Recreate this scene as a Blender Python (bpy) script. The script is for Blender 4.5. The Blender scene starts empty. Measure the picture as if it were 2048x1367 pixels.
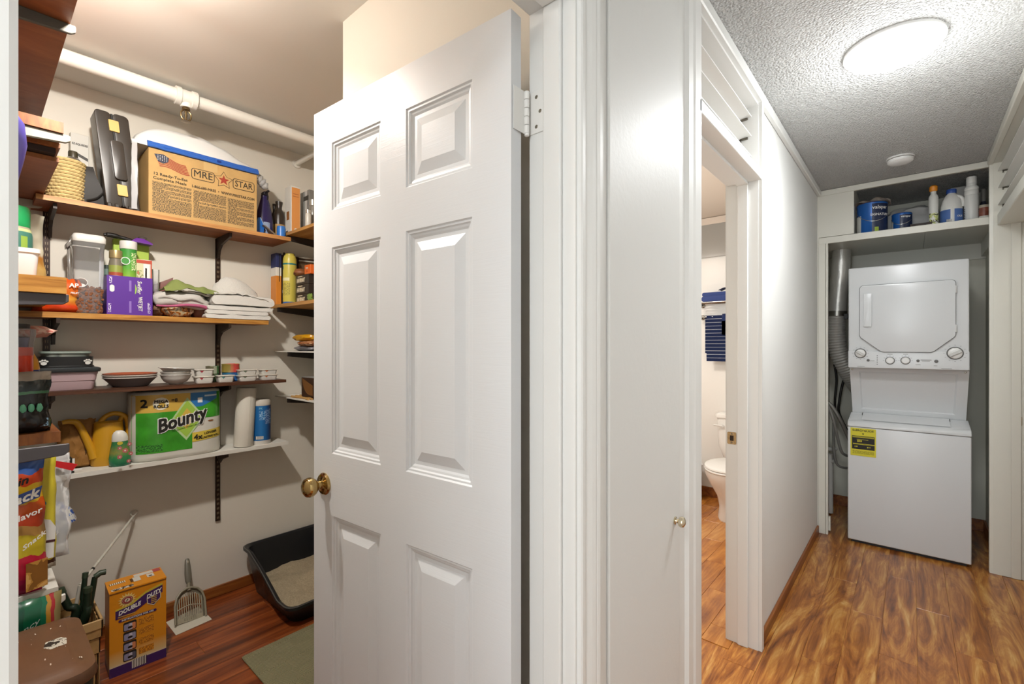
import bpy, bmesh, math, random
from mathutils import Vector, Matrix, noise
random.seed(7)
PI = math.pi
scene = bpy.context.scene
COL = scene.collection

# ---------------------------------------------------------------- camera
FPX, CX, CY, HC = 930.0, 1024.0, 691.0, 1.35
TH = math.atan(800.0 / FPX)
cam_d = bpy.data.cameras.new('camera'); cam = bpy.data.objects.new('camera', cam_d); COL.objects.link(cam)
cam_d.sensor_fit = 'HORIZONTAL'; cam_d.sensor_width = 36.0; cam_d.lens = 36.0 * FPX / 2048.0
cam_d.shift_y = (CY - 683.5) / 2048.0
cam_d.clip_start = 0.02
cam.location = (0, 0, HC); cam.rotation_euler = (PI / 2, 0, TH)
scene.camera = cam

# ---------------------------------------------------------------- world, lights, exposure
w = bpy.data.worlds.new('world'); scene.world = w; w.use_nodes = True
w.node_tree.nodes['Background'].inputs[0].default_value = (0.9, 0.95, 1.0, 1)
w.node_tree.nodes['Background'].inputs[1].default_value = 0.05
vs = scene.view_settings
vs.view_transform = 'Standard'; vs.look = 'None'; vs.gamma = 1.0; vs.use_curve_mapping = False
vs.exposure = 0.27
def lamp(name, kind, loc, power, col, size=0.1, rot=(0, 0, 0), shape='DISK', size_y=None):
    l = bpy.data.lights.new(name, kind); l.energy = power; l.color = col
    if kind == 'AREA':
        l.shape = shape; l.size = size
        if size_y: l.size_y = size_y
    else: l.shadow_soft_size = size
    o = bpy.data.objects.new(name, l); COL.objects.link(o); o.location = loc; o.rotation_euler = rot
    return o
lamp('pantry_bulb', 'POINT', (-1.65, 0.24, 2.41), 10.0, (1.0, 0.955, 0.89), 0.04)
lamp('pantry_shelf_fill', 'AREA', (-1.65, 0.24, 2.40), 17.0, (1.0, 0.955, 0.89), 0.09, (0, 0.42, 0))  # added fill beside the bulb, tilted at the shelves; not a separate fixture
lamp('entry_fill_overhead', 'AREA', (0.0, -0.85, 2.44), 17.0, (0.95, 0.98, 1.0), 0.42)  # added overhead fill behind the camera, no known fixture there
lamp('entry_fill_soft', 'AREA', (-0.08, -2.55, 1.35), 26.0, (0.88, 0.95, 1.0), 0.75, (PI / 2, 0, 0), 'RECTANGLE', 1.9)  # added soft fill from the hall end; no window is known there
lamp('bath_vanity_light', 'AREA', (-1.75, 3.0, 2.30), 18.0, (1.0, 0.90, 0.82), 0.3)
lamp('bath_mirror_light', 'POINT', (-1.7, 2.6, 1.7), 13.0, (0.98, 0.99, 1.0), 0.12)
lamp('side_room_light', 'AREA', (0.95, 3.2, 2.40), 2.5, (1.0, 0.96, 0.9), 0.3)

# ---------------------------------------------------------------- pixel rays (2048 x 1367 frame) -> points on real planes
AX = (-math.sin(TH), math.cos(TH)); RX = (math.cos(TH), math.sin(TH))
def ray(px, py):
    u = (px - CX) / FPX; v = (CY - py) / FPX
    return (AX[0] + u * RX[0], AX[1] + u * RX[1], v)
def onX(px, py, X):
    d = ray(px, py); t = X / d[0]; return Vector((X, d[1] * t, HC + d[2] * t))
def onY(px, py, Y):
    d = ray(px, py); t = Y / d[1]; return Vector((d[0] * t, Y, HC + d[2] * t))
def onZ(px, py, Z):
    d = ray(px, py); t = (Z - HC) / d[2]; return Vector((d[0] * t, d[1] * t, Z))

# ---------------------------------------------------------------- materials
def lin(c):
    if isinstance(c, str):
        c = c.lstrip('#'); c = [int(c[i:i + 2], 16) / 255 for i in (0, 2, 4)]
        c = [x / 12.92 if x <= 0.04045 else ((x + 0.055) / 1.055) ** 2.4 for x in c]
    return (c[0], c[1], c[2], 1.0)
MATS = {}
def new_mat(name):
    m = bpy.data.materials.new(name); m.use_nodes = True
    nt = m.node_tree; b = nt.nodes['Principled BSDF']
    return m, nt, b
def N(nt, t, **kw):
    n = nt.nodes.new(t)
    for k, v in kw.items(): setattr(n, k, v)
    return n
def ramp(nt, stops, interp='LINEAR'):
    r = N(nt, 'ShaderNodeValToRGB'); cr = r.color_ramp; cr.interpolation = interp
    while len(cr.elements) < len(stops): cr.elements.new(0.5)
    for e, (p, c) in zip(cr.elements, stops): e.position = p; e.color = lin(c)
    return r
def mat(name, col, rough=0.5, metal=0.0, bump=0.0, bscale=60.0, var=0.0, trans=0.0, alpha=1.0, spec=None, emit=0.0, coat=0.0, sheen=0.0, vscale=6.0):
    key = name
    if key in MATS: return MATS[key]
    m, nt, b = new_mat(name)
    b.inputs['Base Color'].default_value = lin(col); b.inputs['Roughness'].default_value = rough
    b.inputs['Metallic'].default_value = metal
    if spec is not None: b.inputs['Specular IOR Level'].default_value = spec
    if trans: b.inputs['Transmission Weight'].default_value = trans
    if alpha < 1: b.inputs['Alpha'].default_value = alpha
    if coat: b.inputs['Coat Weight'].default_value = coat
    if sheen: b.inputs['Sheen Weight'].default_value = sheen
    if emit:
        b.inputs['Emission Color'].default_value = lin(col); b.inputs['Emission Strength'].default_value = emit
    if bump or var:
        g = N(nt, 'ShaderNodeNewGeometry'); L = nt.links
        if bump:
            n = N(nt, 'ShaderNodeTexNoise'); n.inputs['Scale'].default_value = bscale; n.inputs['Detail'].default_value = 3
            L.new(g.outputs['Position'], n.inputs['Vector'])
            bp = N(nt, 'ShaderNodeBump'); bp.inputs['Strength'].default_value = min(1, bump); bp.inputs['Distance'].default_value = 0.004
            L.new(n.outputs['Fac'], bp.inputs['Height']); L.new(bp.outputs['Normal'], b.inputs['Normal'])
        if var:
            n2 = N(nt, 'ShaderNodeTexNoise'); n2.inputs['Scale'].default_value = vscale; n2.inputs['Detail'].default_value = 4
            L.new(g.outputs['Position'], n2.inputs['Vector'])
            c = lin(col)
            r = N(nt, 'ShaderNodeValToRGB'); r.color_ramp.elements[0].position = 0.3; r.color_ramp.elements[1].position = 0.7
            r.color_ramp.elements[0].color = tuple(max(0, x * (1 - var)) for x in c[:3]) + (1,)
            r.color_ramp.elements[1].color = tuple(min(1, x * (1 + var)) for x in c[:3]) + (1,)
            L.new(n2.outputs['Fac'], r.inputs['Fac']); L.new(r.outputs['Color'], b.inputs['Base Color'])
    MATS[key] = m; return m
def bandmat(name, axis, stops, rough=0.45, interp='CONSTANT', coord='Generated', metal=0.0, wob=0.0, wscale=5.0):
    """colour print in bands along one axis of the object's own box"""
    if name in MATS: return MATS[name]
    m, nt, b = new_mat(name); L = nt.links
    tc = N(nt, 'ShaderNodeTexCoord'); sx = N(nt, 'ShaderNodeSeparateXYZ')
    v = tc.outputs[coord]
    if wob:
        n = N(nt, 'ShaderNodeTexNoise'); n.inputs['Scale'].default_value = wscale; L.new(v, n.inputs['Vector'])
        vm = N(nt, 'ShaderNodeVectorMath', operation='MULTIPLY_ADD'); vm.inputs[1].default_value = (wob,) * 3
        L.new(n.outputs['Color'], vm.inputs[0]); L.new(v, vm.inputs[2]); v = vm.outputs[0]
    L.new(v, sx.inputs[0])
    r = ramp(nt, stops, interp); L.new(sx.outputs['XYZ'.index(axis)], r.inputs['Fac'])
    L.new(r.outputs['Color'], b.inputs['Base Color']); b.inputs['Roughness'].default_value = rough; b.inputs['Metallic'].default_value = metal
    MATS[name] = m; return m
def patchmat(name, stops, scale=14.0, rough=0.35, detail=2.0, dist=0.8):
    """mottled print: coloured patches"""
    if name in MATS: return MATS[name]
    m, nt, b = new_mat(name); L = nt.links
    tc = N(nt, 'ShaderNodeTexCoord'); n = N(nt, 'ShaderNodeTexNoise')
    n.inputs['Scale'].default_value = scale; n.inputs['Detail'].default_value = detail; n.inputs['Distortion'].default_value = dist
    L.new(tc.outputs['Object'], n.inputs['Vector'])
    r = ramp(nt, stops, 'CONSTANT'); L.new(n.outputs['Fac'], r.inputs['Fac'])
    L.new(r.outputs['Color'], b.inputs['Base Color']); b.inputs['Roughness'].default_value = rough
    MATS[name] = m; return m
def finetext(name, bg, fg, rows=60.0, cols=30.0):
    """lines of print too small to read"""
    if name in MATS: return MATS[name]
    m, nt, b = new_mat(name); L = nt.links
    tc = N(nt, 'ShaderNodeTexCoord'); mp = N(nt, 'ShaderNodeMapping')
    L.new(tc.outputs['Object'], mp.inputs['Vector'])
    mp.inputs['Scale'].default_value = (cols * 8, 1, rows * 8)
    n = N(nt, 'ShaderNodeTexNoise'); n.inputs['Scale'].default_value = 1.0; n.inputs['Detail'].default_value = 0
    L.new(mp.outputs[0], n.inputs['Vector'])
    r = ramp(nt, [(0, fg), (0.5, bg)], 'CONSTANT'); L.new(n.outputs['Fac'], r.inputs['Fac'])
    L.new(r.outputs['Color'], b.inputs['Base Color']); b.inputs['Roughness'].default_value = 0.7
    MATS[name] = m; return m
def woodmat(name, stops, sx=14.0, sy=1.3, dist=1.5, rough=0.4, rnd=True, axis='Y', detail=6.0, coat=0.0, bump=0.05, nscale=1.0, vary=0.16, shift=37.0, fine=0.0):
    if name in MATS: return MATS[name]
    m, nt, b = new_mat(name); L = nt.links
    g = N(nt, 'ShaderNodeNewGeometry'); oi = N(nt, 'ShaderNodeObjectInfo')
    v = g.outputs['Position']
    if rnd:
        ma = N(nt, 'ShaderNodeMath', operation='MULTIPLY'); ma.inputs[1].default_value = shift; L.new(oi.outputs['Random'], ma.inputs[0])
        cb = N(nt, 'ShaderNodeCombineXYZ'); L.new(ma.outputs[0], cb.inputs[0]); L.new(ma.outputs[0], cb.inputs[1])
        va = N(nt, 'ShaderNodeVectorMath', operation='ADD'); L.new(v, va.inputs[0]); L.new(cb.outputs[0], va.inputs[1]); v = va.outputs[0]
    mp = N(nt, 'ShaderNodeMapping'); L.new(v, mp.inputs['Vector'])
    s = {'Y': (sx, sy, sx), 'X': (sy, sx, sx), 'Z': (sx, sx, sy)}[axis]
    mp.inputs['Scale'].default_value = s
    n = N(nt, 'ShaderNodeTexNoise'); n.inputs['Scale'].default_value = nscale; n.inputs['Detail'].default_value = detail
    n.inputs['Roughness'].default_value = 0.62; n.inputs['Distortion'].default_value = dist
    L.new(mp.outputs[0], n.inputs['Vector'])
    fac = n.outputs['Fac']
    if fine:
        mp2 = N(nt, 'ShaderNodeMapping'); L.new(v, mp2.inputs['Vector']); mp2.inputs['Scale'].default_value = tuple(q * (9 if q == sx else 2.2) for q in s)
        n2 = N(nt, 'ShaderNodeTexNoise'); n2.inputs['Scale'].default_value = 1.0; n2.inputs['Detail'].default_value = 4; n2.inputs['Distortion'].default_value = 0.6
        L.new(mp2.outputs[0], n2.inputs['Vector'])
        m1 = N(nt, 'ShaderNodeMath', operation='SUBTRACT'); L.new(n2.outputs['Fac'], m1.inputs[0]); m1.inputs[1].default_value = 0.5
        m2 = N(nt, 'ShaderNodeMath', operation='MULTIPLY_ADD'); L.new(m1.outputs[0], m2.inputs[0]); m2.inputs[1].default_value = fine; L.new(fac, m2.inputs[2]); fac = m2.outputs[0]
    r = ramp(nt, stops); L.new(fac, r.inputs['Fac'])
    out = r.outputs['Color']
    if rnd:
        hs = N(nt, 'ShaderNodeHueSaturation'); mr = N(nt, 'ShaderNodeMapRange'); mr.inputs[3].default_value = 1 - vary; mr.inputs[4].default_value = 1 + vary
        L.new(oi.outputs['Random'], mr.inputs[0]); L.new(mr.outputs[0], hs.inputs['Value']); L.new(out, hs.inputs['Color']); out = hs.outputs['Color']
    L.new(out, b.inputs['Base Color']); b.inputs['Roughness'].default_value = rough
    if coat: b.inputs['Coat Weight'].default_value = coat; b.inputs['Coat Roughness'].default_value = 0.15
    if bump:
        bp = N(nt, 'ShaderNodeBump'); bp.inputs['Strength'].default_value = bump; bp.inputs['Distance'].default_value = 0.002
        L.new(n.outputs['Fac'], bp.inputs['Height']); L.new(bp.outputs['Normal'], b.inputs['Normal'])
    MATS[name] = m; return m
def filmmat(name, tint='#ffffff', amount=0.25, rough=0.12):
    """thin clear plastic film"""
    if name in MATS: return MATS[name]
    m, nt, b = new_mat(name); L = nt.links
    b.inputs['Base Color'].default_value = lin(tint); b.inputs['Roughness'].default_value = rough
    t = N(nt, 'ShaderNodeBsdfTransparent'); t.inputs[0].default_value = (0.97, 0.97, 0.97, 1)
    fr = N(nt, 'ShaderNodeFresnel'); fr.inputs['IOR'].default_value = 1.35
    ad = N(nt, 'ShaderNodeMath', operation='ADD'); ad.inputs[1].default_value = amount; ad.use_clamp = True
    L.new(fr.outputs[0], ad.inputs[0])
    mx = N(nt, 'ShaderNodeMixShader'); L.new(ad.outputs[0], mx.inputs[0]); L.new(t.outputs[0], mx.inputs[1]); L.new(b.outputs[0], mx.inputs[2])
    L.new(mx.outputs[0], nt.nodes['Material Output'].inputs['Surface'])
    MATS[name] = m; return m

# ---------------------------------------------------------------- mesh helpers
def BM(): return bmesh.new()
def box(bm, x0, x1, y0, y1, z0, z1, bev=0.0, seg=1):
    t = bmesh.new() if bev else bm
    vs_ = [t.verts.new(p) for p in ((x0, y0, z0), (x1, y0, z0), (x1, y1, z0), (x0, y1, z0), (x0, y0, z1), (x1, y0, z1), (x1, y1, z1), (x0, y1, z1))]
    for f in ((0, 3, 2, 1), (4, 5, 6, 7), (0, 1, 5, 4), (1, 2, 6, 5), (2, 3, 7, 6), (3, 0, 4, 7)): t.faces.new([vs_[i] for i in f])
    if bev:
        bmesh.ops.bevel(t, geom=t.edges[:], offset=bev, segments=seg, profile=0.6, affect='EDGES', clamp_overlap=True)
        merge(bm, t)
    return bm
def merge(bm, t, M=None):
    mp = {}
    for v in t.verts: mp[v] = bm.verts.new(M @ v.co if M else v.co)
    for f in t.faces:
        try: bm.faces.new([mp[v] for v in f.verts])
        except ValueError: pass
    t.free()
def lathe(bm, prof, cx=0, cy=0, cz=0, seg=24, sx=1.0, sy=1.0, cap=True):
    rings = []
    for r, z in prof:
        rings.append([bm.verts.new((cx + sx * r * math.cos(2 * PI * i / seg), cy + sy * r * math.sin(2 * PI * i / seg), cz + z)) for i in range(seg)])
    for a, b in zip(rings, rings[1:]):
        for i in range(seg):
            j = (i + 1) % seg; bm.faces.new((a[i], a[j], b[j], b[i]))
    if cap:
        bm.faces.new(rings[0][::-1]); bm.faces.new(rings[-1])
    return bm
def tube(bm, pts, r, seg=8, cap=True, closed=False):
    pts = [Vector(p) for p in pts]; n = len(pts); rings = []
    rr = r if isinstance(r, (list, tuple)) else [r] * n
    up = None
    for i, p in enumerate(pts):
        if closed: d = pts[(i + 1) % n] - pts[i - 1]
        else: d = pts[min(i + 1, n - 1)] - pts[max(i - 1, 0)]
        d.normalize()
        if up is None:
            up = Vector((0, 0, 1)) if abs(d.z) < 0.9 else Vector((1, 0, 0))
        a = d.cross(up)
        if a.length < 1e-5: a = d.cross(Vector((0.3, 1, 0.2)))
        a.normalize(); b = a.cross(d).normalized(); up = b
        rings.append([bm.verts.new(p + rr[i] * (math.cos(2 * PI * k / seg) * a + math.sin(2 * PI * k / seg) * b)) for k in range(seg)])
    rng = range(n) if closed else range(n - 1)
    for i in rng:
        A, B = rings[i], rings[(i + 1) % n]
        for k in range(seg):
            j = (k + 1) % seg; bm.faces.new((A[k], A[j], B[j], B[k]))
    if cap and not closed:
        bm.faces.new(rings[0][::-1]); bm.faces.new(rings[-1])
    return bm
def spline(pts, n=8):
    pts = [Vector(p) for p in pts]; out = []
    for i in range(len(pts) - 1):
        p0 = pts[max(i - 1, 0)]; p1 = pts[i]; p2 = pts[i + 1]; p3 = pts[min(i + 2, len(pts) - 1)]
        for k in range(n):
            t = k / n
            out.append(0.5 * ((2 * p1) + (p2 - p0) * t + (2 * p0 - 5 * p1 + 4 * p2 - p3) * t * t + (3 * p1 - p0 - 3 * p2 + p3) * t ** 3))
    out.append(pts[-1]); return out
def prism(bm, poly, y0, y1, axis='Y', bev=0.0, seg=1):
    """poly: (a,b) points; extruded along axis between y0 and y1 (a,b are the two other axes in order)"""
    t = bmesh.new()
    def P(a, b, c):
        return {'Y': (a, c, b), 'X': (c, a, b), 'Z': (a, b, c)}[axis]
    A = [t.verts.new(P(a, b, y0)) for a, b in poly]; B = [t.verts.new(P(a, b, y1)) for a, b in poly]
    n = len(poly); t.faces.new(A); t.faces.new(B[::-1])
    for i in range(n): t.faces.new((A[i], B[i], B[(i + 1) % n], A[(i + 1) % n]))
    bmesh.ops.recalc_face_normals(t, faces=t.faces[:])
    if bev: bmesh.ops.bevel(t, geom=t.edges[:], offset=bev, segments=seg, profile=0.6, affect='EDGES', clamp_overlap=True)
    merge(bm, t); return bm
def roundrect(x0, x1, z0, z1, r, n=4):
    pts = []
    for cx_, cz_, a0 in ((x1 - r, z0 + r, -PI / 2), (x1 - r, z1 - r, 0), (x0 + r, z1 - r, PI / 2), (x0 + r, z0 + r, PI)):
        for k in range(n + 1):
            a = a0 + k * PI / 2 / n; pts.append((cx_ + r * math.cos(a), cz_ + r * math.sin(a)))
    return pts
def loft(bm, rings, cap=True, closed=True):
    R = [[bm.verts.new(p) for p in ring] for ring in rings]
    n = len(R[0])
    for a, b in zip(R, R[1:]):
        for i in range(n if closed else n - 1):
            j = (i + 1) % n; bm.faces.new((a[i], a[j], b[j], b[i]))
    if cap:
        bm.faces.new(R[0][::-1]); bm.faces.new(R[-1])
    return bm
def grid(bm, fn, nu, nv, thick=0.0):
    V = [[bm.verts.new(fn(i / nu, j / nv)) for j in range(nv + 1)] for i in range(nu + 1)]
    for i in range(nu):
        for j in range(nv): bm.faces.new((V[i][j], V[i + 1][j], V[i + 1][j + 1], V[i][j + 1]))
    return bm
def nz(x, y, z, s=1.0): return noise.noise(Vector((x * s, y * s, z * s)))
def blob(bm, c, r, n=16, m=10, amp=0.15, fs=2.0, seed=0.0, squash=1.0, flat=True, power=1.0):
    """soft lumpy body resting on its own base"""
    rings = []
    def sp(t): return math.copysign(abs(t) ** power, t)
    for j in range(m + 1):
        ph = -PI / 2 + PI * j / m; ring = []
        for i in range(n):
            th = 2 * PI * i / n
            d = Vector((sp(math.cos(th)) * sp(math.cos(ph)), sp(math.sin(th)) * sp(math.cos(ph)), sp(math.sin(ph))))
            k = 1 + amp * nz(d.x + seed, d.y + seed * 1.7, d.z - seed, fs)
            p = Vector((c[0] + d.x * r[0] * k, c[1] + d.y * r[1] * k, c[2] + d.z * r[2] * k))
            if flat: p.z = max(p.z, c[2] - r[2] * squash)
            ring.append(p)
        rings.append(ring)
    return loft(bm, rings, cap=True)
def bag(bm, wd, h, d, seed=0.0, nu=14, nv=16, top=0.12, bot=0.06, rag=0.01, wr=0.006, lean=0.0, pinch=0.0):
    """filled pouch standing up: sealed flat edges at top and bottom, width along x, thickness along y"""
    F = []; B = []
    for side in (-1, 1):
        rows = []
        for j in range(nv + 1):
            v = j / nv; row = []
            for i in range(nu + 1):
                u = -1 + 2 * i / nu
                prof = (min(1, v / bot) if bot else 1) ** 0.6 * min(1, (1 - v) / top) ** 0.6
                t = 0.5 * d * prof * (1 - abs(u) ** 3) ** 0.7
                x = 0.5 * wd * u * (1 - pinch * math.sin(PI * v)) + rag * nz(seed, v * 3, 1.3, 2)
                x += rag * 0.6 * nz(u, v, seed, 3)
                y = side * t + wr * nz(u * 2 + seed, v * 4, side * 3.1, 1.6) * (1 if t > 0.002 else 0.3) + lean * v
                z = h * v + (rag * 0.8 * nz(u * 2, seed, 0.4, 2) if j == nv else 0)
                row.append((x, y, max(0.0, z)))
            rows.append(row)
        (F if side < 0 else B).extend(rows)
    VF = [[bm.verts.new(p) for p in r] for r in F]; VB = [[bm.verts.new(p) for p in r] for r in B]
    for V, fl in ((VF, False), (VB, True)):
        for j in range(nv):
            for i in range(nu):
                q = (V[j][i], V[j][i + 1], V[j + 1][i + 1], V[j + 1][i]); bm.faces.new(q[::-1] if fl else q)
    edge = lambda a, b, c, d_: bm.faces.new((a, b, c, d_))
    for j in range(nv):
        edge(VF[j][0], VF[j + 1][0], VB[j + 1][0], VB[j][0]); edge(VF[j][nu], VB[j][nu], VB[j + 1][nu], VF[j + 1][nu])
    for i in range(nu):
        edge(VF[0][i], VB[0][i], VB[0][i + 1], VF[0][i + 1]); edge(VF[nv][i], VF[nv][i + 1], VB[nv][i + 1], VB[nv][i])
    return bm
def obj(name, bm, m, parent=None, smooth=False, loc=None, rot=None):
    me = bpy.data.meshes.new(name); bmesh.ops.recalc_face_normals(bm, faces=bm.faces[:]); bm.to_mesh(me); bm.free()
    if m: me.materials.append(m)
    if smooth:
        me.polygons.foreach_set('use_smooth', [True] * len(me.polygons))
        me.set_sharp_from_angle(angle=math.radians(38 if smooth is True else smooth))
    o = bpy.data.objects.new(name, me); COL.objects.link(o)
    if parent: o.parent = parent
    if loc is not None: o.location = loc
    if rot is not None: o.rotation_euler = rot
    return o
def thing(name, label, cat, loc=(0, 0, 0), rz=0.0, group=None, tilt=(0, 0)):
    o = bpy.data.objects.new(name, None); COL.objects.link(o); o.empty_display_size = 0.05
    o.location = loc; o.rotation_euler = (tilt[0], tilt[1], rz); o['label'] = label; o['category'] = cat
    if group: o['group'] = group
    return o
def tag(o, label, cat, group=None):
    o['label'] = label; o['category'] = cat
    if group: o['group'] = group
    return o
def struct(name, bm, m, label=None, parent=None, smooth=False):
    o = obj(name, bm, m, parent, smooth)
    if not parent: o['kind'] = 'structure'
    if label: o['label'] = label
    return o
def copy_tree(o, parent=None):
    c = o.copy(); COL.objects.link(c); c.parent = parent
    for ch in list(o.children): copy_tree(ch, c)
    return c
FONTCACHE = {}
def lettering(body, size, m, parent, loc, rot=(PI / 2, 0, 0), align='CENTER', bold=0.0, ext=0.0004, sx=1.0, shear=0.0, cyl=None, name='lettering', space=1.0, skew=0.0, arch=0.0):
    """flat print as thin letters; local text plane is x-z facing -y unless rot says otherwise. cyl=(radius) wraps round a vertical cylinder about the parent's z axis"""
    cu = bpy.data.curves.new('lettering', 'FONT'); cu.body = body; cu.size = size; cu.align_x = align; cu.align_y = 'CENTER'
    cu.extrude = ext; cu.shear = shear; cu.space_character = space; cu.resolution_u = 2
    t = bpy.data.objects.new('tmp_text', cu); COL.objects.link(t)
    me = bpy.data.meshes.new_from_object(t.evaluated_get(bpy.context.evaluated_depsgraph_get()))
    bpy.data.objects.remove(t); bpy.data.curves.remove(cu)
    for v in me.vertices:
        v.co.x *= sx
        v.co.y += skew * v.co.x
    if bold:
        b_ = bmesh.new(); d = bold * size * 0.9
        for q, (dx, dy) in enumerate(((-d, -d), (d, -d), (d, d), (-d, d))):
            t_ = bmesh.new(); t_.from_mesh(me); merge(b_, t_, Matrix.Translation((dx, dy, q * 0.00012)))
        b_.to_mesh(me); b_.free()
    me.name = name; me.materials.clear(); me.materials.append(m)
    o = bpy.data.objects.new(name, me); COL.objects.link(o); o.parent = parent
    if cyl:
        rad, a0 = cyl   # a0: angle of text centre measured from -y, positive to +x
        for v in me.vertices:
            a = a0 + v.co.x / rad; rr = rad + v.co.z + 0.0004
            v.co = Vector((loc[0] + rr * math.sin(a), loc[1] - rr * math.cos(a), loc[2] + v.co.y))
    else:
        o.location = loc; o.rotation_euler = rot
    return o
def ref(o, p): return p
# ================================================================ STRUCTURE
M_WALL = mat('wall_paint', '#e4e4e1', 0.75, bump=0.08, bscale=45)
M_CWALL = mat('pantry_paint', '#dcd6ca', 0.6, bump=0.06, bscale=30)
M_BWALL = mat('bath_paint', '#e6e5e0', 0.3, bump=0.04)
M_TRIM = mat('trim_gloss', '#e2e2df', 0.4, bump=0.05, bscale=14)
M_ALC = mat('alcove_paint', '#dad8ca', 0.6)
M_CASE = mat('alcove_trim', '#dcdacf', 0.35)
M_DOOR = mat('door_paint', '#dfdedb', 0.33)
M_CEIL_C = mat('pantry_ceiling', '#e0ddd5', 0.7, bump=0.05, bscale=25)
def popcorn():
    m, nt, b = new_mat('popcorn_ceiling'); L = nt.links
    g = N(nt, 'ShaderNodeNewGeometry')
    n = N(nt, 'ShaderNodeTexNoise'); n.inputs['Scale'].default_value = 150; n.inputs['Detail'].default_value = 3; n.inputs['Roughness'].default_value = 0.6
    v = N(nt, 'ShaderNodeTexVoronoi'); v.inputs['Scale'].default_value = 110
    L.new(g.outputs['Position'], n.inputs['Vector']); L.new(g.outputs['Position'], v.inputs['Vector'])
    mx = N(nt, 'ShaderNodeMath', operation='SUBTRACT'); L.new(n.outputs['Fac'], mx.inputs[0]); L.new(v.outputs['Distance'], mx.inputs[1])
    bp = N(nt, 'ShaderNodeBump'); bp.inputs['Strength'].default_value = 1.0; bp.inputs['Distance'].default_value = 0.014
    L.new(mx.outputs[0], bp.inputs['Height']); L.new(bp.outputs['Normal'], b.inputs['Normal'])
    r = ramp(nt, [(0.25, '#bebdba'), (0.6, '#e0e0de')]); L.new(n.outputs['Fac'], r.inputs['Fac']); L.new(r.outputs['Color'], b.inputs['Base Color'])
    b.inputs['Roughness'].default_value = 0.75
    return m
M_POP = popcorn()
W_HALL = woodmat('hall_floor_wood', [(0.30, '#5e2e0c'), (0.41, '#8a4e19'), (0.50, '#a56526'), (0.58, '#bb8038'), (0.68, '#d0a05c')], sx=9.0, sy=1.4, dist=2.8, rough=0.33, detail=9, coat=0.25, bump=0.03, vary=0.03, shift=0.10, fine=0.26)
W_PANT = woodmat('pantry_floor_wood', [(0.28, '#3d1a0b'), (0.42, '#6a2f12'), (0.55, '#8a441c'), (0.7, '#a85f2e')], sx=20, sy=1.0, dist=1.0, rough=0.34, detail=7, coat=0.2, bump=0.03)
W_BATH = woodmat('bath_floor_wood', [(0.27, '#7a3f12'), (0.42, '#a1601f'), (0.55, '#b9782f'), (0.7, '#cf9550')], sx=9.0, sy=1.6, dist=2.0, rough=0.33, detail=8, coat=0.25, bump=0.03, vary=0.05, shift=0.3, fine=0.3)
W_BASE = woodmat('baseboard_wood', [(0.3, '#5e2f10'), (0.5, '#8a4d1c'), (0.7, '#a5682f')], sx=30, sy=1.5, dist=0.6, rnd=False)

XW, XI = -0.52, -0.635      # hall face and room face of the long partition
XB = -2.85                  # pantry back wall
ZC, ZP = 2.468, 2.525       # hall ceiling, pantry ceiling

# floor: slab with planks as its pieces
bm = BM(); box(bm, -3.0, 1.4, -2.7, 5.1, -0.06, -0.003)
floor = struct('floor', bm, W_HALL, 'brown wood plank floor of hallway, bathroom and pantry')
PLK = {}
def plank(x0, x1, y0, y1, m):
    key = (round(x1 - x0, 3), round(y1 - y0, 3), m.name)
    if key not in PLK:
        a, b = (x1 - x0) / 2, (y1 - y0) / 2; g = 0.0006; c = 0.0010
        bm = BM()
        loft(bm, [[(-a + g, -b + g, -0.003), (a - g, -b + g, -0.003), (a - g, b - g, -0.003), (-a + g, b - g, -0.003)],
                  [(-a + g, -b + g, -c), (a - g, -b + g, -c), (a - g, b - g, -c), (-a + g, b - g, -c)],
                  [(-a + g + c, -b + g + c, 0), (a - g - c, -b + g + c, 0), (a - g - c, b - g - c, 0), (-a + g + c, b - g - c, 0)]])
        me = bpy.data.meshes.new('plank'); bmesh.ops.recalc_face_normals(bm, faces=bm.faces[:]); bm.to_mesh(me); bm.free(); me.materials.append(m); PLK[key] = me
    o = bpy.data.objects.new('plank', PLK[key]); COL.objects.link(o); o.parent = floor; o.location = ((x0 + x1) / 2, (y0 + y1) / 2, 0)
def planks(xa, xb, ya, yb, m, wd=0.125, ln=0.92, off=0.0):
    nx = max(1, round((xb - xa) / wd)); wd = (xb - xa) / nx
    for i in range(nx):
        y = ya - ((i * 0.37 + off) % 1.0) * ln
        while y < yb - 0.01:
            a, b = max(ya, y), min(yb, y + ln)
            if b - a > 0.03: plank(xa + i * wd, xa + (i + 1) * wd, a, b, m)
            y += ln
planks(-0.62, 0.40, 1.2, 4.80, W_HALL)
planks(0.40, 0.90, 3.05, 3.94, W_HALL)
planks(-2.20, -0.62, 2.2, 4.32, W_BATH, off=0.4)
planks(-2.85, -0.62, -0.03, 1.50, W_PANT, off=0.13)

# long partition between the hall and the side rooms, with its door openings
bm = BM()
box(bm, XI, XW, -2.6, -0.05, 0, 2.62)                     # left of the pantry door
box(bm, XI, XW, -0.05, 0.815, 2.09, 2.62)                 # above the pantry door
box(bm, XI, XW, 0.815, 1.48, 0, 2.62)                     # between pantry and bathroom doors
box(bm, XI, XW, 1.48, 2.28, 2.43, 2.62)                  # above the transom
box(bm, XI, XW, 2.28, 4.0, 0, 2.62)                      # on to the laundry alcove
struct('wall_left', bm, M_WALL, 'white hallway wall with the pantry and bathroom doorways')
bm = BM(); box(bm, XI + 0.0, 0.48, -2.7, -2.6, 0, 2.62); struct('wall_entry', bm, M_WALL)
bm = BM(); box(bm, 0.365, 0.48, -2.6, 2.80, 0, 2.62); box(bm, 0.365, 0.48, 2.80, 3.95, 2.45, 2.62)
struct('wall_right', bm, M_WALL)
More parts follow.
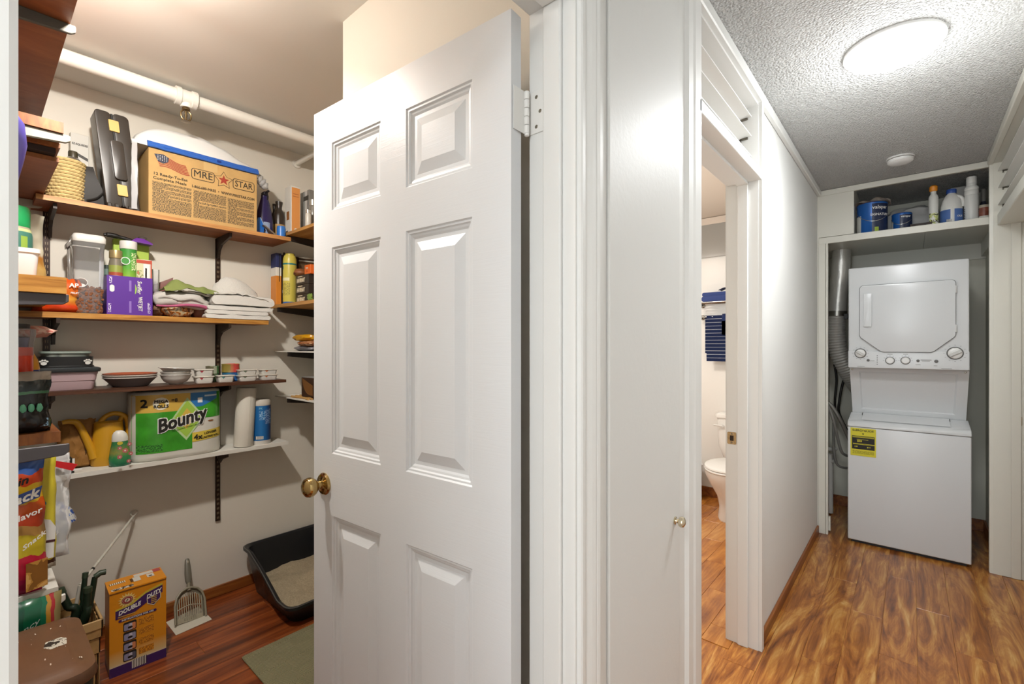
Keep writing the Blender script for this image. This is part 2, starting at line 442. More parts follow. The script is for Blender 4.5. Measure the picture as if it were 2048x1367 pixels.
bm = BM(); box(bm, XI, 0.48, -2.7, 4.02, ZC, ZC + 0.1); box(bm, -0.53, 0.405, 4.02, 4.9, ZC, ZC + 0.1)
struct('ceiling_hall', bm, M_POP, 'grey-white popcorn textured hallway ceiling')
# side room beyond the right doorway
bm = BM(); box(bm, 1.3, 1.4, 2.6, 4.2, 0, 2.6); box(bm, 0.48, 1.3, 2.6, 2.7, 0, 2.6); struct('wall_side_room', bm, M_WALL)
bm = BM(); box(bm, 0.48, 1.4, 2.6, 4.2, 2.5, 2.6); struct('ceiling_side_room', bm, M_WALL)
# pantry shell
bm = BM(); box(bm, XB - 0.1, XB, -0.13, 1.6, 0, 2.62); struct('wall_pantry_back', bm, M_CWALL, 'off-white pantry back wall behind the shelves')
bm = BM(); box(bm, XB, XI, -0.13, -0.03, 0, 2.62); struct('wall_pantry_left', bm, M_CWALL)
bm = BM(); box(bm, -1.567, XI, 0.88, 1.49, 0, ZP); box(bm, XB, XI, 1.49, 1.55, 0, 2.62)
struct('wall_pantry_right', bm, M_CWALL, 'cream pantry side wall behind the open panel door')
bm = BM(); box(bm, XB, XI, -0.03, 1.49, ZP, 2.62); struct('ceiling_pantry', bm, M_CEIL_C, 'plain beige pantry ceiling')
# bathroom shell
bm = BM(); box(bm, -2.3, XI, 4.32, 4.42, 0, 2.62); struct('wall_bath_back', bm, M_BWALL, 'white bathroom wall behind the toilet')
bm = BM(); box(bm, -2.3, -2.2, 1.55, 4.32, 0, 2.62); struct('wall_bath_side', bm, M_BWALL)
bm = BM(); box(bm, -2.3, XI, 1.55, 4.42, 2.49, 2.62); struct('ceiling_bath', bm, mat('bath_ceiling', '#e2d6c8', 0.6))
# alcove shell
bm = BM(); box(bm, -0.635, 0.405, 4.80, 4.9, 0, 2.6); struct('wall_alcove_back', bm, M_ALC)
bm = BM(); box(bm, -0.635, -0.535, 4.0, 4.80, 0, 2.6); struct('wall_alcove_left', bm, M_ALC)
bm = BM(); box(bm, 0.405, 1.3, 3.972, 4.9, 0, 2.6); struct('wall_alcove_right', bm, M_ALC)

# baseboards
def base(name, *bx):
    bm = BM()
    for b_ in bx: box(bm, *b_, bev=0.002)
    return struct(name, bm, W_BASE)
base('baseboard_left', (XW, XW + 0.012, 2.335, 3.985, 0, 0.055))
base('baseboard_pantry_back', (XB, XB + 0.012, -0.03, 1.49, 0, 0.055))
base('baseboard_bath_back', (-2.2, XI, 4.308, 4.32, 0, 0.085))
base('baseboard_alcove', (-0.535, 0.405, 4.788, 4.80, 0, 0.085), (-0.535, -0.523, 4.03, 4.788, 0, 0.085), (0.393, 0.405, 4.03, 4.788, 0, 0.085))

# door frames, casings and trims
bm = BM()
box(bm, XI - 0.002, XW + 0.002, 0.800, 0.815, 0, 2.09); box(bm, XI - 0.002, XW + 0.002, -0.05, -0.012, 0, 2.09)
box(bm, XI - 0.002, XW + 0.002, -0.012, 0.800, 2.075, 2.09)
box(bm, -0.594, -0.549, 0.789, 0.800, 0, 2.075, bev=0.003); box(bm, -0.594, -0.549, -0.012, 0.789, 2.064, 2.075, bev=0.003); box(bm, -0.594, -0.549, -0.012, -0.001, 0, 2.064, bev=0.003)
struct('trim_1', bm, M_TRIM, 'white pantry door frame with its stop')
def casing(name, poly, z0, z1, label=None):
    bm = BM(); prism(bm, poly, z0, z1, 'Z'); return struct(name, bm, M_TRIM, label)
def cas_profile(y0, y1, x, s=1):
    """moulded casing section between y0 (thin inner edge) and y1, standing off a wall at x"""
    L_ = y1 - y0
    pr = [(0, 0), (0, .011), (.06, .0135), (.2, .0135), (.24, .011), (.30, .0115), (.55, .0165), (.72, .0185), (.76, .0165), (.8, .0185), (.94, .020), (1, .017), (1, 0)]
    return [(x + s * d, y0 + t * L_) for t, d in pr]
casing('trim_2', cas_profile(0.806, 0.872, XW), 0, 2.15, 'white moulded casing right of the panel door')
casing('trim_3', cas_profile(0.023, -0.06, XW), 0, 2.15, 'white casing at the left picture edge')
bm = BM(); box(bm, XW, XW + 0.018, -0.06, 0.872, 2.085, 2.15, bev=0.003); struct('trim_4', bm, M_TRIM)
# narrow closet door between pantry and bathroom
bm = BM(); box(bm, XW, XW + 0.005, 0.874, 0.92, 0, ZC); box(bm, XW, XW + 0.004, 0.92, 1.335, 0, 0.03)
struct('trim_5', bm, M_TRIM)
bm = BM(); box(bm, XW, XW + 0.012, 0.922, 1.333, 0.032, 2.44, bev=0.003)
cd = struct('door_2', bm, mat('slab_door_gloss', '#dbdbd8', 0.46, bump=0.12, bscale=70, spec=0.22), 'smooth flat white closet door between the pantry and bathroom doorways')
def small_knob(parent, loc, r=0.0145):
    M_K = mat('satin_nickel', '#d8cdb4', 0.18, 1.0)
    bm = BM(); lathe(bm, [(r * .75, 0), (r * .75, .0025), (r * .4, .004), (r * .34, .008), (r * .5, .011), (r * .9, .014), (r * 1.05, .019), (r * .95, .025), (r * .5, .029), (0.001, .030)], seg=20)
    return obj('knob', bm, M_K, parent, True, loc, (0, PI / 2, 0))
small_knob(cd, (XW + 0.012, 1.296, 0.857))
bm = BM(); pr = [(XW, 1.338), (XW + .006, 1.338), (XW + .010, 1.375), (XW + .020, 1.385), (XW + .020, 1.42), (XW + .024, 1.43), (XW + .024, 1.462), (XW + .02, 1.468), (XW + .02, 1.492), (XW, 1.492)]
prism(bm, pr, 0, 2.46, 'Z'); struct('trim_6', bm, M_TRIM, 'stepped white casing left of the bathroom doorway')
# bathroom door frame with transom rail
bm = BM()
box(bm, XI - 0.012, XW + 0.004, 1.465, 1.4805, 0, 2.43); box(bm, XI - 0.012, XW + 0.004, 2.27, 2.285, 0, 2.43)
box(bm, -0.60, -0.555, 2.258, 2.27, 0, 2.08, bev=0.003); box(bm, -0.60, -0.555, 1.4805, 1.492, 0, 2.08, bev=0.003)
box(bm, XI - 0.012, XW + 0.02, 1.4805, 2.27, 2.082, 2.122, bev=0.002); box(bm, -0.60, -0.555, 1.492, 2.258, 2.07, 2.082)
box(bm, XI - 0.01, XW + 0.004, 1.4805, 2.27, 2.415, 2.43)
struct('trim_7', bm, M_TRIM, 'white bathroom door frame with transom rail above')
bm = BM(); prism(bm, [(XW, 2.275), (XW + .019, 2.272), (XW + .019, 2.305), (XW + .014, 2.318), (XW + .012, 2.335), (XW, 2.335)], 0, 2.43, 'Z')
struct('trim_8', bm, M_TRIM, 'white casing right of the bathroom doorway')
bm = BM(); prism(bm, [(XI, 2.275), (XI - .018, 2.272), (XI - .018, 2.33), (XI, 2.335)], 0, 2.15, 'Z'); box(bm, XI - 0.018, XI, 1.43, 2.335, 2.09, 2.16)
struct('trim_9', bm, M_TRIM)
bm = BM(); box(bm, XW, XW + 0.024, 1.338, 3.985, 2.425, ZC, bev=0.004); struct('trim_10', bm, M_TRIM, 'white ceiling trim along the left hallway wall')
# strike plates
def strike(name, loc, label, s=1):
    M_S = mat('worn_brass', '#b39a74', 0.3, 0.9, var=0.25, vscale=90)
    t = thing(name, label, 'strike plate', loc)
    bm = BM(); prism(bm, roundrect(-0.019, 0.019, -0.028, 0.028, 0.006), -0.002, 0, 'Y'); obj('plate', bm, M_S, t)
    bm = BM(); prism(bm, roundrect(-0.008, 0.008, -0.012, 0.012, 0.002), -0.0026, -0.0018, 'Y'); obj('latch_hole', bm, mat('hole_dark', '#2a1c10', 0.8), t)
    for z in (-0.02, 0.02):
        bm = BM(); lathe(bm, [(.004, 0), (.003, .0012)], seg=10); obj('screw', bm, mat('screw_steel', '#8c8578', 0.35, 1.0), t, True, (0, -0.002, z), (PI / 2, 0, 0))
    return t
strike('strike_plate', (-0.625, 2.269, 0.928), 'worn metal strike plate on the bathroom door jamb')
strike('strike_plate', (0.462, 3.9485, 0.915), 'worn metal strike plate on the jamb right of the washer')
# louvred transoms
def transom(name, label, x0, x1, y0, y1, zs, thing_loc):
    t = thing(name, label, 'transom', thing_loc)
    L_ = Vector(thing_loc)
    wd = (x1 - x0)
    me = None
    for z in zs:
        if me is None:
            bm = BM(); s = wd / 2
            prof = [(-s, -.004), (-s * .5, .0015), (0, .003), (s * .5, .003), (s, .001), (s, -.003), (s * .5, -.002), (0, -.003), (-s * .5, -.005), (-s, -.008)]
            prism(bm, prof, y0 + 0.004, y1 - 0.004, 'Y'); o = obj('slat', bm, M_TRIM, t, True); me = o.data
        else:
            o = bpy.data.objects.new('slat', me); COL.objects.link(o); o.parent = t
        o.location = Vector(((x0 + x1) / 2, 0, z)) - L_
        c = BM(); box(c, -0.010, 0.022, y1 - 0.010, y1 - 0.002, -0.012, -0.004); box(c, -0.012, -0.006, y1 - 0.010, y1 - 0.002, -0.020, -0.004)
        obj('clip', c, mat('clip_metal', '#6f6a60', 0.4, 0.8), t, loc=Vector(((x0 + x1) / 2 - 0.008, 0, z)) - L_)
    return t
transom('louvre_transom', 'white louvred transom above the bathroom doorway', -0.60, -0.542, 1.4805, 2.27, (2.372, 2.285, 2.195), (-0.57, 1.88, 2.122))
# right-hand doorway frame
bm = BM()
box(bm, 0.365, 0.60, 3.95, 3.972, 0, 2.45); box(bm, 0.437, 0.478, 3.938, 3.95, 0, 2.07, bev=0.003)
box(bm, 0.382, 0.60, 2.80, 3.95, 2.06, 2.125, bev=0.003); box(bm, 0.352, 0.48, 2.785, 2.80, 0, 2.45); box(bm, 0.365, 0.49, 2.80, 3.95, 2.43, 2.45)
struct('trim_11', bm, M_CASE, 'off-white door frame on the right picture edge')
bm = BM(); prism(bm, [(0.365, 3.952), (0.349, 3.955), (0.349, 3.985), (0.365, 3.988)], 0, 2.43, 'Z'); box(bm, 0.340, 0.366, -2.6, 3.95, 2.425, ZC, bev=0.004)
struct('trim_12', bm, M_CASE)
transom('louvre_transom', 'white louvred transom at the upper right picture edge', 0.384, 0.460, 2.80, 3.95, (2.385, 2.285, 2.185), (0.425, 3.4, 2.125))

# laundry alcove face
bm = BM()
box(bm, -0.512, -0.306, 4.0, 4.02, 2.13, 2.427, bev=0.001); box(bm, -0.512, 0.37, 3.996, 4.02, 2.427, 2.465, bev=0.002)
box(bm, 0.357, 0.372, 3.998, 4.02, 2.085, 2.427); box(bm, 0.37, 0.405, 3.985, 4.02, 0, 2.468)
box(bm, -0.535, -0.512, 4.0, 4.02, 0, 2.468)
box(bm, -0.512, -0.47, 3.992, 4.02, 0, 2.082, bev=0.002); box(bm, -0.468, -0.456, 3.996, 4.03, 0, 2.082); box(bm, 0.357, 0.372, 3.99, 4.02, 0, 2.082)
box(bm, -0.462, -0.445, 4.03, 4.05, 0.02, 0.12)
struct('trim_13', bm, M_CASE, 'white facing boards framing the laundry alcove')
t = thing('storage_shelf', 'deep white painted shelf above the stacked washer and dryer', 'shelf', (-0.07, 4.4, 2.082))
bm = BM(); box(bm, -0.442, 0.427, -0.40, -0.38, 0, 0.046, bev=0.002); obj('front_lip', bm, M_CASE, t)
for a, b_ in ((-0.465, 0.135), (0.137, 0.475)):
    bm = BM(); box(bm, a, b_, -0.38, 0.40, 0.012, 0.030); obj('board', bm, M_CASE, t)
bm = BM(); box(bm, -0.38, 0.405, 4.775, 4.80, 1.982, 2.094); box(bm, 0.380, 0.405, 4.10, 4.775, 1.997, 2.094); box(bm, -0.324, -0.306, 4.02, 4.80, 2.112, 2.465)
struct('trim_14', bm, M_CASE, 'white cleats and side panel inside the laundry alcove')

# ================================================================ PANTRY PANEL DOOR (open)
hx, hy = -0.640, 0.741; ex, ey = -1.388, 0.688
ang = math.atan2(ey - hy, ex - hx)          # door leaf direction from hinge to free edge
door = bpy.data.objects.new('door_1', None); COL.objects.link(door); door['kind'] = 'structure'; door['label'] = 'white six-panel pantry door standing open with a brass knob'
door.location = (hx, hy, 0.012); door.rotation_euler = (0, 0, ang)
# local: x hinge->free edge; hall face is at +y (towards the camera side), thickness to -y
DW, DT, DH = 0.757, 0.036, 2.048
def grain_paint():
    m, nt, b = new_mat('door_grain_paint'); L = nt.links
    tc = N(nt, 'ShaderNodeTexCoord'); mp = N(nt, 'ShaderNodeMapping'); mp.inputs['Scale'].default_value = (6, 6, 120)
    L.new(tc.outputs['Object'], mp.inputs['Vector']); n = N(nt, 'ShaderNodeTexNoise'); n.inputs['Scale'].default_value = 1.6; n.inputs['Detail'].default_value = 4; n.inputs['Distortion'].default_value = 1.2
    L.new(mp.outputs[0], n.inputs['Vector']); bp = N(nt, 'ShaderNodeBump'); bp.inputs['Strength'].default_value = 0.10; bp.inputs['Distance'].default_value = 0.002
    L.new(n.outputs['Fac'], bp.inputs['Height']); L.new(bp.outputs['Normal'], b.inputs['Normal'])
    b.inputs['Base Color'].default_value = lin('#dadcde'); b.inputs['Roughness'].default_value = 0.36
    return m
M_DG = grain_paint()
xs = [0, 0.109, 0.333, 0.434, 0.661, DW]; zs = [0, 0.235, 0.837, 1.02, 1.628, 1.737, 1.937, DH]
cells = [(i, j) for i in (1, 3) for j in (1, 3, 5)]
bm = BM()
def quad(pts): bm.faces.new([bm.verts.new(p) for p in pts])
for i in range(5):
    for j in range(7):
        if (i, j) in cells: continue
        for y in (0, -DT): quad([(xs[i], y, zs[j]), (xs[i + 1], y, zs[j]), (xs[i + 1], y, zs[j + 1]), (xs[i], y, zs[j + 1])])
quad([(0, 0, 0), (0, -DT, 0), (0, -DT, DH), (0, 0, DH)]); quad([(DW, 0, 0), (DW, -DT, 0), (DW, -DT, DH), (DW, 0, DH)])
quad([(0, 0, 0), (DW, 0, 0), (DW, -DT, 0), (0, -DT, 0)]); quad([(0, 0, DH), (DW, 0, DH), (DW, -DT, DH), (0, -DT, DH)])
bmesh.ops.remove_doubles(bm, verts=bm.verts[:], dist=1e-5)
obj('leaf', bm, M_DG, door)
for i, j in cells:
    x0, x1, z0, z1 = xs[i], xs[i + 1], zs[j], zs[j + 1]
    bm = BM()
    steps = [(0, 0.0), (0.0035, -0.0035), (0.008, -0.0035), (0.011, -0.0075), (0.016, -0.0085), (0.021, -0.0115), (0.030, -0.0115), (0.056, -0.0022), (0.060, -0.0022)]
    rings = [[(x0 + a, y, z0 + a), (x1 - a, y, z0 + a), (x1 - a, y, z1 - a), (x0 + a, y, z1 - a)] for a, y in steps]
    loft(bm, rings, cap=False); bm.faces.new([bm.verts.new(p) for p in rings[-1]])
    back = [(x0, -DT, z0), (x1, -DT, z0), (x1, -DT, z1), (x0, -DT, z1)]; bm.faces.new([bm.verts.new(p) for p in back])
    obj('panel', bm, M_DG, door)
# knob (brass): rose + ball, both sides
M_BR = mat('polished_brass', '#b99f6b', 0.12, 1.0)
kx, kz = 0.700, 0.924
for s in (1, -1):
    prof = [(.033, 0), (.033, .003), (.029, .0075), (.016, .009), (.0125, .012), (.0125, .024), (.017, .028), (.024, .034), (.028, .042), (.0285, .050), (.026, .058), (.018, .064), (.008, .066), (.001, .0665)]
    bm = BM(); lathe(bm, prof[:5], seg=28); k = obj('knob_rose', bm, M_BR, door, True, (kx, 0 if s > 0 else -DT, kz), (-PI / 2 * s, 0, 0))
    bm = BM(); lathe(bm, prof[4:], seg=28); obj('knob', bm, M_BR, k, True)
# hinge
M_H = mat('painted_hinge', '#e2e1dd', 0.4)
hg = thing('door_hinge', 'white painted hinge near the top of the pantry panel door', 'hinge', (-0.6365, 0.797, 1.81))
bm = BM(); box(bm, -0.0030, -0.0012, -0.050, -0.014, 0, 0.092, bev=0.0005); obj('leaf', bm, M_H, hg)
bm = BM(); box(bm, 0.002, 0.040, 0.0005, 0.0028, 0, 0.092, bev=0.0005); obj('leaf', bm, M_H, hg)
for k in range(5):
    bm = BM(); lathe(bm, [(.0055, .0006), (.006, .0015), (.006, .017), (.0055, .0178)], seg=14, cz=k * .0184); obj('knuckle', bm, M_H, hg, True, (0.002, -0.010, 0))
bm = BM(); lathe(bm, [(.003, -.006), (.0055, -.004), (.0055, 0)], seg=12); obj('pin', bm, M_H, hg, True, (0.002, -0.010, 0))
for dx, dz in ((0.020, 0.014), (0.030, 0.045), (0.020, 0.078)):
    bm = BM(); lathe(bm, [(.0042, 0), (.003, .001)], seg=10); obj('screw', bm, mat('screw_steel', '#8c8578', 0.35, 1.0), hg, True, (dx, 0.0005, dz), (PI / 2, 0, 0))

# ================================================================ CEILING FIXTURES
t = thing('ceiling_light', 'round glowing flush ceiling light in the hallway', 'ceiling light', (-0.055, 2.247, ZC))
bm = BM(); lathe(bm, [(.150, 0), (.152, -.010), (.147, -.016), (.140, -.018)], seg=48); obj('rim', bm, mat('lamp_rim', '#eeeeec', 0.4), t, True)
bm = BM(); lathe(bm, [(.140, -.012), (.138, -.024), (.12, -.034), (.07, -.041), (.002, -.043)], seg=48); obj('diffuser', bm, mat('lamp_glow', '#ffffff', 0.5, emit=16.0), t, True)
o = lamp('ceiling_light_down', 'AREA', (0, 0, -0.05), 9.0, (0.95, 0.98, 1.0), 0.27); o.parent = t
o = lamp('ceiling_light_glow', 'POINT', (0, 0, -0.18), 6.0, (0.95, 0.98, 1.0), 0.10); o.parent = t
t = thing('smoke_detector', 'small round white smoke detector on the hallway ceiling', 'smoke detector', (-0.053, 3.60, ZC))
bm = BM(); lathe(bm, [(.066, 0), (.067, -.008), (.062, -.010)], seg=36); obj('base', bm, mat('white_plastic', '#e8e7e4', 0.4), t, True)
bm = BM(); lathe(bm, [(.0625, -.0095), (.0625, -.0125)], seg=36); obj('gap_ring', bm, mat('dark_gap', '#4c4a46', 0.7), t, True)
bm = BM(); lathe(bm, [(.062, -.0125), (.060, -.026), (.050, -.034), (.02, -.037), (.001, -.037)], seg=36); obj('cover', bm, mat('white_plastic', '#e8e7e4', 0.4), t, True)
# ================================================================ STACKED LAUNDRY UNIT
M_EN = mat('white_enamel', '#d7d9da', 0.25)
M_EN2 = mat('white_enamel_grey', '#cfcfcd', 0.3)
M_LINE = mat('seam_dark', '#4a4a48', 0.6)
YF = 3.948
wd_ = thing('laundry_center', 'white stacked washer and dryer unit in the alcove', 'washer dryer', (-0.031, YF, 0))
LX, LY = -0.031, YF
def FP(px, py, y=YF):
    p = onY(px, py, y); return (p.x - LX, p.z)
x0, x1 = -0.306, 0.305
bm = BM(); box(bm, x0, x1, 0.002, 0.68, 0.02, 0.795, bev=0.008, seg=3); washer = obj('washer_body', bm, M_EN, wd_, True)
bm = BM(); box(bm, x0 + .02, x1 - .02, 0.03, 0.6, 0.0, 0.03); obj('foot_base', bm, mat('black_plastic', '#1c1b1a', 0.5), wd_)
# washer top with its sloped front lip
bm = BM(); prism(bm, [(-0.004, .797), (-0.004, .812), (.014, .832), (.05, .842), (.20, .872), (.20, .797)], x0, x1, 'X', bev=0.003); obj('washer_top', bm, M_EN, wd_, True)
bm = BM(); prism(bm, [(.036, .8425), (.045, .8470), (.195, .8755), (.195, .868)], x0 + .072, x1 - .09, 'X', bev=0.003); ld = obj('washer_lid', bm, M_EN, wd_, True)
for xx in (x0 + .071, x1 - .0905):
    bm = BM(); box(bm, xx - .001, xx + .002, .14, .20, .862, .876); obj('seam', bm, M_LINE, ld)
# centre back panel with raised frame
def slope(a, z):   # z from .872 to 1.20 -> y
    return .20 - (z - .872) / (1.2 - .872) * .13 + a
pz0, pz1 = .868, 1.195
bm = BM()
def ringp(mx, mz0, mz1, a): return [(x0 + .012 + mx, slope(a, pz0 + mz0), pz0 + mz0), (x1 - .012 - mx, slope(a, pz0 + mz0), pz0 + mz0), (x1 - .005 - mx, slope(a, pz1 - mz1), pz1 - mz1), (x0 + .005 + mx, slope(a, pz1 - mz1), pz1 - mz1)]
loft(bm, [ringp(0, 0, 0, .05), ringp(0, 0, 0, 0), ringp(.052, .035, .022, 0), ringp(.060, .043, .034, .012)], cap=True); cp = obj('center_panel', bm, M_EN, wd_)
for xx in (x0 + .020, x1 - .022):
    bm = BM(); lathe(bm, [(.006, 0), (.005, .002), (.001, .0025)], seg=12); obj('screw', bm, mat('screw_steel', '#8c8578', 0.35, 1.0), cp, True, (xx, slope(-0.001, 1.185), 1.185), (PI / 2, 0, 0))
# dryer body
bm = BM(); box(bm, x0 + .004, x1 - .010, 0.0, 0.66, 1.198, 1.882, bev=0.010, seg=3); obj('dryer_body', bm, M_EN, wd_, True)
# control panel: separate fascia, lower part of the dryer front
cpz = 1.315
bm = BM(); box(bm, x0 + .003, x1 - .009, -0.006, 0.03, 1.20, cpz, bev=0.006, seg=3); ctl = obj('control_panel', bm, M_EN, wd_, True)
# dryer door outline from the photograph, on the front plane
def arc(c, r, a0, a1, n=6): return [(c[0] + r * math.cos(math.radians(a0 + (a1 - a0) * k / n)), c[1] + r * math.sin(math.radians(a0 + (a1 - a0) * k / n))) for k in range(n + 1)]
dl, dr = FP(1720, 620)[0], FP(1911, 620)[0]; dt = FP(1810, 566)[1]; db = FP(1800, 703.5)[1]; bl, br_ = FP(1762, 703)[0], FP(1866, 703)[0]; cz_ = FP(1721, 675)[1]
def dpoly(g):
    L_, R_, T_, B_ = dl + g, dr - g, dt - g, db + g; r = .022
    return arc((R_ - r, T_ - r), r, 0, 90) + arc((L_ + r, T_ - r), r, 90, 180) + [(L_, cz_ + .012), (L_ + .006, cz_), (bl - .006 + g * .5, B_ + .008), (bl + .010, B_), (br_ - .010, B_), (br_ + .006 - g * .5, B_ + .008), (R_ - .006, cz_), (R_, cz_ + .012)]
bm = BM(); prism(bm, dpoly(-0.0022), -0.0095, -0.002, 'Y'); obj('door_gap', bm, M_LINE, wd_)
bm = BM(); prism(bm, dpoly(0.0), -0.020, -0.004, 'Y', bev=0.003, seg=2); dd = obj('dryer_door', bm, M_EN, wd_, True)
h0, h1 = FP(1728, 588), FP(1744, 653)
bm = BM(); prism(bm, roundrect(h0[0], h1[0], h1[1], h0[1], .006), -0.034, -0.019, 'Y', bev=0.004, seg=2); obj('handle', bm, M_EN, dd, True)
for z in (FP(1911, 578)[1], FP(1911, 656)[1]):
    bm = BM(); lathe(bm, [(.005, -.022), (.006, -.02), (.006, .02), (.005, .022)], seg=12, cz=z); obj('hinge', bm, M_EN2, dd, True, (dr + .001, -0.014, 0))
def dial(px, py, r, kind='pointer'):
    x, z = FP(px, py)
    bm = BM(); lathe(bm, [(r * 1.06, 0), (r * 1.06, .002)], seg=32); d = obj('dial_ring', bm, mat('dial_dark', '#55534f', 0.4, 0.3), ctl, True, (x, -0.006, z), (PI / 2, 0, 0))
    bm = BM(); lathe(bm, [(r * .9, .001), (r * .88, .012), (r * .7, .016), (.001, .016)], seg=32); obj('dial', bm, mat('dial_white', '#e0dfdc', 0.3), d, True)
    if kind == 'pointer':
        bm = BM(); box(bm, -r * .82, r * .82, -r * .24, r * .24, .014, .026, bev=.002); k = obj('grip', bm, mat('dial_grip', '#c6c5c1', 0.35), d, False); k.rotation_euler = (0, 0, math.radians(-35 if px < 1800 else 30))
    # tick marks around the dial
    bm = BM()
    for a in range(0, 360, 30):
        if kind != 'pointer' and 200 < a < 340: continue
        c_, s_ = math.cos(math.radians(a)), math.sin(math.radians(a)); box(bm, x + c_ * r * 1.35 - .0035, x + c_ * r * 1.35 + .0035, -0.0068, -0.0058, z + s_ * r * 1.35 - .0007, z + s_ * r * 1.35 + .0007)
    obj('dial_marks', bm, M_LINE, ctl)
dial(1721, 706, .031); dial(1910, 706, .037); dial(1780, 720.5, .024, 'plain'); dial(1811, 720.5, .024, 'plain')
for px, py, r in ((1736.5, 720, .0085), (1836, 721, .0085), (1872.5, 722, .010)):
    x, z = FP(px, py); bm = BM(); lathe(bm, [(r, 0), (r, .003), (r * .7, .004), (.001, .004)], seg=16); obj('button', bm, mat('button_grey', '#5d5b58', 0.4), ctl, True, (x, -0.006, z), (PI / 2, 0, 0))
for k in range(5):
    x, z = FP(1754.5, 711 + 4.2 * k); bm = BM(); lathe(bm, [(.0028, 0), (.0028, .001)], seg=10); obj('indicator_light', bm, M_LINE, ctl, False, (x, -0.006, z), (PI / 2, 0, 0))
x, z = FP(1852, 720.5); bm = BM(); box(bm, x - .026, x + .026, -.0066, -.0058, z + .001, z + .005); box(bm, x - .020, x + .018, -.0066, -.0058, z - .006, z - .003); obj('brand_print', bm, mat('print_grey', '#85837f', 0.6), ctl)
for px, py, w2 in ((1745, 721, .011), (1780, 708, .014), (1811, 708, .012), (1836, 729, .012), (1871, 731, .008), (1722, 732, .02), (1893, 737, .024), (1708, 735, .012)):
    x, z = FP(px, py); bm = BM(); box(bm, x - w2, x + w2, -.0066, -.0058, z - .0014, z + .0014); obj('panel_print', bm, mat('print_grey', '#85837f', 0.6), ctl)
# energy label
a_, b_ = FP(1701, 854), FP(1752, 915)
sx0, sx1, sz1, sz0 = a_[0], b_[0], a_[1], b_[1]
bm = BM(); box(bm, sx0, sx1, -.0008, .0022, sz0, sz1); st = obj('energy_label', bm, mat('label_yellow', '#d6cb34', 0.6), wd_); st['label'] = 'yellow energy label'
BK = mat('print_black', '#1c1a16', 0.6)
w3, h3 = sx1 - sx0, sz1 - sz0; cx3 = (sx0 + sx1) / 2
lettering('EnERGYGUIDE', .0185, BK, st, (cx3, -.001, sz1 - h3 * .085), bold=.02, sx=.98)
bm = BM(); prism(bm, [(cx3 - .006, sz1 - h3 * .18), (cx3 + .006, sz1 - h3 * .18), (cx3, sz1 - h3 * .24)], -.0012, -.0008, 'Y'); obj('arrow', bm, BK, st)
bm = BM(); box(bm, sx0 + w3 * .06, sx1 - w3 * .05, -.0012, -.0008, sz1 - h3 * .76, sz1 - h3 * .28); pl = obj('label_panel', bm, BK, st)
YL = mat('label_yellow', '#d6cb34', 0.6)
for k, (u0, u1, v) in enumerate(((.08, .93, .31), (.08, .93, .335), (.25, .70, .41), (.10, .95, .56), (.10, .95, .585))):
    bm = BM(); box(bm, sx0 + w3 * u0, sx0 + w3 * u1, -.0015, -.0011, sz1 - h3 * v - .0012, sz1 - h3 * v + .0012); obj('label_line', bm, YL, st)
lettering('$20', .017, YL, st, (sx0 + w3 * .36, -.0014, sz1 - h3 * .47), bold=.03)
lettering('139', .012, YL, st, (sx0 + w3 * .22, -.0014, sz1 - h3 * .67), bold=.03); lettering('$14', .012, YL, st, (sx0 + w3 * .72, -.0014, sz1 - h3 * .67), bold=.03)
bm = BM(); box(bm, sx0 + w3 * .08, sx1 - w3 * .08, -.0012, -.0008, sz0 + h3 * .07, sz0 + h3 * .19); obj('small_print', bm, finetext('fine_yellow', '#d6cb34', '#8a8426'), st)

# ---------------------------------------------------------------- duct, hoses, cords beside the unit
def py(px, p, y): q = onY(px, p, y); return (q.x, q.y, q.z)
M_FOIL = mat('foil_duct', '#c2c0ba', 0.34, 0.5, bump=0.5, bscale=60)
d = thing('vent_duct', 'silver foil dryer vent duct left of the dryer', 'duct', py(1680, 560, 4.42))
O = Vector(d.location)
pts = [Vector(py(a, b, 4.42)) - O for a, b in ((1683, 492), (1681, 540), (1677, 590), (1674, 628))]; pts[0].z = 2.093 - O.z
bm = BM(); tube(bm, spline(pts, 4), .062, 20); obj('smooth_pipe', bm, M_FOIL, d, True)
pts = spline([Vector(py(a, b, y)) - O for a, b, y in ((1674, 628, 4.42), (1672, 665, 4.42), (1678, 705, 4.43), (1696, 742, 4.46), (1715, 772, 4.5), (1730, 790, 4.56))], 16)
bm = BM(); tube(bm, pts, [.060 + (.004 if i % 2 else -.002) for i in range(len(pts))], 20); obj('flex_hose', bm, mat('foil_flex', '#cac8c2', 0.3, 0.5), d, 50)
bm = BM(); tube(bm, [Vector(py(1674.2, 622, 4.42)) - O, Vector(py(1673.8, 632, 4.42)) - O], .0655, 20); c_ = obj('clamp', bm, mat('clamp_metal', '#8f8c85', 0.3, 1.0), d, True)
bm = BM(); p0 = Vector(py(1690, 630, 4.36)) - O; box(bm, p0.x - .008, p0.x + .02, p0.y, p0.y + .02, p0.z - .03, p0.z + .012, bev=.003); obj('clamp_screw', bm, mat('black_plastic', '#1c1b1a', 0.5), c_)
def hose(name, label, pix, r, m, cat='hose'):
    P_ = [Vector(py(*q)) for q in pix]; O = P_[0].copy()
    bm = BM(); tube(bm, spline([p - O for p in P_], 8), r, 10); o = obj(name, bm, m, None, True); o.location = O
    return tag(o, label, cat)
M_BLK = mat('rubber_black', '#17140f', 0.5); M_GREY = mat('hose_grey', '#8d8b85', 0.4, 0.2); M_BRAID = mat('braided_steel', '#a5a39c', 0.35, 0.7, bump=0.6, bscale=260)
hose('power_cord', 'left black power cord hanging in the gap beside the laundry unit', ((1669, 728, 4.64), (1673, 760, 4.64), (1670, 800, 4.64), (1673, 828, 4.65), (1690, 850, 4.66)), .0085, M_BLK, 'cord')
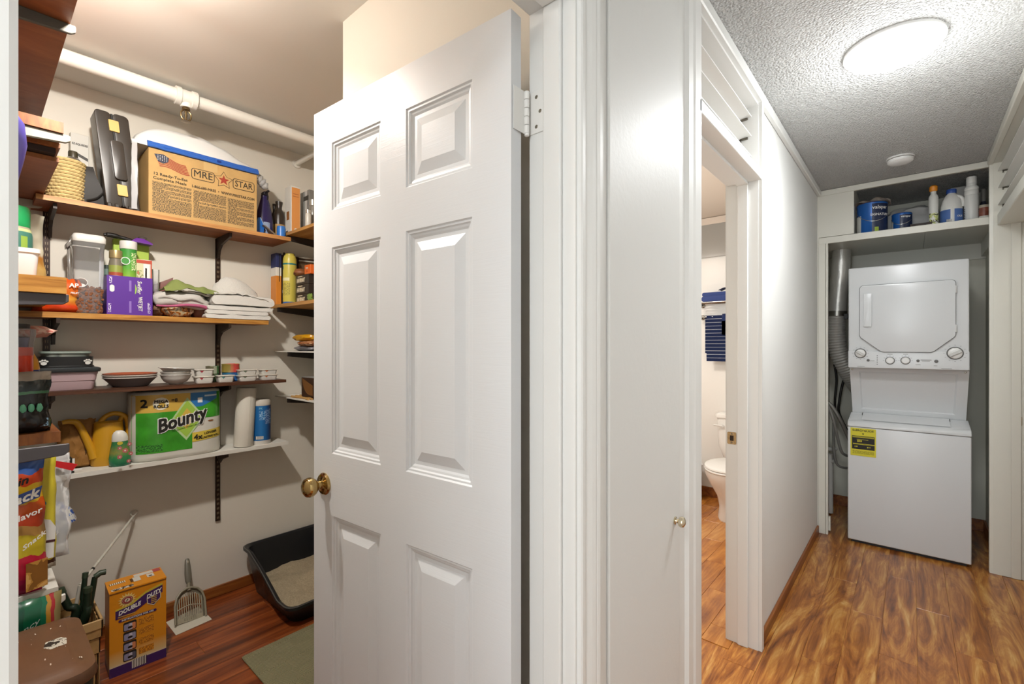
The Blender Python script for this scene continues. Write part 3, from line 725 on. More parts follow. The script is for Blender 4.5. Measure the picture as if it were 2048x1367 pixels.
hose('power_cord', 'right black power cord curving down behind the laundry unit', ((1698, 742, 4.60), (1686, 765, 4.60), (1679, 800, 4.60), (1678, 825, 4.61), (1694, 860, 4.66)), .0095, M_BLK, 'cord')
hose('water_hose', 'thick braided grey hose sloping from wall box to washer', ((1652, 803, 4.3), (1664, 812, 4.3), (1680, 838, 4.32), (1694, 868, 4.38), (1710, 900, 4.45)), .014, M_BRAID)
hose('water_hose', 'upper thin grey hose looping down to the washer side', ((1655, 806, 4.25), (1667, 840, 4.25), (1674, 870, 4.28), (1682, 900, 4.32), (1690, 909, 4.36), (1705, 914, 4.45)), .010, M_GREY)
hose('water_hose', 'lower thin grey hose looping near the alcove floor', ((1667, 845, 4.4), (1668, 900, 4.4), (1673, 925, 4.42), (1684, 934, 4.44), (1705, 936, 4.5)), .009, M_GREY)
t = thing('drain_pipe', 'white drain pipe with elbow low in the alcove corner', 'pipe', (onY(1660, 950, 4.5).x, 4.5, 0.0)); O = Vector(t.location)
bm = BM(); tube(bm, [Vector((0, 0, .01)), Vector((0, 0, .48))], .022, 14); obj('riser', bm, mat('pvc_white', '#d3d1cb', 0.35), t, True)
for py_ in (898, 922):
    z = onY(1664, py_, 4.5).z; bm = BM(); tube(bm, spline([Vector((-.01, 0, z)), Vector((.025, -.01, z + .004)), Vector((.042, -.012, z + .02))], 5), .016, 12); obj('valve', bm, mat('pvc_white', '#d3d1cb', 0.35), t, True)

# ---------------------------------------------------------------- things on the alcove shelf
ZS = 2.1125; ZS = 2.082 + .030
def P2(px, p, y): q = onY(px, p, y); return q
def can_like(name, label, cat, pxl, pxr, pyt, y, group=None):
    a, b = P2(pxl, 400, y), P2(pxr, 400, y); r = (b.x - a.x) / 2; top = P2((pxl + pxr) / 2, pyt, y).z
    t = thing(name, label, cat, ((a.x + b.x) / 2, y, ZS), 0, group); return t, r, top - ZS
M_BLUE = mat('can_blue', '#1c5aa6', 0.3, 0.2); M_NAVY = mat('can_navy', '#1a2748', 0.35); M_WHT = mat('print_white', '#ecebe6', 0.5)
def paint_can(label, pxl, pxr, pyt, y, a_words, rot, s=1.0):
    t, r, h = can_like('paint_can', label, 'paint can', pxl, pxr, pyt, y); t.rotation_euler = (0, 0, rot)
    bm = BM(); lathe(bm, [(r * .97, 0), (r, .004), (r, .008), (r * .985, .010), (r * .985, h - .012), (r, h - .010), (r, h - .004), (r * .96, h)], seg=40); b0 = obj('body', bm, M_BLUE, t, True)
    def patch(a0, a1, z0, z1, m, nm):
        bm = BM(); n = 12; rr = r * .985 + .0006
        grid(bm, lambda u, v: (rr * math.sin(a0 + (a1 - a0) * u), -rr * math.cos(a0 + (a1 - a0) * u), z0 + (z1 - z0) * v), n, 1); return obj(nm, bm, m, t, True)
    patch(-1.5, -.72, .012, h * .62, mat('can_label_grey', '#c9c8c2', 0.6), 'info_label')
    patch(.05, 1.5, .012, h - .014, M_NAVY, 'front_label')
    patch(.22, .48, .014, h * .22, mat('label_green', '#9cb23a', 0.5), 'colour_chip')
    bm = BM(); lathe(bm, [(r * .955, h - .006), (r * .95, h + .001), (r * .86, h + .0015), (r * .84, h - .002), (.001, h - .002)], seg=36); obj('lid', bm, mat('can_lid_copper', '#9c5a3c', 0.35, 0.6), t, True)
    bm = BM(); tube(bm, spline([(r * math.sin(a) * 1.02, -r * math.cos(a) * 1.02, h * (.74 - .34 * math.cos((a - .2) * 1.1))) for a in [-1.3 + .26 * k for k in range(11)]], 3), .0016, 6); obj('wire_handle', bm, mat('wire_steel', '#b9b7b2', 0.3, 1.0), t, True)
    for body, size, z, a0 in a_words: lettering(body, size, M_WHT, t, (0, 0, z * h), cyl=(r * .987, a0), bold=.01)
    bm = BM(); rr = r * .99
    grid(bm, lambda u, v: (rr * math.sin(.55 + .35 * u), -rr * math.cos(.55 + .35 * u), h * (.36 + .13 * v - .04 * abs(u - .5) * (1 - v) * 2)), 6, 2); obj('crest', bm, mat('crest_silver', '#c4c6c8', 0.4), t, True)
    return t, r, h
paint_can('large blue paint can with white lettering on the alcove shelf', 1713, 1776, 409, 4.10, (('valspar', .034, .82, .62), ('SIGNATURE', .022, .60, .62)), 0.0)
paint_can('small blue paint can half hidden behind the large one', 1783, 1825, 428, 4.12, (('valspar', .02, .8, .7),), -0.25)
# crumpled paper over the big can
t = thing('crumpled_paper', 'crumpled brown-white masking paper on top of the large paint can', 'paper', (onY(1745, 400, 4.10).x, 4.10, P2(1745, 409, 4.10).z - 0.002))
bm = BM(); grid(bm, lambda u, v: (-.10 + .20 * u, -.08 + .17 * v, .008 + .012 * abs(nz(u * 5, v * 5, 1)) + .03 * abs(nz(u * 2.3, v * 2, 4)) - .03 * max(0, abs(u - .5) - .40) * 5), 14, 10); obj('sheet', bm, mat('paper_mask', '#b4aa9d', 0.7), t)
t = thing('drop_cloth', 'grey folded plastic drop sheet behind the paint cans', 'sheet', (onY(1812, 430, 4.32).x + .03, 4.36, ZS))
bm = BM(); blob(bm, (0, 0, .105), (.16, .10, .105), 22, 12, .35, 2.4, 3.2, power=.75); obj('sheet', bm, mat('sheet_grey_pale', '#b9b8b5', 0.55, bump=0.3, bscale=25), t, 60)
t = thing('paint_tray', 'dark paint tray with dried paint between can and bottles', 'tray', (onY(1842, 440, 4.10).x, 4.10, ZS))
bm = BM(); loft(bm, [[(x * s_, y * s_, z) for x, y in ((-.055, -.05), (.055, -.05), (.055, .09), (-.055, .09))] for s_, z in ((.85, .0), (1.0, .04), (.95, .04), (.8, .006))]); obj('tray', bm, mat('tray_dark', '#3a2d24', 0.6, var=.4, vscale=40), t)
# caulk tube
def bottle(name, label, cat, pxl, pxr, pyt, y, prof, m, seg=28, sx=1.0, sy=1.0):
    t, r, h = can_like(name, label, cat, pxl, pxr, pyt, y)
    bm = BM(); lathe(bm, [(a * r, b * h) for a, b in prof], seg=seg, sx=sx, sy=sy); obj('body', bm, m, t, True); return t, r, h
M_PW = mat('bottle_white', '#dcdcd8', 0.35)
t, r, h = bottle('caulk_tube', 'slim white tube with an orange cap on the alcove shelf', 'tube', 1857, 1877, 371, 4.09, [(.9, 0), (1, .02), (1, .72), (.9, .76), (.6, .80), (.6, .87)], M_PW)
bm = BM(); lathe(bm, [(r * .72, h * .86), (r * .86, h * .88), (r * .86, h * .97), (r * .5, h), (.001, h)], seg=20); obj('cap', bm, mat('cap_orange', '#dd8a1e', 0.4), t, True)
bm = BM(); grid(bm, lambda u, v: ((r + .0006) * math.sin(-1 + 2.4 * u), -(r + .0006) * math.cos(-1 + 2.4 * u), h * (.05 + .3 * v)), 8, 1); obj('print', bm, patchmat('caulk_print', [(0, '#e7e6de'), (.5, '#c9d07a'), (.58, '#3f3d38')], 40), t)
lettering('LUC', .022, BK, t, (0, 0, h * .16), cyl=(r + .001, .35), bold=.02)
# bleach jug
t, r, h = bottle('bleach_jug', 'white jug with blue cap and blue label on the alcove shelf', 'jug', 1880, 1926, 379, 4.11, [(.94, 0), (1, .015), (1, .45), (.97, .55), (.80, .72), (.55, .84), (.38, .88), (.38, .90)], M_PW)
bm = BM(); lathe(bm, [(r * .44, h * .89), (r * .46, h * .90), (r * .46, h * .985), (r * .42, h), (.001, h)], seg=24); obj('cap', bm, mat('cap_blue', '#2b4f9c', 0.4), t, True)
for a0, a1 in ((-1.5, -.12), (.22, 1.5)):
    bm = BM(); grid(bm, lambda u, v: ((r + .0008) * math.sin(a0 + (a1 - a0) * u), -(r + .0008) * math.cos(a0 + (a1 - a0) * u), h * (.08 + .36 * v)), 10, 1); obj('label', bm, mat('label_blue', '#4a6cab', 0.5), t, True)
bm = BM(); grid(bm, lambda u, v: ((r + .0014) * math.sin(-.5 + .5 * u), -(r + .0014) * math.cos(-.5 + .5 * u), h * (.05 + .13 * v)), 10, 1); obj('barcode', bm, bandmat('barcode_x', 'X', [(k / 14, '#f2f2ee' if k % 2 else '#222222') for k in range(14)], .6), t, True)
lettering('OUT', .016, M_WHT, t, (0, 0, h * .24), rot=(PI / 2, 0, 0), cyl=(r + .002, .75), bold=.01)
bm = BM(); tube(bm, spline([(r * .45, -r * .25, h * .80), (r * .85, -r * .3, h * .74), (r * .98, -r * .3, h * .62), (r * .93, -r * .3, h * .5)], 6), .009, 10); obj('grip', bm, M_PW, t, True)
# tall ribbed bottle
t, r, h = bottle('cleaner_bottle', 'tall white ribbed bottle on the alcove shelf', 'bottle', 1928, 1958, 354, 4.10, [(.9, 0), (1, .015), (1, .60), (.93, .615), (1, .63), (1, .70), (.93, .715), (1, .73), (1.02, .76), (.82, .80), (.70, .805), (.72, .86), (.68, .87)], M_PW)
bm = BM(); lathe(bm, [(r * .70, h * .865), (r * .72, h * .87), (r * .72, h * .99), (r * .68, h), (.001, h)], seg=24); obj('cap', bm, M_PW, t, True)
for a0 in (-1.5, 1.05):
    bm = BM(); grid(bm, lambda u, v: ((r + .0008) * math.sin(a0 + .45 * u), -(r + .0008) * math.cos(a0 + .45 * u), h * (.05 + .30 * v)), 6, 1); obj('print', bm, bandmat('bottle_print', 'Z', [(k / 16, '#dcdcd8' if k % 2 else '#4b4844') for k in range(16)], .5), t, True)
t = thing('drill_box', 'grey plastic dispenser box with dark oval behind the jug', 'box', (onY(1922, 400, 4.36).x, 4.36, ZS))
bm = BM(); box(bm, -.055, .075, 0, .12, 0, P2(1922, 372, 4.36).z - ZS, bev=.006); obj('body', bm, mat('box_grey', '#a3a19d', 0.5), t, True)
bm = BM(); lathe(bm, [(.034, 0), (.030, .002)], seg=24, sy=.55); obj('opening', bm, mat('hole_dark', '#2a1c10', 0.8), t, True, (-.005, .001, .19), (PI / 2, 0, 0))
bm = BM(); box(bm, .03, .072, -.0012, .0, P2(1922, 380, 4.36).z - ZS, P2(1922, 374, 4.36).z - ZS); obj('tag', bm, mat('tag_red', '#a63a30', 0.5), t)
t, r, h = bottle('spray_bottle', 'dark bottle with clear cap at the right end of the alcove shelf', 'bottle', 1959, 1974, 378, 4.2, [(.9, 0), (1, .02), (1, .5), (.85, .62), (.7, .66)], mat('bottle_dark', '#232634', 0.3))
bm = BM(); lathe(bm, [(r * .75, h * .66), (r * .75, h * .97), (r * .6, h), (.001, h)], seg=20); obj('cap', bm, mat('cap_smoke', '#6d6b66', 0.3), t, True)
t, r, h = can_like('jar', 'squat jar with rusty contents at the right end of the alcove shelf', 'jar', 1957, 1980, 410, 4.08)
bm = BM(); lathe(bm, [(r * .95, 0), (r, .01), (r, h * .35)], seg=24); obj('base_wrap', bm, mat('wrap_white', '#d5d2c8', 0.6), t, True)
bm = BM(); lathe(bm, [(r * .97, h * .35), (r * .97, h * .84)], seg=24); obj('body', bm, mat('jar_rust', '#7d4433', 0.4, var=.3, vscale=50), t, True)
bm = BM(); lathe(bm, [(r, h * .84), (r, h * .97), (r * .9, h), (.001, h)], seg=24); obj('lid', bm, mat('lid_beige', '#a9a08f', 0.5), t, True)

# ================================================================ BATHROOM
YB = 4.32
t = thing('wall_cabinet', 'glossy grey cabinet high on the bathroom wall', 'cabinet', (-1.35, YB, 2.14))
bm = BM(); box(bm, -.40, .45, -.03, -.002, 0, .30, bev=.002); obj('front_panel', bm, mat('cab_grey', '#a8a7a2', 0.15), t)
bm = BM(); prism(bm, [(-.032, .29), (-.05, .345), (-.002, .345), (-.002, .29)], -.40, .45, 'X'); obj('crown_moulding', bm, mat('crown_cream', '#e2d6c8', 0.5), t)
# toilet facing the camera
M_POR = mat('porcelain', '#e6e6e2', 0.12)
t = thing('toilet', 'white toilet with closed lid seen through the bathroom doorway', 'toilet', (-1.065, YB, 0))
def oval(cx_, cy_, a, b, z, n=28, p=1.0, front=1.0):
    out = []
    for k in range(n):
        th = 2 * PI * k / n; c_, s_ = math.cos(th), math.sin(th)
        out.append((cx_ + a * math.copysign(abs(c_) ** p, c_), cy_ + (b * front if s_ < 0 else b) * math.copysign(abs(s_) ** p, s_), z))
    return out
bm = BM(); loft(bm, [oval(0, -.37, .10, .20, 0, p=.8), oval(0, -.37, .105, .205, .02, p=.8), oval(0, -.38, .095, .19, .10, p=.85), oval(0, -.41, .11, .20, .19), oval(0, -.44, .155, .225, .28), oval(0, -.45, .185, .25, .35), oval(0, -.45, .19, .255, .385)]); obj('bowl', bm, M_POR, t, 60)
bm = BM(); loft(bm, [oval(0, -.45, .188, .255, .386), oval(0, -.45, .193, .26, .392), oval(0, -.45, .193, .26, .400), oval(0, -.45, .188, .255, .404)]); obj('seat', bm, M_POR, t, 60)
bm = BM(); loft(bm, [oval(0, -.45, .188, .255, .407), oval(0, -.45, .193, .26, .412), oval(0, -.45, .190, .257, .422), oval(0, -.45, .15, .22, .430)]); obj('seat_lid', bm, M_POR, t, 60)
bm = BM(); loft(bm, [[(x, y, z) for x, y in [(a, b) for a, b in roundrect(-w_, w_, -.195 + d_, -.012, .03)]] for w_, d_, z in ((.155, .04, .40), (.185, .01, .50), (.195, 0, .73), (.195, 0, .74))]); tk = obj('tank', bm, M_POR, t, 60)
bm = BM(); prism(bm, roundrect(-.205, .205, -.205, -.006, .03), .74, .775, 'Z', bev=.006, seg=2); obj('tank_lid', bm, M_POR, t, True)
bm = BM(); lathe(bm, [(.012, 0), (.012, .012)], seg=14); lv = obj('flush_lever', bm, mat('lever_white', '#dededa', 0.2), tk, True, (-.145, -.195, .675), (PI / 2, 0, 0))
bm = BM(); tube(bm, [(0, 0, .012), (-.03, .004, .018), (-.065, .004, .018)], [.006, .006, .008], 10); obj('lever_arm', bm, mat('lever_white', '#dededa', 0.2), lv, True)
t = thing('waste_basket', 'white wall-side bin edge beside the toilet', 'bin', (-1.50, 4.16, 0))
bm = BM(); lathe(bm, [(.085, 0), (.11, .30), (.113, .31), (.105, .31), (.08, .01), (.001, .01)], seg=28); obj('body', bm, M_PW, t, True)
# towel rack and towels
M_CHR = mat('chrome', '#9a9892', 0.2, 1.0)
zr = onY(1420, 605, YB - .12).z; zb = onY(1420, 633, YB - .10).z
t = thing('towel_shelf', 'chrome towel shelf with lower bar on the bathroom wall', 'towel rack', (-1.20, YB, zr))
for yy in (-.03, -.08, -.13, -.18):
    bm = BM(); tube(bm, [(-.26, yy, 0), (.30, yy, 0)], .006, 10); obj('rail', bm, M_CHR, t, True)
bm = BM(); tube(bm, [(-.26, -.09, zb - zr), (.30, -.09, zb - zr)], .007, 10); obj('bar', bm, M_CHR, t, True)
for xx in (-.235, .28):
    bm = BM(); box(bm, xx - .006, xx + .006, -.19, -.0, -.02, -.006, bev=.002); box(bm, xx - .006, xx + .006, -.10, -.0, zb - zr - .012, zb - zr + .012, bev=.002); obj('bracket', bm, M_CHR, t)
    for z in (-.012, zb - zr):
        bm = BM(); lathe(bm, [(.022, 0), (.022, .008), (.016, .012)], seg=18); obj('rosette', bm, M_CHR, t, True, (xx, -.0, z), (PI / 2, 0, 0))
M_NT = mat('towel_navy', '#2c3f78', 0.95, bump=0.9, bscale=220, sheen=.4)
t = thing('folded_towel', 'folded navy towel lying on the bathroom towel shelf', 'towel', (-1.20, YB - .105, zr + .006))
for k, (w_, z0, h_) in enumerate(((.19, 0, .045), (.185, .043, .036))):
    bm = BM(); prism(bm, roundrect(-w_, w_, z0, z0 + h_, h_ * .45, 5), -.075 + .004 * k, .075 - .006 * k, 'Y', bev=.008, seg=2); obj('fold', bm, M_NT, t, True)
t = thing('washcloth', 'rumpled navy washcloth on top of the folded towel', 'towel', (-1.12, YB - .11, zr + .084))
bm = BM(); grid(bm, lambda u, v: (-.13 + .26 * u, -.07 + .14 * v, .012 + .022 * abs(nz(u * 2.2, v * 1.5, 7)) + .012 * math.sin(u * 7)), 16, 8); bmesh.ops.solidify(bm, geom=bm.faces[:], thickness=.012); obj('cloth', bm, M_NT, t, 60)
M_STR = bandmat('towel_stripes', 'Z', [(k / 26 + (0 if k % 2 == 0 else .028), '#24335f' if k % 2 == 0 else '#c3c8d4') for k in range(26)], .95)
xl, xr = onY(1414, 680, YB - .09).x, onY(1452, 680, YB - .09).x + .12
zt, zb2 = zb + .008, onY(1422, 722, YB - .10).z
t = thing('striped_towel', 'navy towel with thin white stripes hanging from the lower bar', 'towel', ((xl + xr) / 2, YB - .09, zb))
bm = BM(); hw = (xr - xl) / 2
path = [(-.012, zb2 - zb)] + [(-.014, (zb2 - zb) * (1 - k / 10)) for k in range(1, 10)] + [(-.010, .008), (0, .0125), (.010, .008)] + [(.014, (zb2 - zb) * .82 * k / 10) for k in range(1, 11)]
grid(bm, lambda u, v: (-hw + 2 * hw * u + (0 if v < .5 else -.02), path[round(v * (len(path) - 1))][0] + .004 * math.sin(u * 9), path[round(v * (len(path) - 1))][1]), 12, len(path) - 1)
bmesh.ops.solidify(bm, geom=bm.faces[:], thickness=.007); obj('cloth', bm, M_STR, t, 60)
t = thing('hand_towel', 'short plain navy towel over the bar beside the striped towel', 'towel', (onY(1447, 640, YB - .1).x + .01, YB - .09, zb))
bm = BM(); path2 = [(-.026, -.16), (-.026, -.10), (-.026, -.04), (-.022, .008), (-.010, .022), (.006, .0225), (.022, .008), (.026, -.04), (.026, -.10)]
grid(bm, lambda u, v: (-.02 + .12 * u, path2[round(v * 8)][0], path2[round(v * 8)][1]), 6, 8); bmesh.ops.solidify(bm, geom=bm.faces[:], thickness=.008); obj('cloth', bm, M_NT, t, 60)
# ================================================================ PANTRY
R90 = PI / 2
W_SH = woodmat('shelf_wood', [(0.3, '#6b3516'), (0.5, '#8c4d22'), (0.7, '#a9683a')], sx=40, sy=1.6, dist=0.5, rough=0.45, rnd=False, axis='Y')
W_SHE = woodmat('shelf_edge_wood', [(0.3, '#a06a35'), (0.5, '#c08a50'), (0.7, '#d5a56c')], sx=50, sy=2.0, dist=0.5, rough=0.5, rnd=False, axis='Y')
W_SHL = woodmat('shelf_wood_red', [(0.3, '#7a3f1c'), (0.5, '#8a4a23'), (0.7, '#985830')], sx=6.0, sy=20, dist=0.6, rough=0.45, rnd=False, axis='X')
W_END = woodmat('shelf_end_wood', [(0.3, '#5f3211'), (0.5, '#7a4519'), (0.7, '#8d5827')], sx=12, sy=50, dist=0.6, rough=0.5, rnd=False, axis='Y')
W_OAK = woodmat('shelf_oak_edge', [(0.3, '#96601f'), (0.5, '#b57e35'), (0.7, '#c9954a')], sx=60, sy=5, dist=0.8, rough=0.5, rnd=False, axis='Y')
W_DRK = woodmat('shelf_walnut', [(0.3, '#2c160b'), (0.5, '#4b2915'), (0.7, '#6d4224')], sx=120, sy=2.0, dist=0.4, rough=0.5, rnd=False, axis='Y')
W_GLD = woodmat('shelf_golden', [(0.3, '#94672f'), (0.5, '#b08142'), (0.7, '#c39a5c')], sx=30, sy=2.0, dist=0.5, rough=0.5, rnd=False, axis='X')
M_BRN = mat('bracket_brown', '#2b1c12', 0.45); M_BBK = mat('bracket_black', '#1e1714', 0.5); M_BGR = mat('bracket_grey', '#4a474b', 0.5); M_BPL = mat('bracket_pale', '#b3b0a2', 0.5)
M_SHW = mat('shelf_white', '#dedbd2', 0.4)

def board(t, y0, y1, x0, x1, z0, z1, body, edge, bev=.001):
    """board in world extents, child of t (t unrotated); front edge (towards +x) gets its own strip"""
    O = Vector(t.location)
    bm = BM(); box(bm, x0 - O.x, x1 - .004 - O.x, y0 - O.y, y1 - O.y, z0 - O.z, z1 - O.z, bev=bev); b = obj('board', bm, body, t)
    bm = BM(); box(bm, x1 - .004 - O.x, x1 - O.x, y0 - O.y, y1 - O.y, z0 - O.z, z1 - O.z); obj('edge_strip', bm, edge, b)
    return b
def wall_bracket(t, y, z, ln, m, drop=.07, th=.012, x=XB):
    """shelf bracket fixed to the back wall, reaching out under a board whose underside is at z"""
    O = Vector(t.location); bm = BM()
    poly = [(x, z), (x + ln, z), (x + ln, z - .022), (x + .07, z - .045), (x + .035, z - .07), (x + .022, z - drop - .04), (x, z - drop - .04)]
    prism(bm, [(a - O.x, b - O.z) for a, b in poly], y - th / 2 - O.y, y + th / 2 - O.y, 'Y'); return obj('bracket', bm, m, t)
S1Y, S2Y = 0.212, 0.868
XF1 = -2.612
s1 = thing('wall_shelf', 'top brown wooden shelf on the pantry back wall', 'shelf', (-2.73, 0.66, 1.93)); board(s1, .165, 1.156, XB + .001, XF1, 1.930, 1.950, W_SH, W_SHE)
wall_bracket(s1, S1Y + .01, 1.930, .21, M_BRN); wall_bracket(s1, S2Y, 1.930, .20, M_BRN)
s2 = thing('wall_shelf', 'second shelf of orange oak holding the purple carton', 'shelf', (-2.75, 0.64, 1.465)); board(s2, .12, 1.055, XB + .001, -2.655, 1.465, 1.488, W_SH, W_OAK)
wall_bracket(s2, S1Y + .02, 1.465, .20, M_BRN); wall_bracket(s2, S2Y, 1.465, .19, M_BRN)
s3 = thing('wall_shelf', 'third thin dark walnut shelf holding bowls and plates', 'shelf', (-2.73, 0.66, 1.148)); board(s3, .10, 1.134, XB + .001, -2.62, 1.148, 1.164, W_DRK, W_DRK)
wall_bracket(s3, S1Y + .005, 1.148, .20, M_BRN, drop=.01); wall_bracket(s3, S2Y, 1.148, .19, M_BRN, drop=.01)
s4 = thing('wall_shelf', 'white shelf on the pantry back wall below the walnut one', 'shelf', (-2.76, 0.66, 0.79)); board(s4, .08, 1.168, XB + .001, -2.672, .792, .811, M_SHW, M_SHW)
wall_bracket(s4, S2Y, .792, .15, M_BRN, drop=-.005)
def standard(y, z0, z1, label):
    t = thing('shelf_standard', label, 'shelf track', (XB, y, z0)); h = z1 - z0
    bm = BM(); box(bm, 0, .010, -.011, .011, 0, h); obj('track', bm, mat('track_bronze', '#33221a', 0.35, 0.4), t)
    bm = BM()
    for k in range(int(h / .025)):
        for dy in (-.0035, .0035): box(bm, .0095, .0106, dy - .0012, dy + .0012, .012 + k * .025, .024 + k * .025)
    o = obj('slots', bm, mat('track_slots', '#94826a', 0.5), t); o['kind'] = 'stuff'
    return t
standard(S2Y, 0.405, 1.925, 'long bronze slotted shelf track in the middle of the pantry wall')
standard(S1Y, 1.15, 2.30, 'bronze slotted shelf track at the left pantry corner')

# ---- left wall shelves (boards run along the pantry's left wall)
YLW = -0.03
def lbracket(t, x, z0, z1, y1, m, th=.012, hook=False):
    O = Vector(t.location); bm = BM()
    poly = [(YLW, z1), (y1, z1), (y1, z0 + (z1 - z0) * .3), (y1 - .012, z0), (YLW + .06, z0 - .012), (YLW, z0 - .05)]
    prism(bm, [(a - O.y, b - O.z) for a, b in poly], x - th / 2 - O.x, x + th / 2 - O.x, 'X', bev=.002)
    if hook: box(bm, x - th / 2 - O.x, x + th / 2 - O.x, y1 - .010 - O.y, y1 + .004 - O.y, z0 + .004 - O.z, z1 + .010 - O.z, bev=.003)
    return obj('bracket', bm, m, t)
def lshelf(label, x0, x1, z0, z1, y1=.188, top=W_SHL, end=W_END):
    t = thing('side_shelf', label, 'shelf', ((x0 + x1) / 2, .08, z0)); O = Vector(t.location)
    bm = BM(); box(bm, x0 - O.x, x1 - .003 - O.x, YLW - O.y, y1 - O.y, z0 - O.z, z1 - O.z, bev=.001); b = obj('board', bm, top, t)
    bm = BM(); box(bm, x1 - .003 - O.x, x1 - O.x, YLW - O.y, y1 - O.y, z0 - O.z, z1 - O.z); obj('end_grain', bm, end, b)
    return t
l1 = lshelf('uppermost reddish side shelf near the ceiling at the left edge', -2.79, -1.25, 2.278, 2.296, .186)
lbracket(l1, -1.845, 2.25, 2.276, .198, mat('bracket_taupe', '#55524a', 0.75))
l2 = lshelf('thick brown side shelf end beside the wicker basket', -2.60, -2.0, 2.010, 2.043, .187)
lbracket(l2, -2.012, 1.984, 2.009, .204, mat('bracket_cream', '#8d8a7f', 0.7))
l3 = lshelf('side shelf over a dark gap just under the thick brown one', -2.60, -2.09, 1.989, 2.003, .188)
bm = BM(); box(bm, -.20, .245, -.11, .098, -.018, -.001); obj('gap_filler', bm, mat('dark_gap2', '#24120b', 0.7), l3)  # solid dark block standing in for the shaded gap between the boards
l4 = lshelf('lowest board of the upper side shelf group with wide brown underside', -2.80, -2.13, 1.954, 1.968, .188)
lbracket(l4, -2.76, 1.922, 1.953, .196, M_BPL)
l5 = lshelf('oak side shelf carrying the white bin', -2.79, -1.94, 1.507, 1.556, .188, W_OAK, W_OAK)
lbracket(l5, -1.955, 1.475, 1.506, .194, M_BGR); lbracket(l5, -2.76, 1.475, 1.506, .19, M_BPL, hook=True)
l6 = lshelf('brown side shelf carrying the black pouch', -2.79, -2.085, 1.040, 1.074, .188, W_END, W_END)
lbracket(l6, -2.06, 1.000, 1.036, .206, M_BGR)
l7 = lshelf('white side shelf at the lower left', -2.79, -2.12, .524, .562, .186, M_SHW, M_SHW)
lbracket(l7, -2.145, .495, .523, .205, M_SHW)

# ---- right recess shelves
RY = 1.152
def rshelf(label, x0, x1, z0, z1, body, edge, bracket_x, bm_=None, y0=RY):
    t = thing('recess_shelf', label, 'shelf', ((x0 + x1) / 2, 1.32, z0)); O = Vector(t.location)
    bm = BM(); box(bm, x0 - O.x, x1 - O.x, y0 + .004 - O.y, 1.489 - O.y, z0 - O.z, z1 - O.z); b = obj('board', bm, body, t)
    bm = BM(); box(bm, x0 - O.x, x1 - O.x, y0 - O.y, y0 + .004 - O.y, z0 - O.z, z1 - O.z); obj('edge_strip', bm, edge, b)
    for bx in bracket_x:
        bm = BM(); prism(bm, [(y0 + .002 - O.y, z0 - O.z), (1.489 - O.y, z0 - O.z), (1.489 - O.y, z0 - .06 - O.z), (y0 + .002 - O.y, z0 - .024 - O.z)], bx - .007 - O.x, bx + .007 - O.x, 'X'); obj('bracket', bm, M_BBK, t)
    return t
r1 = rshelf('golden wooden shelf at the right behind the door, upper level', -2.755, -1.75, 1.968, 1.984, W_GLD, W_GLD, (-2.66,))
r2 = rshelf('golden wooden shelf holding the yellow spray can', -2.815, -1.75, 1.566, 1.584, W_GLD, W_GLD, (-2.72,), y0=1.128)
r3 = rshelf('pale shelf on black bracket holding snack bags', -2.84, -1.9, 1.314, 1.320, M_SHW, M_SHW, (-2.68,), y0=1.165)
r4 = rshelf('lower pale shelf on black bracket holding a brown carton', -2.84, -1.9, 1.052, 1.058, M_SHW, M_SHW, (-2.68,), y0=1.165)

# ---- sprinkler pipe
M_PIPE = mat('pipe_white', '#e6e3da', 0.4)
PXX, PZ, PR = -2.50, 2.474, .029
t = thing('sprinkler_pipe', 'white sprinkler pipe under the pantry ceiling', 'pipe', (PXX, .7, PZ))
ty = onX(372, 190, PXX).y
bm = BM(); tube(bm, [(0, -.73, 0), (0, ty - .03 - .7, 0)], PR, 24); obj('pipe_run', bm, M_PIPE, t, True)
bm = BM(); tube(bm, [(0, ty + .03 - .7, 0), (0, .79, 0)], PR * .93, 24); obj('pipe_run', bm, M_PIPE, t, True)
bm = BM(); tube(bm, [(0, ty - .042 - .7, 0), (0, ty - .041 - .7, 0), (0, ty - .022 - .7, 0), (0, ty - .020 - .7, 0), (0, ty + .018 - .7, 0), (0, ty + .020 - .7, 0), (0, ty + .040 - .7, 0), (0, ty + .041 - .7, 0)], [.030, .039, .039, .034, .034, .039, .039, .030], 24); tube(bm, [(0, ty - .7, -.02), (0, ty - .7, -.045)], .022, 20); obj('tee_fitting', bm, M_PIPE, t, True)
t = thing('fire_sprinkler', 'bronze fire sprinkler head hanging from the white pipe', 'sprinkler', (PXX, ty, PZ - .045))
M_SPR = mat('sprinkler_bronze', '#7d6a4a', 0.35, 0.85)
bm = BM(); lathe(bm, [(.014, 0), (.016, -.004), (.016, -.010), (.010, -.014)], seg=16); obj('collar', bm, M_SPR, t, True)
for s in (-1, 1):
    bm = BM(); tube(bm, spline([(0, s * .009, -.012), (0, s * .018, -.022), (0, s * .0195, -.036), (0, s * .015, -.050), (0, s * .003, -.058)], 5), .0035, 8); obj('arm', bm, M_SPR, t, True)
bm = BM(); lathe(bm, [(.004, -.012), (.006, -.02), (.004, -.026), (.006, -.034), (.003, -.046), (.005, -.056)], seg=12); obj('stem', bm, M_SPR, t, True)
bm = BM(); lathe(bm, [(.004, -.056), (.018, -.060), (.019, -.062), (.004, -.063)], seg=18); obj('deflector', bm, M_SPR, t, True)
fl = onX(596, 326, XB + .02)
t = thing('closet_rod', 'short white rod fixed to the pantry wall beside the door edge', 'rod', fl)
bm = BM(); tube(bm, [(-.012, 0, 0), (.75, -.01, 0)], .0145, 18); obj('rod', bm, M_PIPE, t, True)
bm = BM(); tube(bm, [(-.019, 0, 0), (-.010, 0, 0)], .026, 18); obj('flange', bm, M_PIPE, t, True)

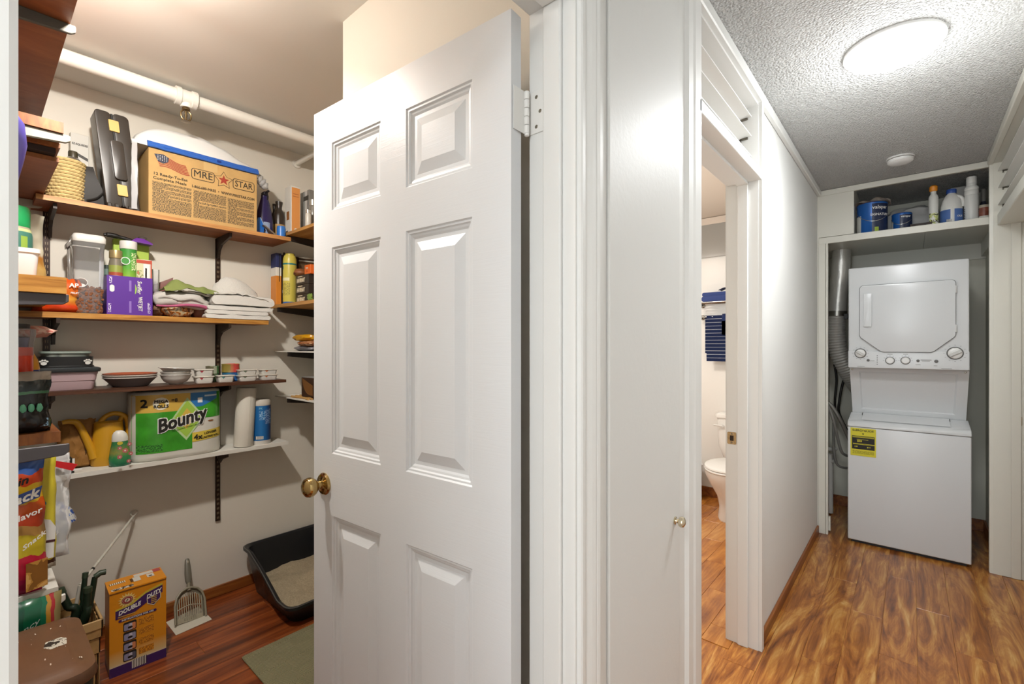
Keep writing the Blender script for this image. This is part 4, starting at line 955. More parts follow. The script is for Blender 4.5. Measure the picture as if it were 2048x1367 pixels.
# ================================================================ helper for things seen from the pantry door
def fit(pxl, pxr, pyt, X, zb):
    a, b = onX(pxl, 600, X), onX(pxr, 600, X); top = onX((pxl + pxr) / 2, pyt, X).z
    return (a.y + b.y) / 2, b.y - a.y, top - zb
def TX(name, label, cat, pxl, pxr, pyt, X, zb, group=None, rz=0.0):
    """thing facing +x; its local x runs along world +y, local -y faces the camera; front plane at X"""
    yc, wd, h = fit(pxl, pxr, pyt, X, zb)
    return thing(name, label, cat, (X, yc, zb), R90 + rz, group), wd, h
def carton(t, wd, dp, h, m, name='carton', bev=.0015):
    bm = BM(); box(bm, -wd / 2, wd / 2, 0, dp, 0, h, bev=bev); return obj(name, bm, m, t)
def patch(t, x0, x1, z0, z1, m, name='print', y=-.0006, th=.0005):
    bm = BM(); box(bm, x0, x1, y, y + th, z0, z1); return obj(name, bm, m, t)
def poly(t, pts, m, name='print', y=-.0008, th=.0005):
    bm = BM(); prism(bm, pts, y, y + th, 'Y'); return obj(name, bm, m, t)
def disc(t, x, z, r, m, name='print', y=-.0012, sz=1.0, n=24):
    return poly(t, [(x + r * math.cos(2 * PI * k / n), z + r * sz * math.sin(2 * PI * k / n)) for k in range(n)], m, name, y)
def cylpatch(t, r, a0, a1, z0, z1, m, name='label', n=14, y0=0.0, x0=0.0):
    bm = BM(); grid(bm, lambda u, v: (x0 + r * math.sin(a0 + (a1 - a0) * u), y0 - r * math.cos(a0 + (a1 - a0) * u), z0 + (z1 - z0) * v), n, 1); return obj(name, bm, m, t, True)
K = lambda n, c, r=.5, **k: mat(n, c, r, **k)
WH = K('print_white', '#ecebe6'); BK = K('print_black', '#1c1a16', .6)
Z1, Z2, Z3, Z4 = 1.950, 1.488, 1.164, .811

# ================================================================ TOP SHELF
# round wicker basket
t, wd, h = TX('wicker_basket', 'round woven straw basket at the left end of the top shelf', 'basket', 91, 169, 322, -2.70, Z1)
r = wd / 2; rows = 13
M_WK = K('straw', '#cdb47c', .7, var=.18, vscale=60)
for k in range(rows):
    z = (k + .5) * h / rows; bm = BM()
    rr = r * (.90 + .10 * k / rows)
    pts = [((rr + .0014 * math.sin(i * PI / 2 + (PI if k % 2 else 0) / 1)) * math.cos(2 * PI * i / 88), (rr + .0014 * math.sin(i * PI / 2 + (PI if k % 2 else 0))) * math.sin(2 * PI * i / 88), z) for i in range(88)]
    tube(bm, pts, h / rows * .50, 6, closed=True); obj('strand', bm, M_WK, t, True)
bm = BM(); lathe(bm, [(r * .86, .0), (r * .86, .004), (r * .94, h - .006), (r * .90, h - .006), (r * .82, .006), (.001, .006)], seg=32); obj('lining', bm, K('straw_dark', '#6d5228', .8), t, True)
# spray can in the basket
q = onX(146, 318, -2.69); cr = .034
t = thing('metal_can', 'silver aerosol can with a dark cap standing in the straw basket', 'can', (-2.69, q.y, Z1 + .007))
ht = onX(146, 303, -2.69).z - Z1 - .007; hb = onX(146, 325, -2.69).z - Z1 - .007
bm = BM(); lathe(bm, [(cr, 0), (cr, hb - .006), (cr * 1.04, hb - .004), (cr * 1.04, hb), (cr * .9, hb + .004), (cr * .55, hb + .018), (cr * .5, hb + .02)], seg=28); obj('body', bm, K('tin_silver', '#bdbbb6', .25, metal=.9), t, True)
bm = BM(); lathe(bm, [(cr * .46, hb + .019), (cr * .46, ht - .003), (cr * .40, ht), (.001, ht)], seg=20); obj('cap', bm, K('cap_olive', '#413b2b', .4), t, True)
# printed leaflet box
t, wd, h = TX('squeeze_box', 'grey printed carton behind the straw basket', 'carton', 141, 178, 268, -2.80, Z1, rz=math.radians(4))
carton(t, wd, .03, h, K('leaflet', '#d2cfc7', .6)); lettering('EZ-SQUEEZE', wd * .19, K('print_dark', '#3a3833'), t, (0, -.001, h * .86), bold=.02, sx=.82)
patch(t, -wd * .42, wd * .42, h * .35, h * .60, finetext('fine_grey', '#b9b6ae', '#7b7871')); poly(t, [(-wd * .3, h * .76), (wd * .45, h * .70), (wd * .45, h * .66), (-wd * .05, h * .70)], K('print_dark', '#3a3833'))
patch(t, -wd * .45, -wd * .15, h * .18, h * .33, K('print_brown', '#5a4a35'))
# black pouch
t, wd, h = TX('camera_pouch', 'small black fabric pouch between basket and tool case', 'pouch', 163, 213, 333, -2.68, Z1)
bm = BM(); loft(bm, [[(-wd * .48, 0, 0), (wd * .5, 0, 0), (wd * .5, .10, 0), (-wd * .48, .10, 0)], [(-wd * .49, -.004, h * .3), (wd * .46, -.006, h * .3), (wd * .46, .1, h * .3), (-wd * .48, .1, h * .3)], [(-wd * .45, 0, h * .8), (wd * .05, -.002, h * .8), (wd * .1, .09, h * .8), (-wd * .4, .09, h * .8)], [(-wd * .38, .01, h * .98), (-wd * .02, .01, h), (0, .07, h), (-wd * .34, .07, h * .98)]]); bmesh.ops.subdivide_edges(bm, edges=bm.edges[:], cuts=1, use_grid_fill=True, smooth=.3); obj('body', bm, K('nylon_black', '#231f1c', .6), t, 60)
bm = BM(); tube(bm, spline([(-wd * .3, -.007, h * .12), (wd * .1, -.010, h * .22), (wd * .42, -.010, h * .42)], 5), .004, 6); obj('strap', bm, K('strap_black', '#161412', .5), t, True)
# black tool case standing on end, leaning
t, wd, h = TX('tool_case', 'upright black plastic tool case with two yellow latches', 'tool case', 214, 281, 232, -2.625, Z1)
t.rotation_euler = (0.0, 0.0, R90); lean = -0.105
cw = wd * 1.0; ch = h * 1.01; cdp = .11
def shear(bm_):
    for v in bm_.verts: v.co.x += lean * v.co.z
    return bm_
M_TC = K('case_black', '#332c25', .35)
for x0_, x1_ in ((-cw * .5, -cw * .02), (cw * .02, cw * .5)):
    bm = BM(); prism(bm, roundrect(x0_, x1_, .004, ch - .004, .016, 4), .002, cdp, 'Y', bev=.010, seg=3); obj('shell_half', shear(bm), M_TC, t, True)
bm = BM(); box(bm, -cw * .03, cw * .03, .0, cdp - .01, .01, ch - .01); obj('seam', shear(bm), K('seam_black', '#14110e', .6), t)
bm = BM(); prism(bm, roundrect(-cw * .16, cw * .22, ch * .30, ch * .70, .012, 4), -.010, .012, 'Y', bev=.006, seg=2); obj('handle', shear(bm), M_TC, t, True)
for z in (.795, .135):
    bm = BM(); prism(bm, roundrect(-cw * .13, cw * .17, ch * z, ch * (z + .115), .003, 3), -.006, .006, 'Y', bev=.002); obj('latch', shear(bm), K('latch_yellow', '#cfae62', .4), t)
for x_ in (-.42, -.20, .20, .42):
    bm = BM(); box(bm, cw * x_ - .008, cw * x_ + .008, -.003, .01, .0, .018, bev=.003); obj('foot', shear(bm), M_TC, t)
# ration carton
XM = -2.618
yl = onX(297, 350, XM).y; yr = onX(514, 400, XM).y; zt = (onX(297, 291, XM).z + onX(514, 352, XM).z) / 2
t = thing('ration_carton', 'tan cardboard meal carton with flag and star print on the top shelf', 'carton', (XM, (yl + yr) / 2, Z1), R90); wd = yr - yl; h = zt - Z1
M_KR = K('kraft_tan', '#bf9a60', .7, var=.06, vscale=20)
mre = carton(t, wd, .20, h, M_KR)
PB = K('print_charcoal', '#3b3327', .7)
X_ = lambda u: -wd / 2 + u * wd
Z_ = lambda v: h * v
# flag
for k in range(7):
    pts = []; n = 8
    for i in range(n + 1): u = i / n; pts.append((X_(.055 + .255 * u) + .018 * k / 7, Z_(.925 - .19 * k / 7 - .07 * u + .035 * u * k / 7) + .005 * math.sin(u * 6)))
    for i in range(n, -1, -1): u = i / n; pts.append((X_(.055 + .255 * u) + .018 * k / 7, Z_(.925 - .19 * k / 7 - .07 * u + .035 * u * k / 7) + .005 * math.sin(u * 6) - h * .014))
    poly(t, pts, K('print_red', '#9c3a28'), 'flag_stripe')
poly(t, [(X_(.045), Z_(.92)), (X_(.12), Z_(.94)), (X_(.165), Z_(.905)), (X_(.16), Z_(.84)), (X_(.12), Z_(.80)), (X_(.075), Z_(.82))], K('print_navy', '#33374a'), 'flag_canton', y=-.0013)
bm = BM()
for i in range(5):
    for j in range(4): lathe(bm, [(.0018, 0), (.0016, .0003)], seg=5, cx=X_(.075 + .018 * i), cy=Z_(.91 - .022 * j))
o = obj('flag_stars', bm, WH, t, loc=(0, -.0013, 0), rot=(R90, 0, 0)); o['kind'] = 'stuff'
lettering('12 Ready-To-Eat', .0175, PB, t, (X_(.035), -.001, Z_(.622)), align='LEFT', bold=.012, sx=1.12)
lettering('Complete Meals', .0175, PB, t, (X_(.035), -.001, Z_(.555)), align='LEFT', bold=.012, sx=1.12)
def badge(u0, u1, v0, v1):
    poly(t, roundrect(X_(u0) - .003, X_(u1) + .003, Z_(v0) - .003, Z_(v1) + .003, .012), PB, 'badge_outline', y=-.0008)
    poly(t, roundrect(X_(u0), X_(u1), Z_(v0), Z_(v1), .010), M_KR, 'badge', y=-.0012)
badge(.365, .565, .685, .84); badge(.755, .965, .68, .835)
lettering('MRE', .046, PB, t, (X_(.465), -.0015, Z_(.765)), bold=.006, sx=.95); lettering('STAR', .044, PB, t, (X_(.86), -.0015, Z_(.757)), bold=.006, sx=.82)
def star(cx_, cz_, ro, m, y, ri=.42): poly(t, [(cx_ + (ro if k % 2 == 0 else ro * ri) * math.sin(k * PI / 5), cz_ + (ro if k % 2 == 0 else ro * ri) * math.cos(k * PI / 5)) for k in range(10)], m, 'star', y)
star(X_(.66), Z_(.765), .044, PB, -.0008, .55); star(X_(.66), Z_(.765), .040, M_KR, -.0011, .55); star(X_(.66), Z_(.765), .026, K('print_red', '#9c3a28'), -.0014)
lettering('1-866-680-MRES  •  WWW.MRESTAR.COM', .0185, PB, t, (X_(.665), -.001, Z_(.552)), bold=.012, sx=.83)
FT = finetext('fine_kraft', '#b5925b', '#4d4230', 55, 26)
for u0, u1, v0, v1 in ((.03, .36, .05, .505), (.378, .685, .06, .50), (.698, .968, .06, .49)): patch(t, X_(u0), X_(u1), Z_(v0), Z_(v1), FT, 'small_print')
for u0, u1, v in ((.11, .36, .40), (.16, .36, .335), (.16, .36, .28), (.43, .69, .33), (.43, .69, .28), (.79, .965, .36), (.79, .965, .30), (.79, .965, .21), (.79, .965, .13), (.16, .36, .46)): patch(t, X_(u0), X_(u1), Z_(v) - .0022, Z_(v) + .0022, M_KR, 'text_gap', y=-.0011)
bm = BM(); box(bm, X_(.47), X_(.60), -.0004, .0, Z_(.86), Z_(1)); obj('tape', bm, K('tape_clear', '#c8a771', .3), t)
# bedding in a clear zip bag lying over the carton
t = thing('bedding_bag', 'white bedding in a clear plastic bag with blue zip on top of the carton', 'bag', (-2.70, (yl + yr) / 2 - .01, zt), R90)
zl = onX(285, 255, -2.70).z - zt; hw = (yr - yl) / 2
M_BED = K('bedding_white', '#e6e5e2', .35, bump=.25, bscale=18)
def pill(u, v, side):
    x = -hw - .045 + (2 * hw + .075) * u; y = -.075 + .20 * v
    e = (1 - abs(2 * u - 1) ** 6) ** .5 * (1 - abs(2 * v - 1) ** 4) ** .5
    hh = .088 + .050 * math.sin(PI * min(1, u * 1.15)) - .055 * max(0, u - .45)
    z = .008 + (hh * (.95 + .10 * nz(u * 3, v * 2, 5)) + .007 * nz(u * 9, v * 5, 2)) * e if side else .006
    return (x, y, z)
bm = BM(); grid(bm, lambda u, v: pill(u, v, 1), 28, 12); grid(bm, lambda u, v: pill(u, v, 0), 28, 12); bmesh.ops.remove_doubles(bm, verts=bm.verts[:], dist=.0005); obj('bedding', bm, M_BED, t, 70)
bm = BM(); grid(bm, lambda u, v: (-hw - .05 + .02 * u + .004 * nz(u, v * 6, 3), -.078 - .006 * u, .02 - (h + .012) * v), 3, 14); obj('film_flap', bm, filmmat('clear_flap', '#f4f6f8', .45, .15), t, 70)
M_ZIP = K('zip_blue', '#3465b8', .3)
for k, (dz, dy, rr) in enumerate(((.016, -.085, .0075), (.006, -.089, .006), (.026, -.080, .005))):
    bm = BM(); tube(bm, [(-hw + .005 + (2 * hw + .01) * i / 14, dy + .003 * nz(i, k, 1), dz + .003 * nz(i * .7, k, 4)) for i in range(15)], rr, 8); obj('zip_strip', bm, M_ZIP, t, True)
bm = BM(); box(bm, hw * .22, hw * .30, -.096, -.086, .008, .020, bev=.002); obj('zip_slider', bm, K('zip_navy', '#1d3a86', .3), t)
for k in range(4):
    bm = BM(); blob(bm, (hw + .012 + .018 * k, -.06 + .01 * k, -.012 * k + .008), (.022, .02, .022), 9, 6, .5, 2, k, flat=False); obj('crumpled_end', bm, filmmat('film_crumple', '#f4f6f8', .4, .12), t, 70)
# purple-navy spray bottle
t, wd, h = TX('spray_bottle', 'purple-navy trigger spray bottle beside the ration carton', 'bottle', 512, 546, 392, -2.71, Z1)
r = wd / 2
bm = BM(); lathe(bm, [(r * .95, 0), (r, .01), (r, h * .35), (r * .85, h * .6), (r * .55, h * .85), (r * .42, h * .95), (r * .42, h)], seg=28, sy=.7); obj('body', bm, K('bottle_purple', '#2a2350', .2), t, True)
cylpatch(t, r * .99, -.9, .9, h * .06, h * .34, K('label_white_blue', '#8fa0bd', .4), y0=.012)
bm = BM(); box(bm, -.012, .012, -.02, .02, h, h + .022, bev=.004); box(bm, -.006, .006, -.055, -.015, h + .012, h + .022, bev=.003); tube(bm, [(0, -.03, h + .01), (0, -.045, h - .012), (0, -.042, h - .03)], .004, 6); obj('trigger_head', bm, K('trigger_dark', '#1c1a22', .4), t, True)
# blue plastic folder leaning
t, wd, h = TX('blue_folder', 'bright blue plastic wedge in front of the spray bottle', 'folder', 509, 527, 434, -2.66, Z1)
bm = BM(); prism(bm, [(-wd * .55, 0), (wd * .5, 0), (wd * .62, h * .45), (wd * .15, h), (-wd * .1, h * .98)], 0, .008, 'Y', bev=.001); obj('sheet', bm, K('blue_plastic', '#1f62b4', .25), t)
bm = BM(); tube(bm, [(wd * .15, -.001, h), (wd * 1.0, -.003, h * .05)], .0016, 6); obj('light_edge', bm, K('edge_light', '#9db4d8', .3), t, True)
t, wd, h = TX('loose_card', 'grey card lying aslant at the front of the top shelf', 'card', 527, 556, 452, -2.635, Z1)
bm = BM(); prism(bm, [(-wd * .5, h), (-wd * .35, h * .98), (wd * .5, .002), (wd * .35, .0)], 0, .05, 'Y'); obj('card', bm, K('card_grey', '#76695c', .6), t)
# two dark bottles
for px0, px1, pyt, X, lb in ((543, 554, 408, -2.79, 'narrow dark bottle hidden behind its wider neighbour'), (547, 569, 404, -2.74, 'wide dark bottle with flared neck on the top shelf')):
    t, wd, h = TX('dark_bottle', lb, 'bottle', px0, px1, pyt, X, Z1); r = wd / 2
    bm = BM(); lathe(bm, [(r * .95, 0), (r, .006), (r, h * .62), (r * .9, h * .70), (r * .5, h * .80), (r * .48, h * .86), (r * .62, h * .96), (r * .64, h)], seg=26); obj('body', bm, K('bottle_brownblack', '#2e251d', .35), t, True)
    bm = BM(); lathe(bm, [(r * 1.01, h * .05), (r * 1.01, h * .40)], seg=26, cap=False); obj('label', bm, K('label_tan', '#a5844f', .6), t, True)
t, wd, h = TX('tape_roll', 'small bright blue roll at the right end of the top shelf', 'tape', 554, 571, 453, -2.675, Z1)
bm = BM(); r = wd / 2; lathe(bm, [(r, 0), (r, h * .8), (r * .9, h), (r * .55, h), (r * .5, h * .8), (r * .5, 0)], seg=24, cap=False); obj('roll', bm, K('tape_blue', '#2f73c4', .35), t, True)

# ---- upper recess shelf (things face -y and +x)
ZR1, ZR2, ZR3, ZR4 = 1.984, 1.584, 1.320, 1.058
def prad(w_, x, y): return w_ / FPX * (x * AX[0] + y * AX[1]) / 2
def spanX(px, y): return onY(px, 600, y).x
yq = 1.175
x0_, x1_ = spanX(570, yq), spanX(582, yq); y1_ = onX(601, 400, x1_).y
t = thing('orange_carton', 'tall white and orange carton on the golden recess shelf', 'carton', (x1_, (yq + y1_) / 2, ZR1), R90); wd = y1_ - yq; h = onX(588, 372, x1_).z - ZR1; dp = x1_ - x0_
bm = BM(); box(bm, -wd / 2, wd / 2, 0, dp, 0, h, bev=.001); obj('carton', bm, K('carton_white', '#d8d5cd', .5), t)
patch(t, -wd * .42, wd * .44, h * .02, h * .97, K('carton_orange', '#d9934e', .5))
for v_ in (.78, .83): patch(t, -wd * .3, wd * .3, h * v_, h * (v_ + .015), K('carton_rust', '#b06a3a', .5), y=-.0012)
disc(t, 0, h * .09, wd * .16, K('carton_white', '#d8d5cd', .5))
bm = BM(); box(bm, -wd / 2 - .0008, -wd / 2, dp * .3, dp * .7, h * .30, h * .48); obj('print', bm, K('print_brown2', '#8f5a2a'), t)
t = thing('silver_carton', 'silver-grey carton behind the orange one', 'carton', (spanX(600, 1.26), 1.26, ZR1)); h = onY(608, 383, 1.26).z - ZR1; wd = spanX(618, 1.26) - spanX(600, 1.26)
carton(t, wd, .05, h, bandmat('silver_streak', 'X', [(0, '#b5b4b0'), (.3, '#8f8e8a'), (.55, '#b9b8b4'), (.8, '#777672')], .35)); bpy.data.objects[t.children[0].name].location = (wd / 2, 0, 0)
patch(t, wd * .4, wd * .95, h * .78, h * .88, K('print_dark', '#3a3833'))
def jar_on(name, label, pxl, pxr, pyt, y, zb, body, lid, lidh=.18):
    xl_, xr_ = spanX(pxl, y), spanX(pxr, y); xm_ = spanX((pxl + pxr) / 2, y); r = prad(pxr - pxl, xm_, y); t = thing(name, label, 'jar', (xm_, y, zb)); h = onY((pxl + pxr) / 2, pyt, y).z - zb
    bm = BM(); lathe(bm, [(r * .9, 0), (r, .004), (r, h * (1 - lidh) * .85), (r * .8, h * (1 - lidh)), (r * .8, h * (1 - lidh * .9))], seg=22); obj('body', bm, body, t, True)
    bm = BM(); lathe(bm, [(r * .88, h * (1 - lidh)), (r * .9, h * .99), (r * .8, h), (.001, h)], seg=22); obj('lid', bm, lid, t, True); return t
M_GL = K('glass_clear', '#cfd2cd', .08, trans=.85)
jar_on('spice_jar', 'small clear jar with white lid at the recess shelf edge', 611, 622, 420, 1.19, ZR1, K('jar_white', '#c6c2b8', .3), K('lid_silver', '#c3c0b8', .25, metal=.6))
jar_on('spice_jar', 'taller clear jar half hidden by the door edge', 619, 633, 400, 1.24, ZR1, K('jar_smoke', '#77736a', .2), K('lid_silver', '#c3c0b8', .25, metal=.6))

# ---- second recess shelf
yq = 1.20
t = thing('aerosol_can', 'yellow aerosol can with blue base on the recess shelf', 'can', (spanX(579.5, yq), yq, ZR2)); r = prad(25, spanX(579.5, yq), yq); h = onY(579, 507, yq).z - ZR2
bm = BM(); lathe(bm, [(r * .97, 0), (r, .006), (r, h * .84), (r * .96, h * .90), (r * .80, h * .955)], seg=32); obj('body', bm, K('aerosol_yellow', '#cdbf55', .35), t, True)
bm = BM(); lathe(bm, [(r * 1.01, .002), (r * 1.01, h * .06)], seg=32, cap=False); obj('blue_band', bm, K('band_blue', '#2f63a8', .35), t, True)
bm = BM(); lathe(bm, [(r * 1.01, h * .77), (r * 1.01, h * .80)], seg=32, cap=False); obj('teal_band', bm, K('band_teal', '#2f7d7a', .35), t, True)
bm = BM(); lathe(bm, [(r * .70, h * .95), (r * .68, h * .985), (r * .5, h), (.001, h)], seg=20); obj('nozzle', bm, K('nozzle_yellow', '#c4b54c', .4), t, True)
cylpatch(t, r * 1.012, -.2, 1.1, h * .46, h * .52, K('label_pale', '#e2dcae', .5), 'print'); cylpatch(t, r * 1.012, -.2, .1, h * .68, h * .74, K('band_teal', '#2f7d7a', .35), 'print'); cylpatch(t, r * 1.012, -.3, 1.2, h * .18, h * .42, finetext('fine_yel', '#cdbf55', '#9a8f45', 40, 20), 'print')
t, wd, h = TX('matches_carton', 'slim orange and navy carton beside the yellow can', 'carton', 552, 563, 506, -2.745, ZR2)
carton(t, wd, .07, h, bandmat('carton_band', 'Z', [(0, '#d0822e'), (.56, '#d9d6cf'), (.72, '#28305e')], .45)); patch(t, wd * .05, wd * .18, h * .45, h * .99, BK)
t, wd, h = TX('dark_carton', 'narrow black carton between orange carton and yellow can', 'carton', 563.5, 571, 552, -2.755, ZR2)
carton(t, wd, .06, h, K('carton_black', '#26231f', .5)); patch(t, -wd * .3, wd * .3, h * .42, h * .52, WH)
t, wd, h = TX('clip_box', 'brown box with black clips behind the yellow can', 'box', 564, 596, 511, -2.80, ZR2)
bm = BM(); box(bm, -wd / 2, wd / 2, 0, .04, 0, h, bev=.002); obj('box', bm, K('box_dark', '#4a3d33', .6), t)
for k in range(4):
    bm = BM(); tube(bm, spline([(-wd * .36 + wd * .2 * k, .012, h - .001), (-wd * .33 + wd * .2 * k, .010, h + .014), (-wd * .24 + wd * .2 * k, .012, h - .001)], 5), .0035, 6); obj('clip', bm, K('clip_black', '#191714', .4), t, True)
hb_ = (onY(605, 549, 1.20).z - ZR2) / 3; xs0 = spanX(592.5, 1.20)
for k in range(3):
    t = thing('tea_box', ('bottom', 'middle', 'top')[k] + ' black box with pale slanted lettering in the recess stack', 'carton', (xs0, 1.20, ZR2 + hb_ * k), 0, 'stacked black boxes')
    bm = BM(); box(bm, 0, .145, 0, .10, .0004, hb_ - .0006, bev=.001); obj('carton', bm, K('carton_blackbrown', '#241b15', .45), t)
    lettering('HAVRNAT', hb_ * .62, K('print_cream', '#d9cdb2'), t, (.008, -.001, hb_ * .42), align='LEFT', shear=.25, sx=.62, bold=.02); patch(t, .02, .075, hb_ * .80, hb_ * .88, K('print_cream', '#d9cdb2'))
zt3 = ZR2 + hb_ * 3
t = thing('orange_packet', 'small orange carton on top of the black boxes', 'carton', (spanX(609, 1.205), 1.205, zt3)); h = onY(615, 529, 1.205).z - zt3
bm = BM(); box(bm, 0, .07, 0, .07, 0, h, bev=.0015); obj('carton', bm, K('carton_bright_orange', '#d9651f', .45), t); lettering('MAR', h * .3, K('print_cream', '#d9cdb2'), t, (.03, -.001, h * .62), sx=.8); disc(t, .03, h * .3, h * .14, K('carton_darkorange', '#b94b12', .5), sz=.7)
t = thing('brown_packet', 'crumpled brown packet beside the small orange carton', 'bag', (spanX(600, 1.23), 1.235, zt3))
bm = BM(); blob(bm, (0, 0, .022), (.035, .04, .024), 14, 8, .4, 3, 2.0); obj('packet', bm, K('packet_brown', '#8a5532', .5), t, 70)
t, wd, h = TX('utensil_box', 'brown box behind the stacked black boxes', 'box', 597, 645, 530, -2.79, ZR2); carton(t, wd, .05, h, K('box_umber', '#6a5138', .6)); zub = ZR2 + h
t = thing('knife_bundle', 'bundle of wrapped brown and white utensils on the recess stack', 'utensils', (-2.785, t.location.y, zub), R90)
bm = BM(); box(bm, -wd * .45, wd * .5, .004, .04, 0, .040, bev=.003); obj('wrap', bm, K('wrap_grey', '#8d877c', .5), t)
for k, c_ in enumerate(('#5d4029', '#d4d0c5', '#4a3626', '#c8c3b6')):
    bm = BM(); tube(bm, [(-wd * .5, .0, .008 + .0095 * k), (wd * .5, -.004, .012 + .0095 * k)], .0045, 8); obj('handle', bm, K('handle_' + str(k), c_, .4), t, True)
t = thing('green_packet', 'small green packet wedged against the black boxes', 'packet', (spanX(621, 1.185), 1.183, ZR2)); bm = BM(); bag(bm, .05, .045, .02, 3, 8, 6); obj('packet', bm, K('packet_green', '#6f8a3d', .4), t, 70)

# ---- third and fourth recess shelves
t = thing('snack_bag', 'yellow snack bag on top of the recess pile', 'bag', (spanX(604, 1.25), 1.28, ZR3 + .055))
bm = BM(); blob(bm, (0, 0, .02), (.095, .07, .022), 20, 10, .35, 2.2, 1.0); obj('bag', bm, K('bag_yellow', '#d29a1d', .3), t, 70)
t = thing('snack_bag', 'brown and tan printed snack bag in the recess pile', 'bag', (spanX(612, 1.25), 1.28, ZR3 + .026))
bm = BM(); blob(bm, (0, 0, .016), (.085, .07, .018), 20, 10, .3, 2.4, 4.0); obj('bag', bm, patchmat('bag_print_brown', [(0, '#3b2116'), (.42, '#c08a5c'), (.52, '#8d4f2c'), (.6, '#dcb590')], 30), t, 70)
t = thing('snack_bag', 'grey foil bag under the recess pile', 'bag', (spanX(610, 1.25), 1.275, ZR3))
bm = BM(); blob(bm, (0, 0, .014), (.09, .075, .016), 20, 10, .3, 2.4, 7.0); obj('bag', bm, K('bag_grey', '#77757a', .3), t, 70)
t = thing('photo_carton', 'brown carton with dark oval on the lowest recess shelf', 'carton', (spanX(603, 1.20), 1.20, ZR4 + .012)); h = onY(615, 755, 1.20).z - ZR4 - .012
bm = BM(); box(bm, 0, .16, 0, .10, 0, h, bev=.0015); obj('carton', bm, K('carton_umber', '#3c2516', .5), t); poly(t, [(.012 + .09 * (1 - math.cos(a)), h * (.95 - .85 * math.sin(a) * 1.0)) for a in [k * PI / 16 for k in range(9)]] + [(.13, h * .1), (.13, h * .62)], K('carton_umber_light', '#7a5026', .5))
bm = BM(); box(bm, .0, .16, .002, .098, h, h + .003); obj('lid_sheet', bm, K('sheet_grey', '#8d8c89', .55), t)
t = thing('wooden_slats', 'loose pale wooden pieces lying on the lowest recess shelf', 'wood', (spanX(600, 1.20), 1.21, ZR4))
for k in range(3):
    bm = BM(); tube(bm, spline([(-.06 + .01 * k, -.03 + .02 * k, .006 + .002 * k), (.05, -.02 + .02 * k, .006), (.15, -.035 + .02 * k, .005)], 4), .006, 8); obj('piece', bm, K('wood_pale', '#b98f54', .5), t, True)
# ================================================================ SECOND SHELF
# orange snack bag
t, wd, h = TX('orange_bag', 'orange foil food bag at the left end of the oak shelf', 'bag', 66, 158, 556, -2.70, Z2)
bm = BM(); bag(bm, wd, h, .06, 2.2, top=.3, bot=.1, rag=.012); obj('pouch', bm, bandmat('orange_foil', 'Z', [(0, '#b8430f'), (.22, '#c93a12'), (.42, '#dfa03a'), (.55, '#cf6a1c'), (.9, '#d9551a')], .25, 'LINEAR', wob=.06), t, 70)
lettering('AP', .024, WH, t, (wd * .36, -.034, h * .80), bold=.03); lettering('FRUIT', .010, WH, t, (wd * .38, -.034, h * .58), bold=.03)
# clear pitcher of kibble
t, wd, h = TX('kibble_pitcher', 'clear pitcher of brown kibble with white lid and scoop', 'container', 146, 212, 468, -2.68, Z2)
dp = .12; M_CP = filmmat('clear_hard', '#eef0f4', .10, .04)
def rr(a, z, dx=0): return [(x * 1.0 + dx, y, z) for x, y in roundrect(-wd / 2 * a, wd / 2 * a, -dp * .02 + dp * (1 - a) * .5, dp * a, .018, 4)]
bm = BM(); loft(bm, [rr(.84, .002), rr(.86, .01), rr(.94, h * .80), rr(1.0, h * .90)], cap=False); bm.faces.new([bm.verts.new(p) for p in rr(.84, .002)]); obj('clear_body', bm, M_CP, t, 60)
bm = BM(); loft(bm, [rr(1.02, h * .90), rr(1.04, h * .91), rr(1.04, h * .965), rr(.98, h * .985), rr(.92, h)]); obj('lid', bm, K('lid_white', '#dcd9d3', .4), t, 60)
bm = BM(); prism(bm, [(-wd * .50, h * .95), (-wd * .68, h * .86), (-wd * .66, h * .80), (-wd * .50, h * .86)], .03, .09, 'Y', bev=.003); prism(bm, [(-wd * .62, h * .84), (-wd * .53, h * .84), (-wd * .47, h * .05), (-wd * .54, h * .05)], .045, .075, 'Y', bev=.003); obj('handle', bm, K('pitcher_smoke', '#a39d96', .2, trans=.4), t, 60)
bm = BM(); loft(bm, [rr(.80, .006), rr(.82, .02), rr(.855, h * .30), rr(.85, h * .325)]); obj('kibble_mass', bm, patchmat('kibble_mass', [(0, '#3a1d0e'), (.45, '#6a3a1c'), (.58, '#8a5229')], 90), t)
bm = BM(); random.seed(3)
for k in range(160):
    a = random.random(); u = random.uniform(-.40, .40) * wd; z = h * .02 + h * .33 * a; y = random.choice((.006, .008, .010)) + (.05 * random.random() if z > h * .31 else 0)
    lathe(bm, [(.001, -.0028), (.0055, -.0018), (.0055, .0018), (.001, .0028)], cx=u, cy=z, cz=y, seg=6)
bmesh.ops.transform(bm, matrix=Matrix(((1, 0, 0, 0), (0, 0, 1, 0), (0, 1, 0, 0), (0, 0, 0, 1))), verts=bm.verts[:])
o = obj('kibble', bm, K('kibble_brown', '#7a4725', .7, var=.3, vscale=120), t, True); o['kind'] = 'stuff'
bm = BM(); lathe(bm, [(.001, 0), (.018, 0), (.021, .035), (.019, .035), (.016, .004), (.001, .004)], seg=18); sc = obj('scoop', bm, K('scoop_white', '#e6e4df', .4), t, True, (-wd * .18, .045, h * .36), (math.radians(70), math.radians(-35), 0))
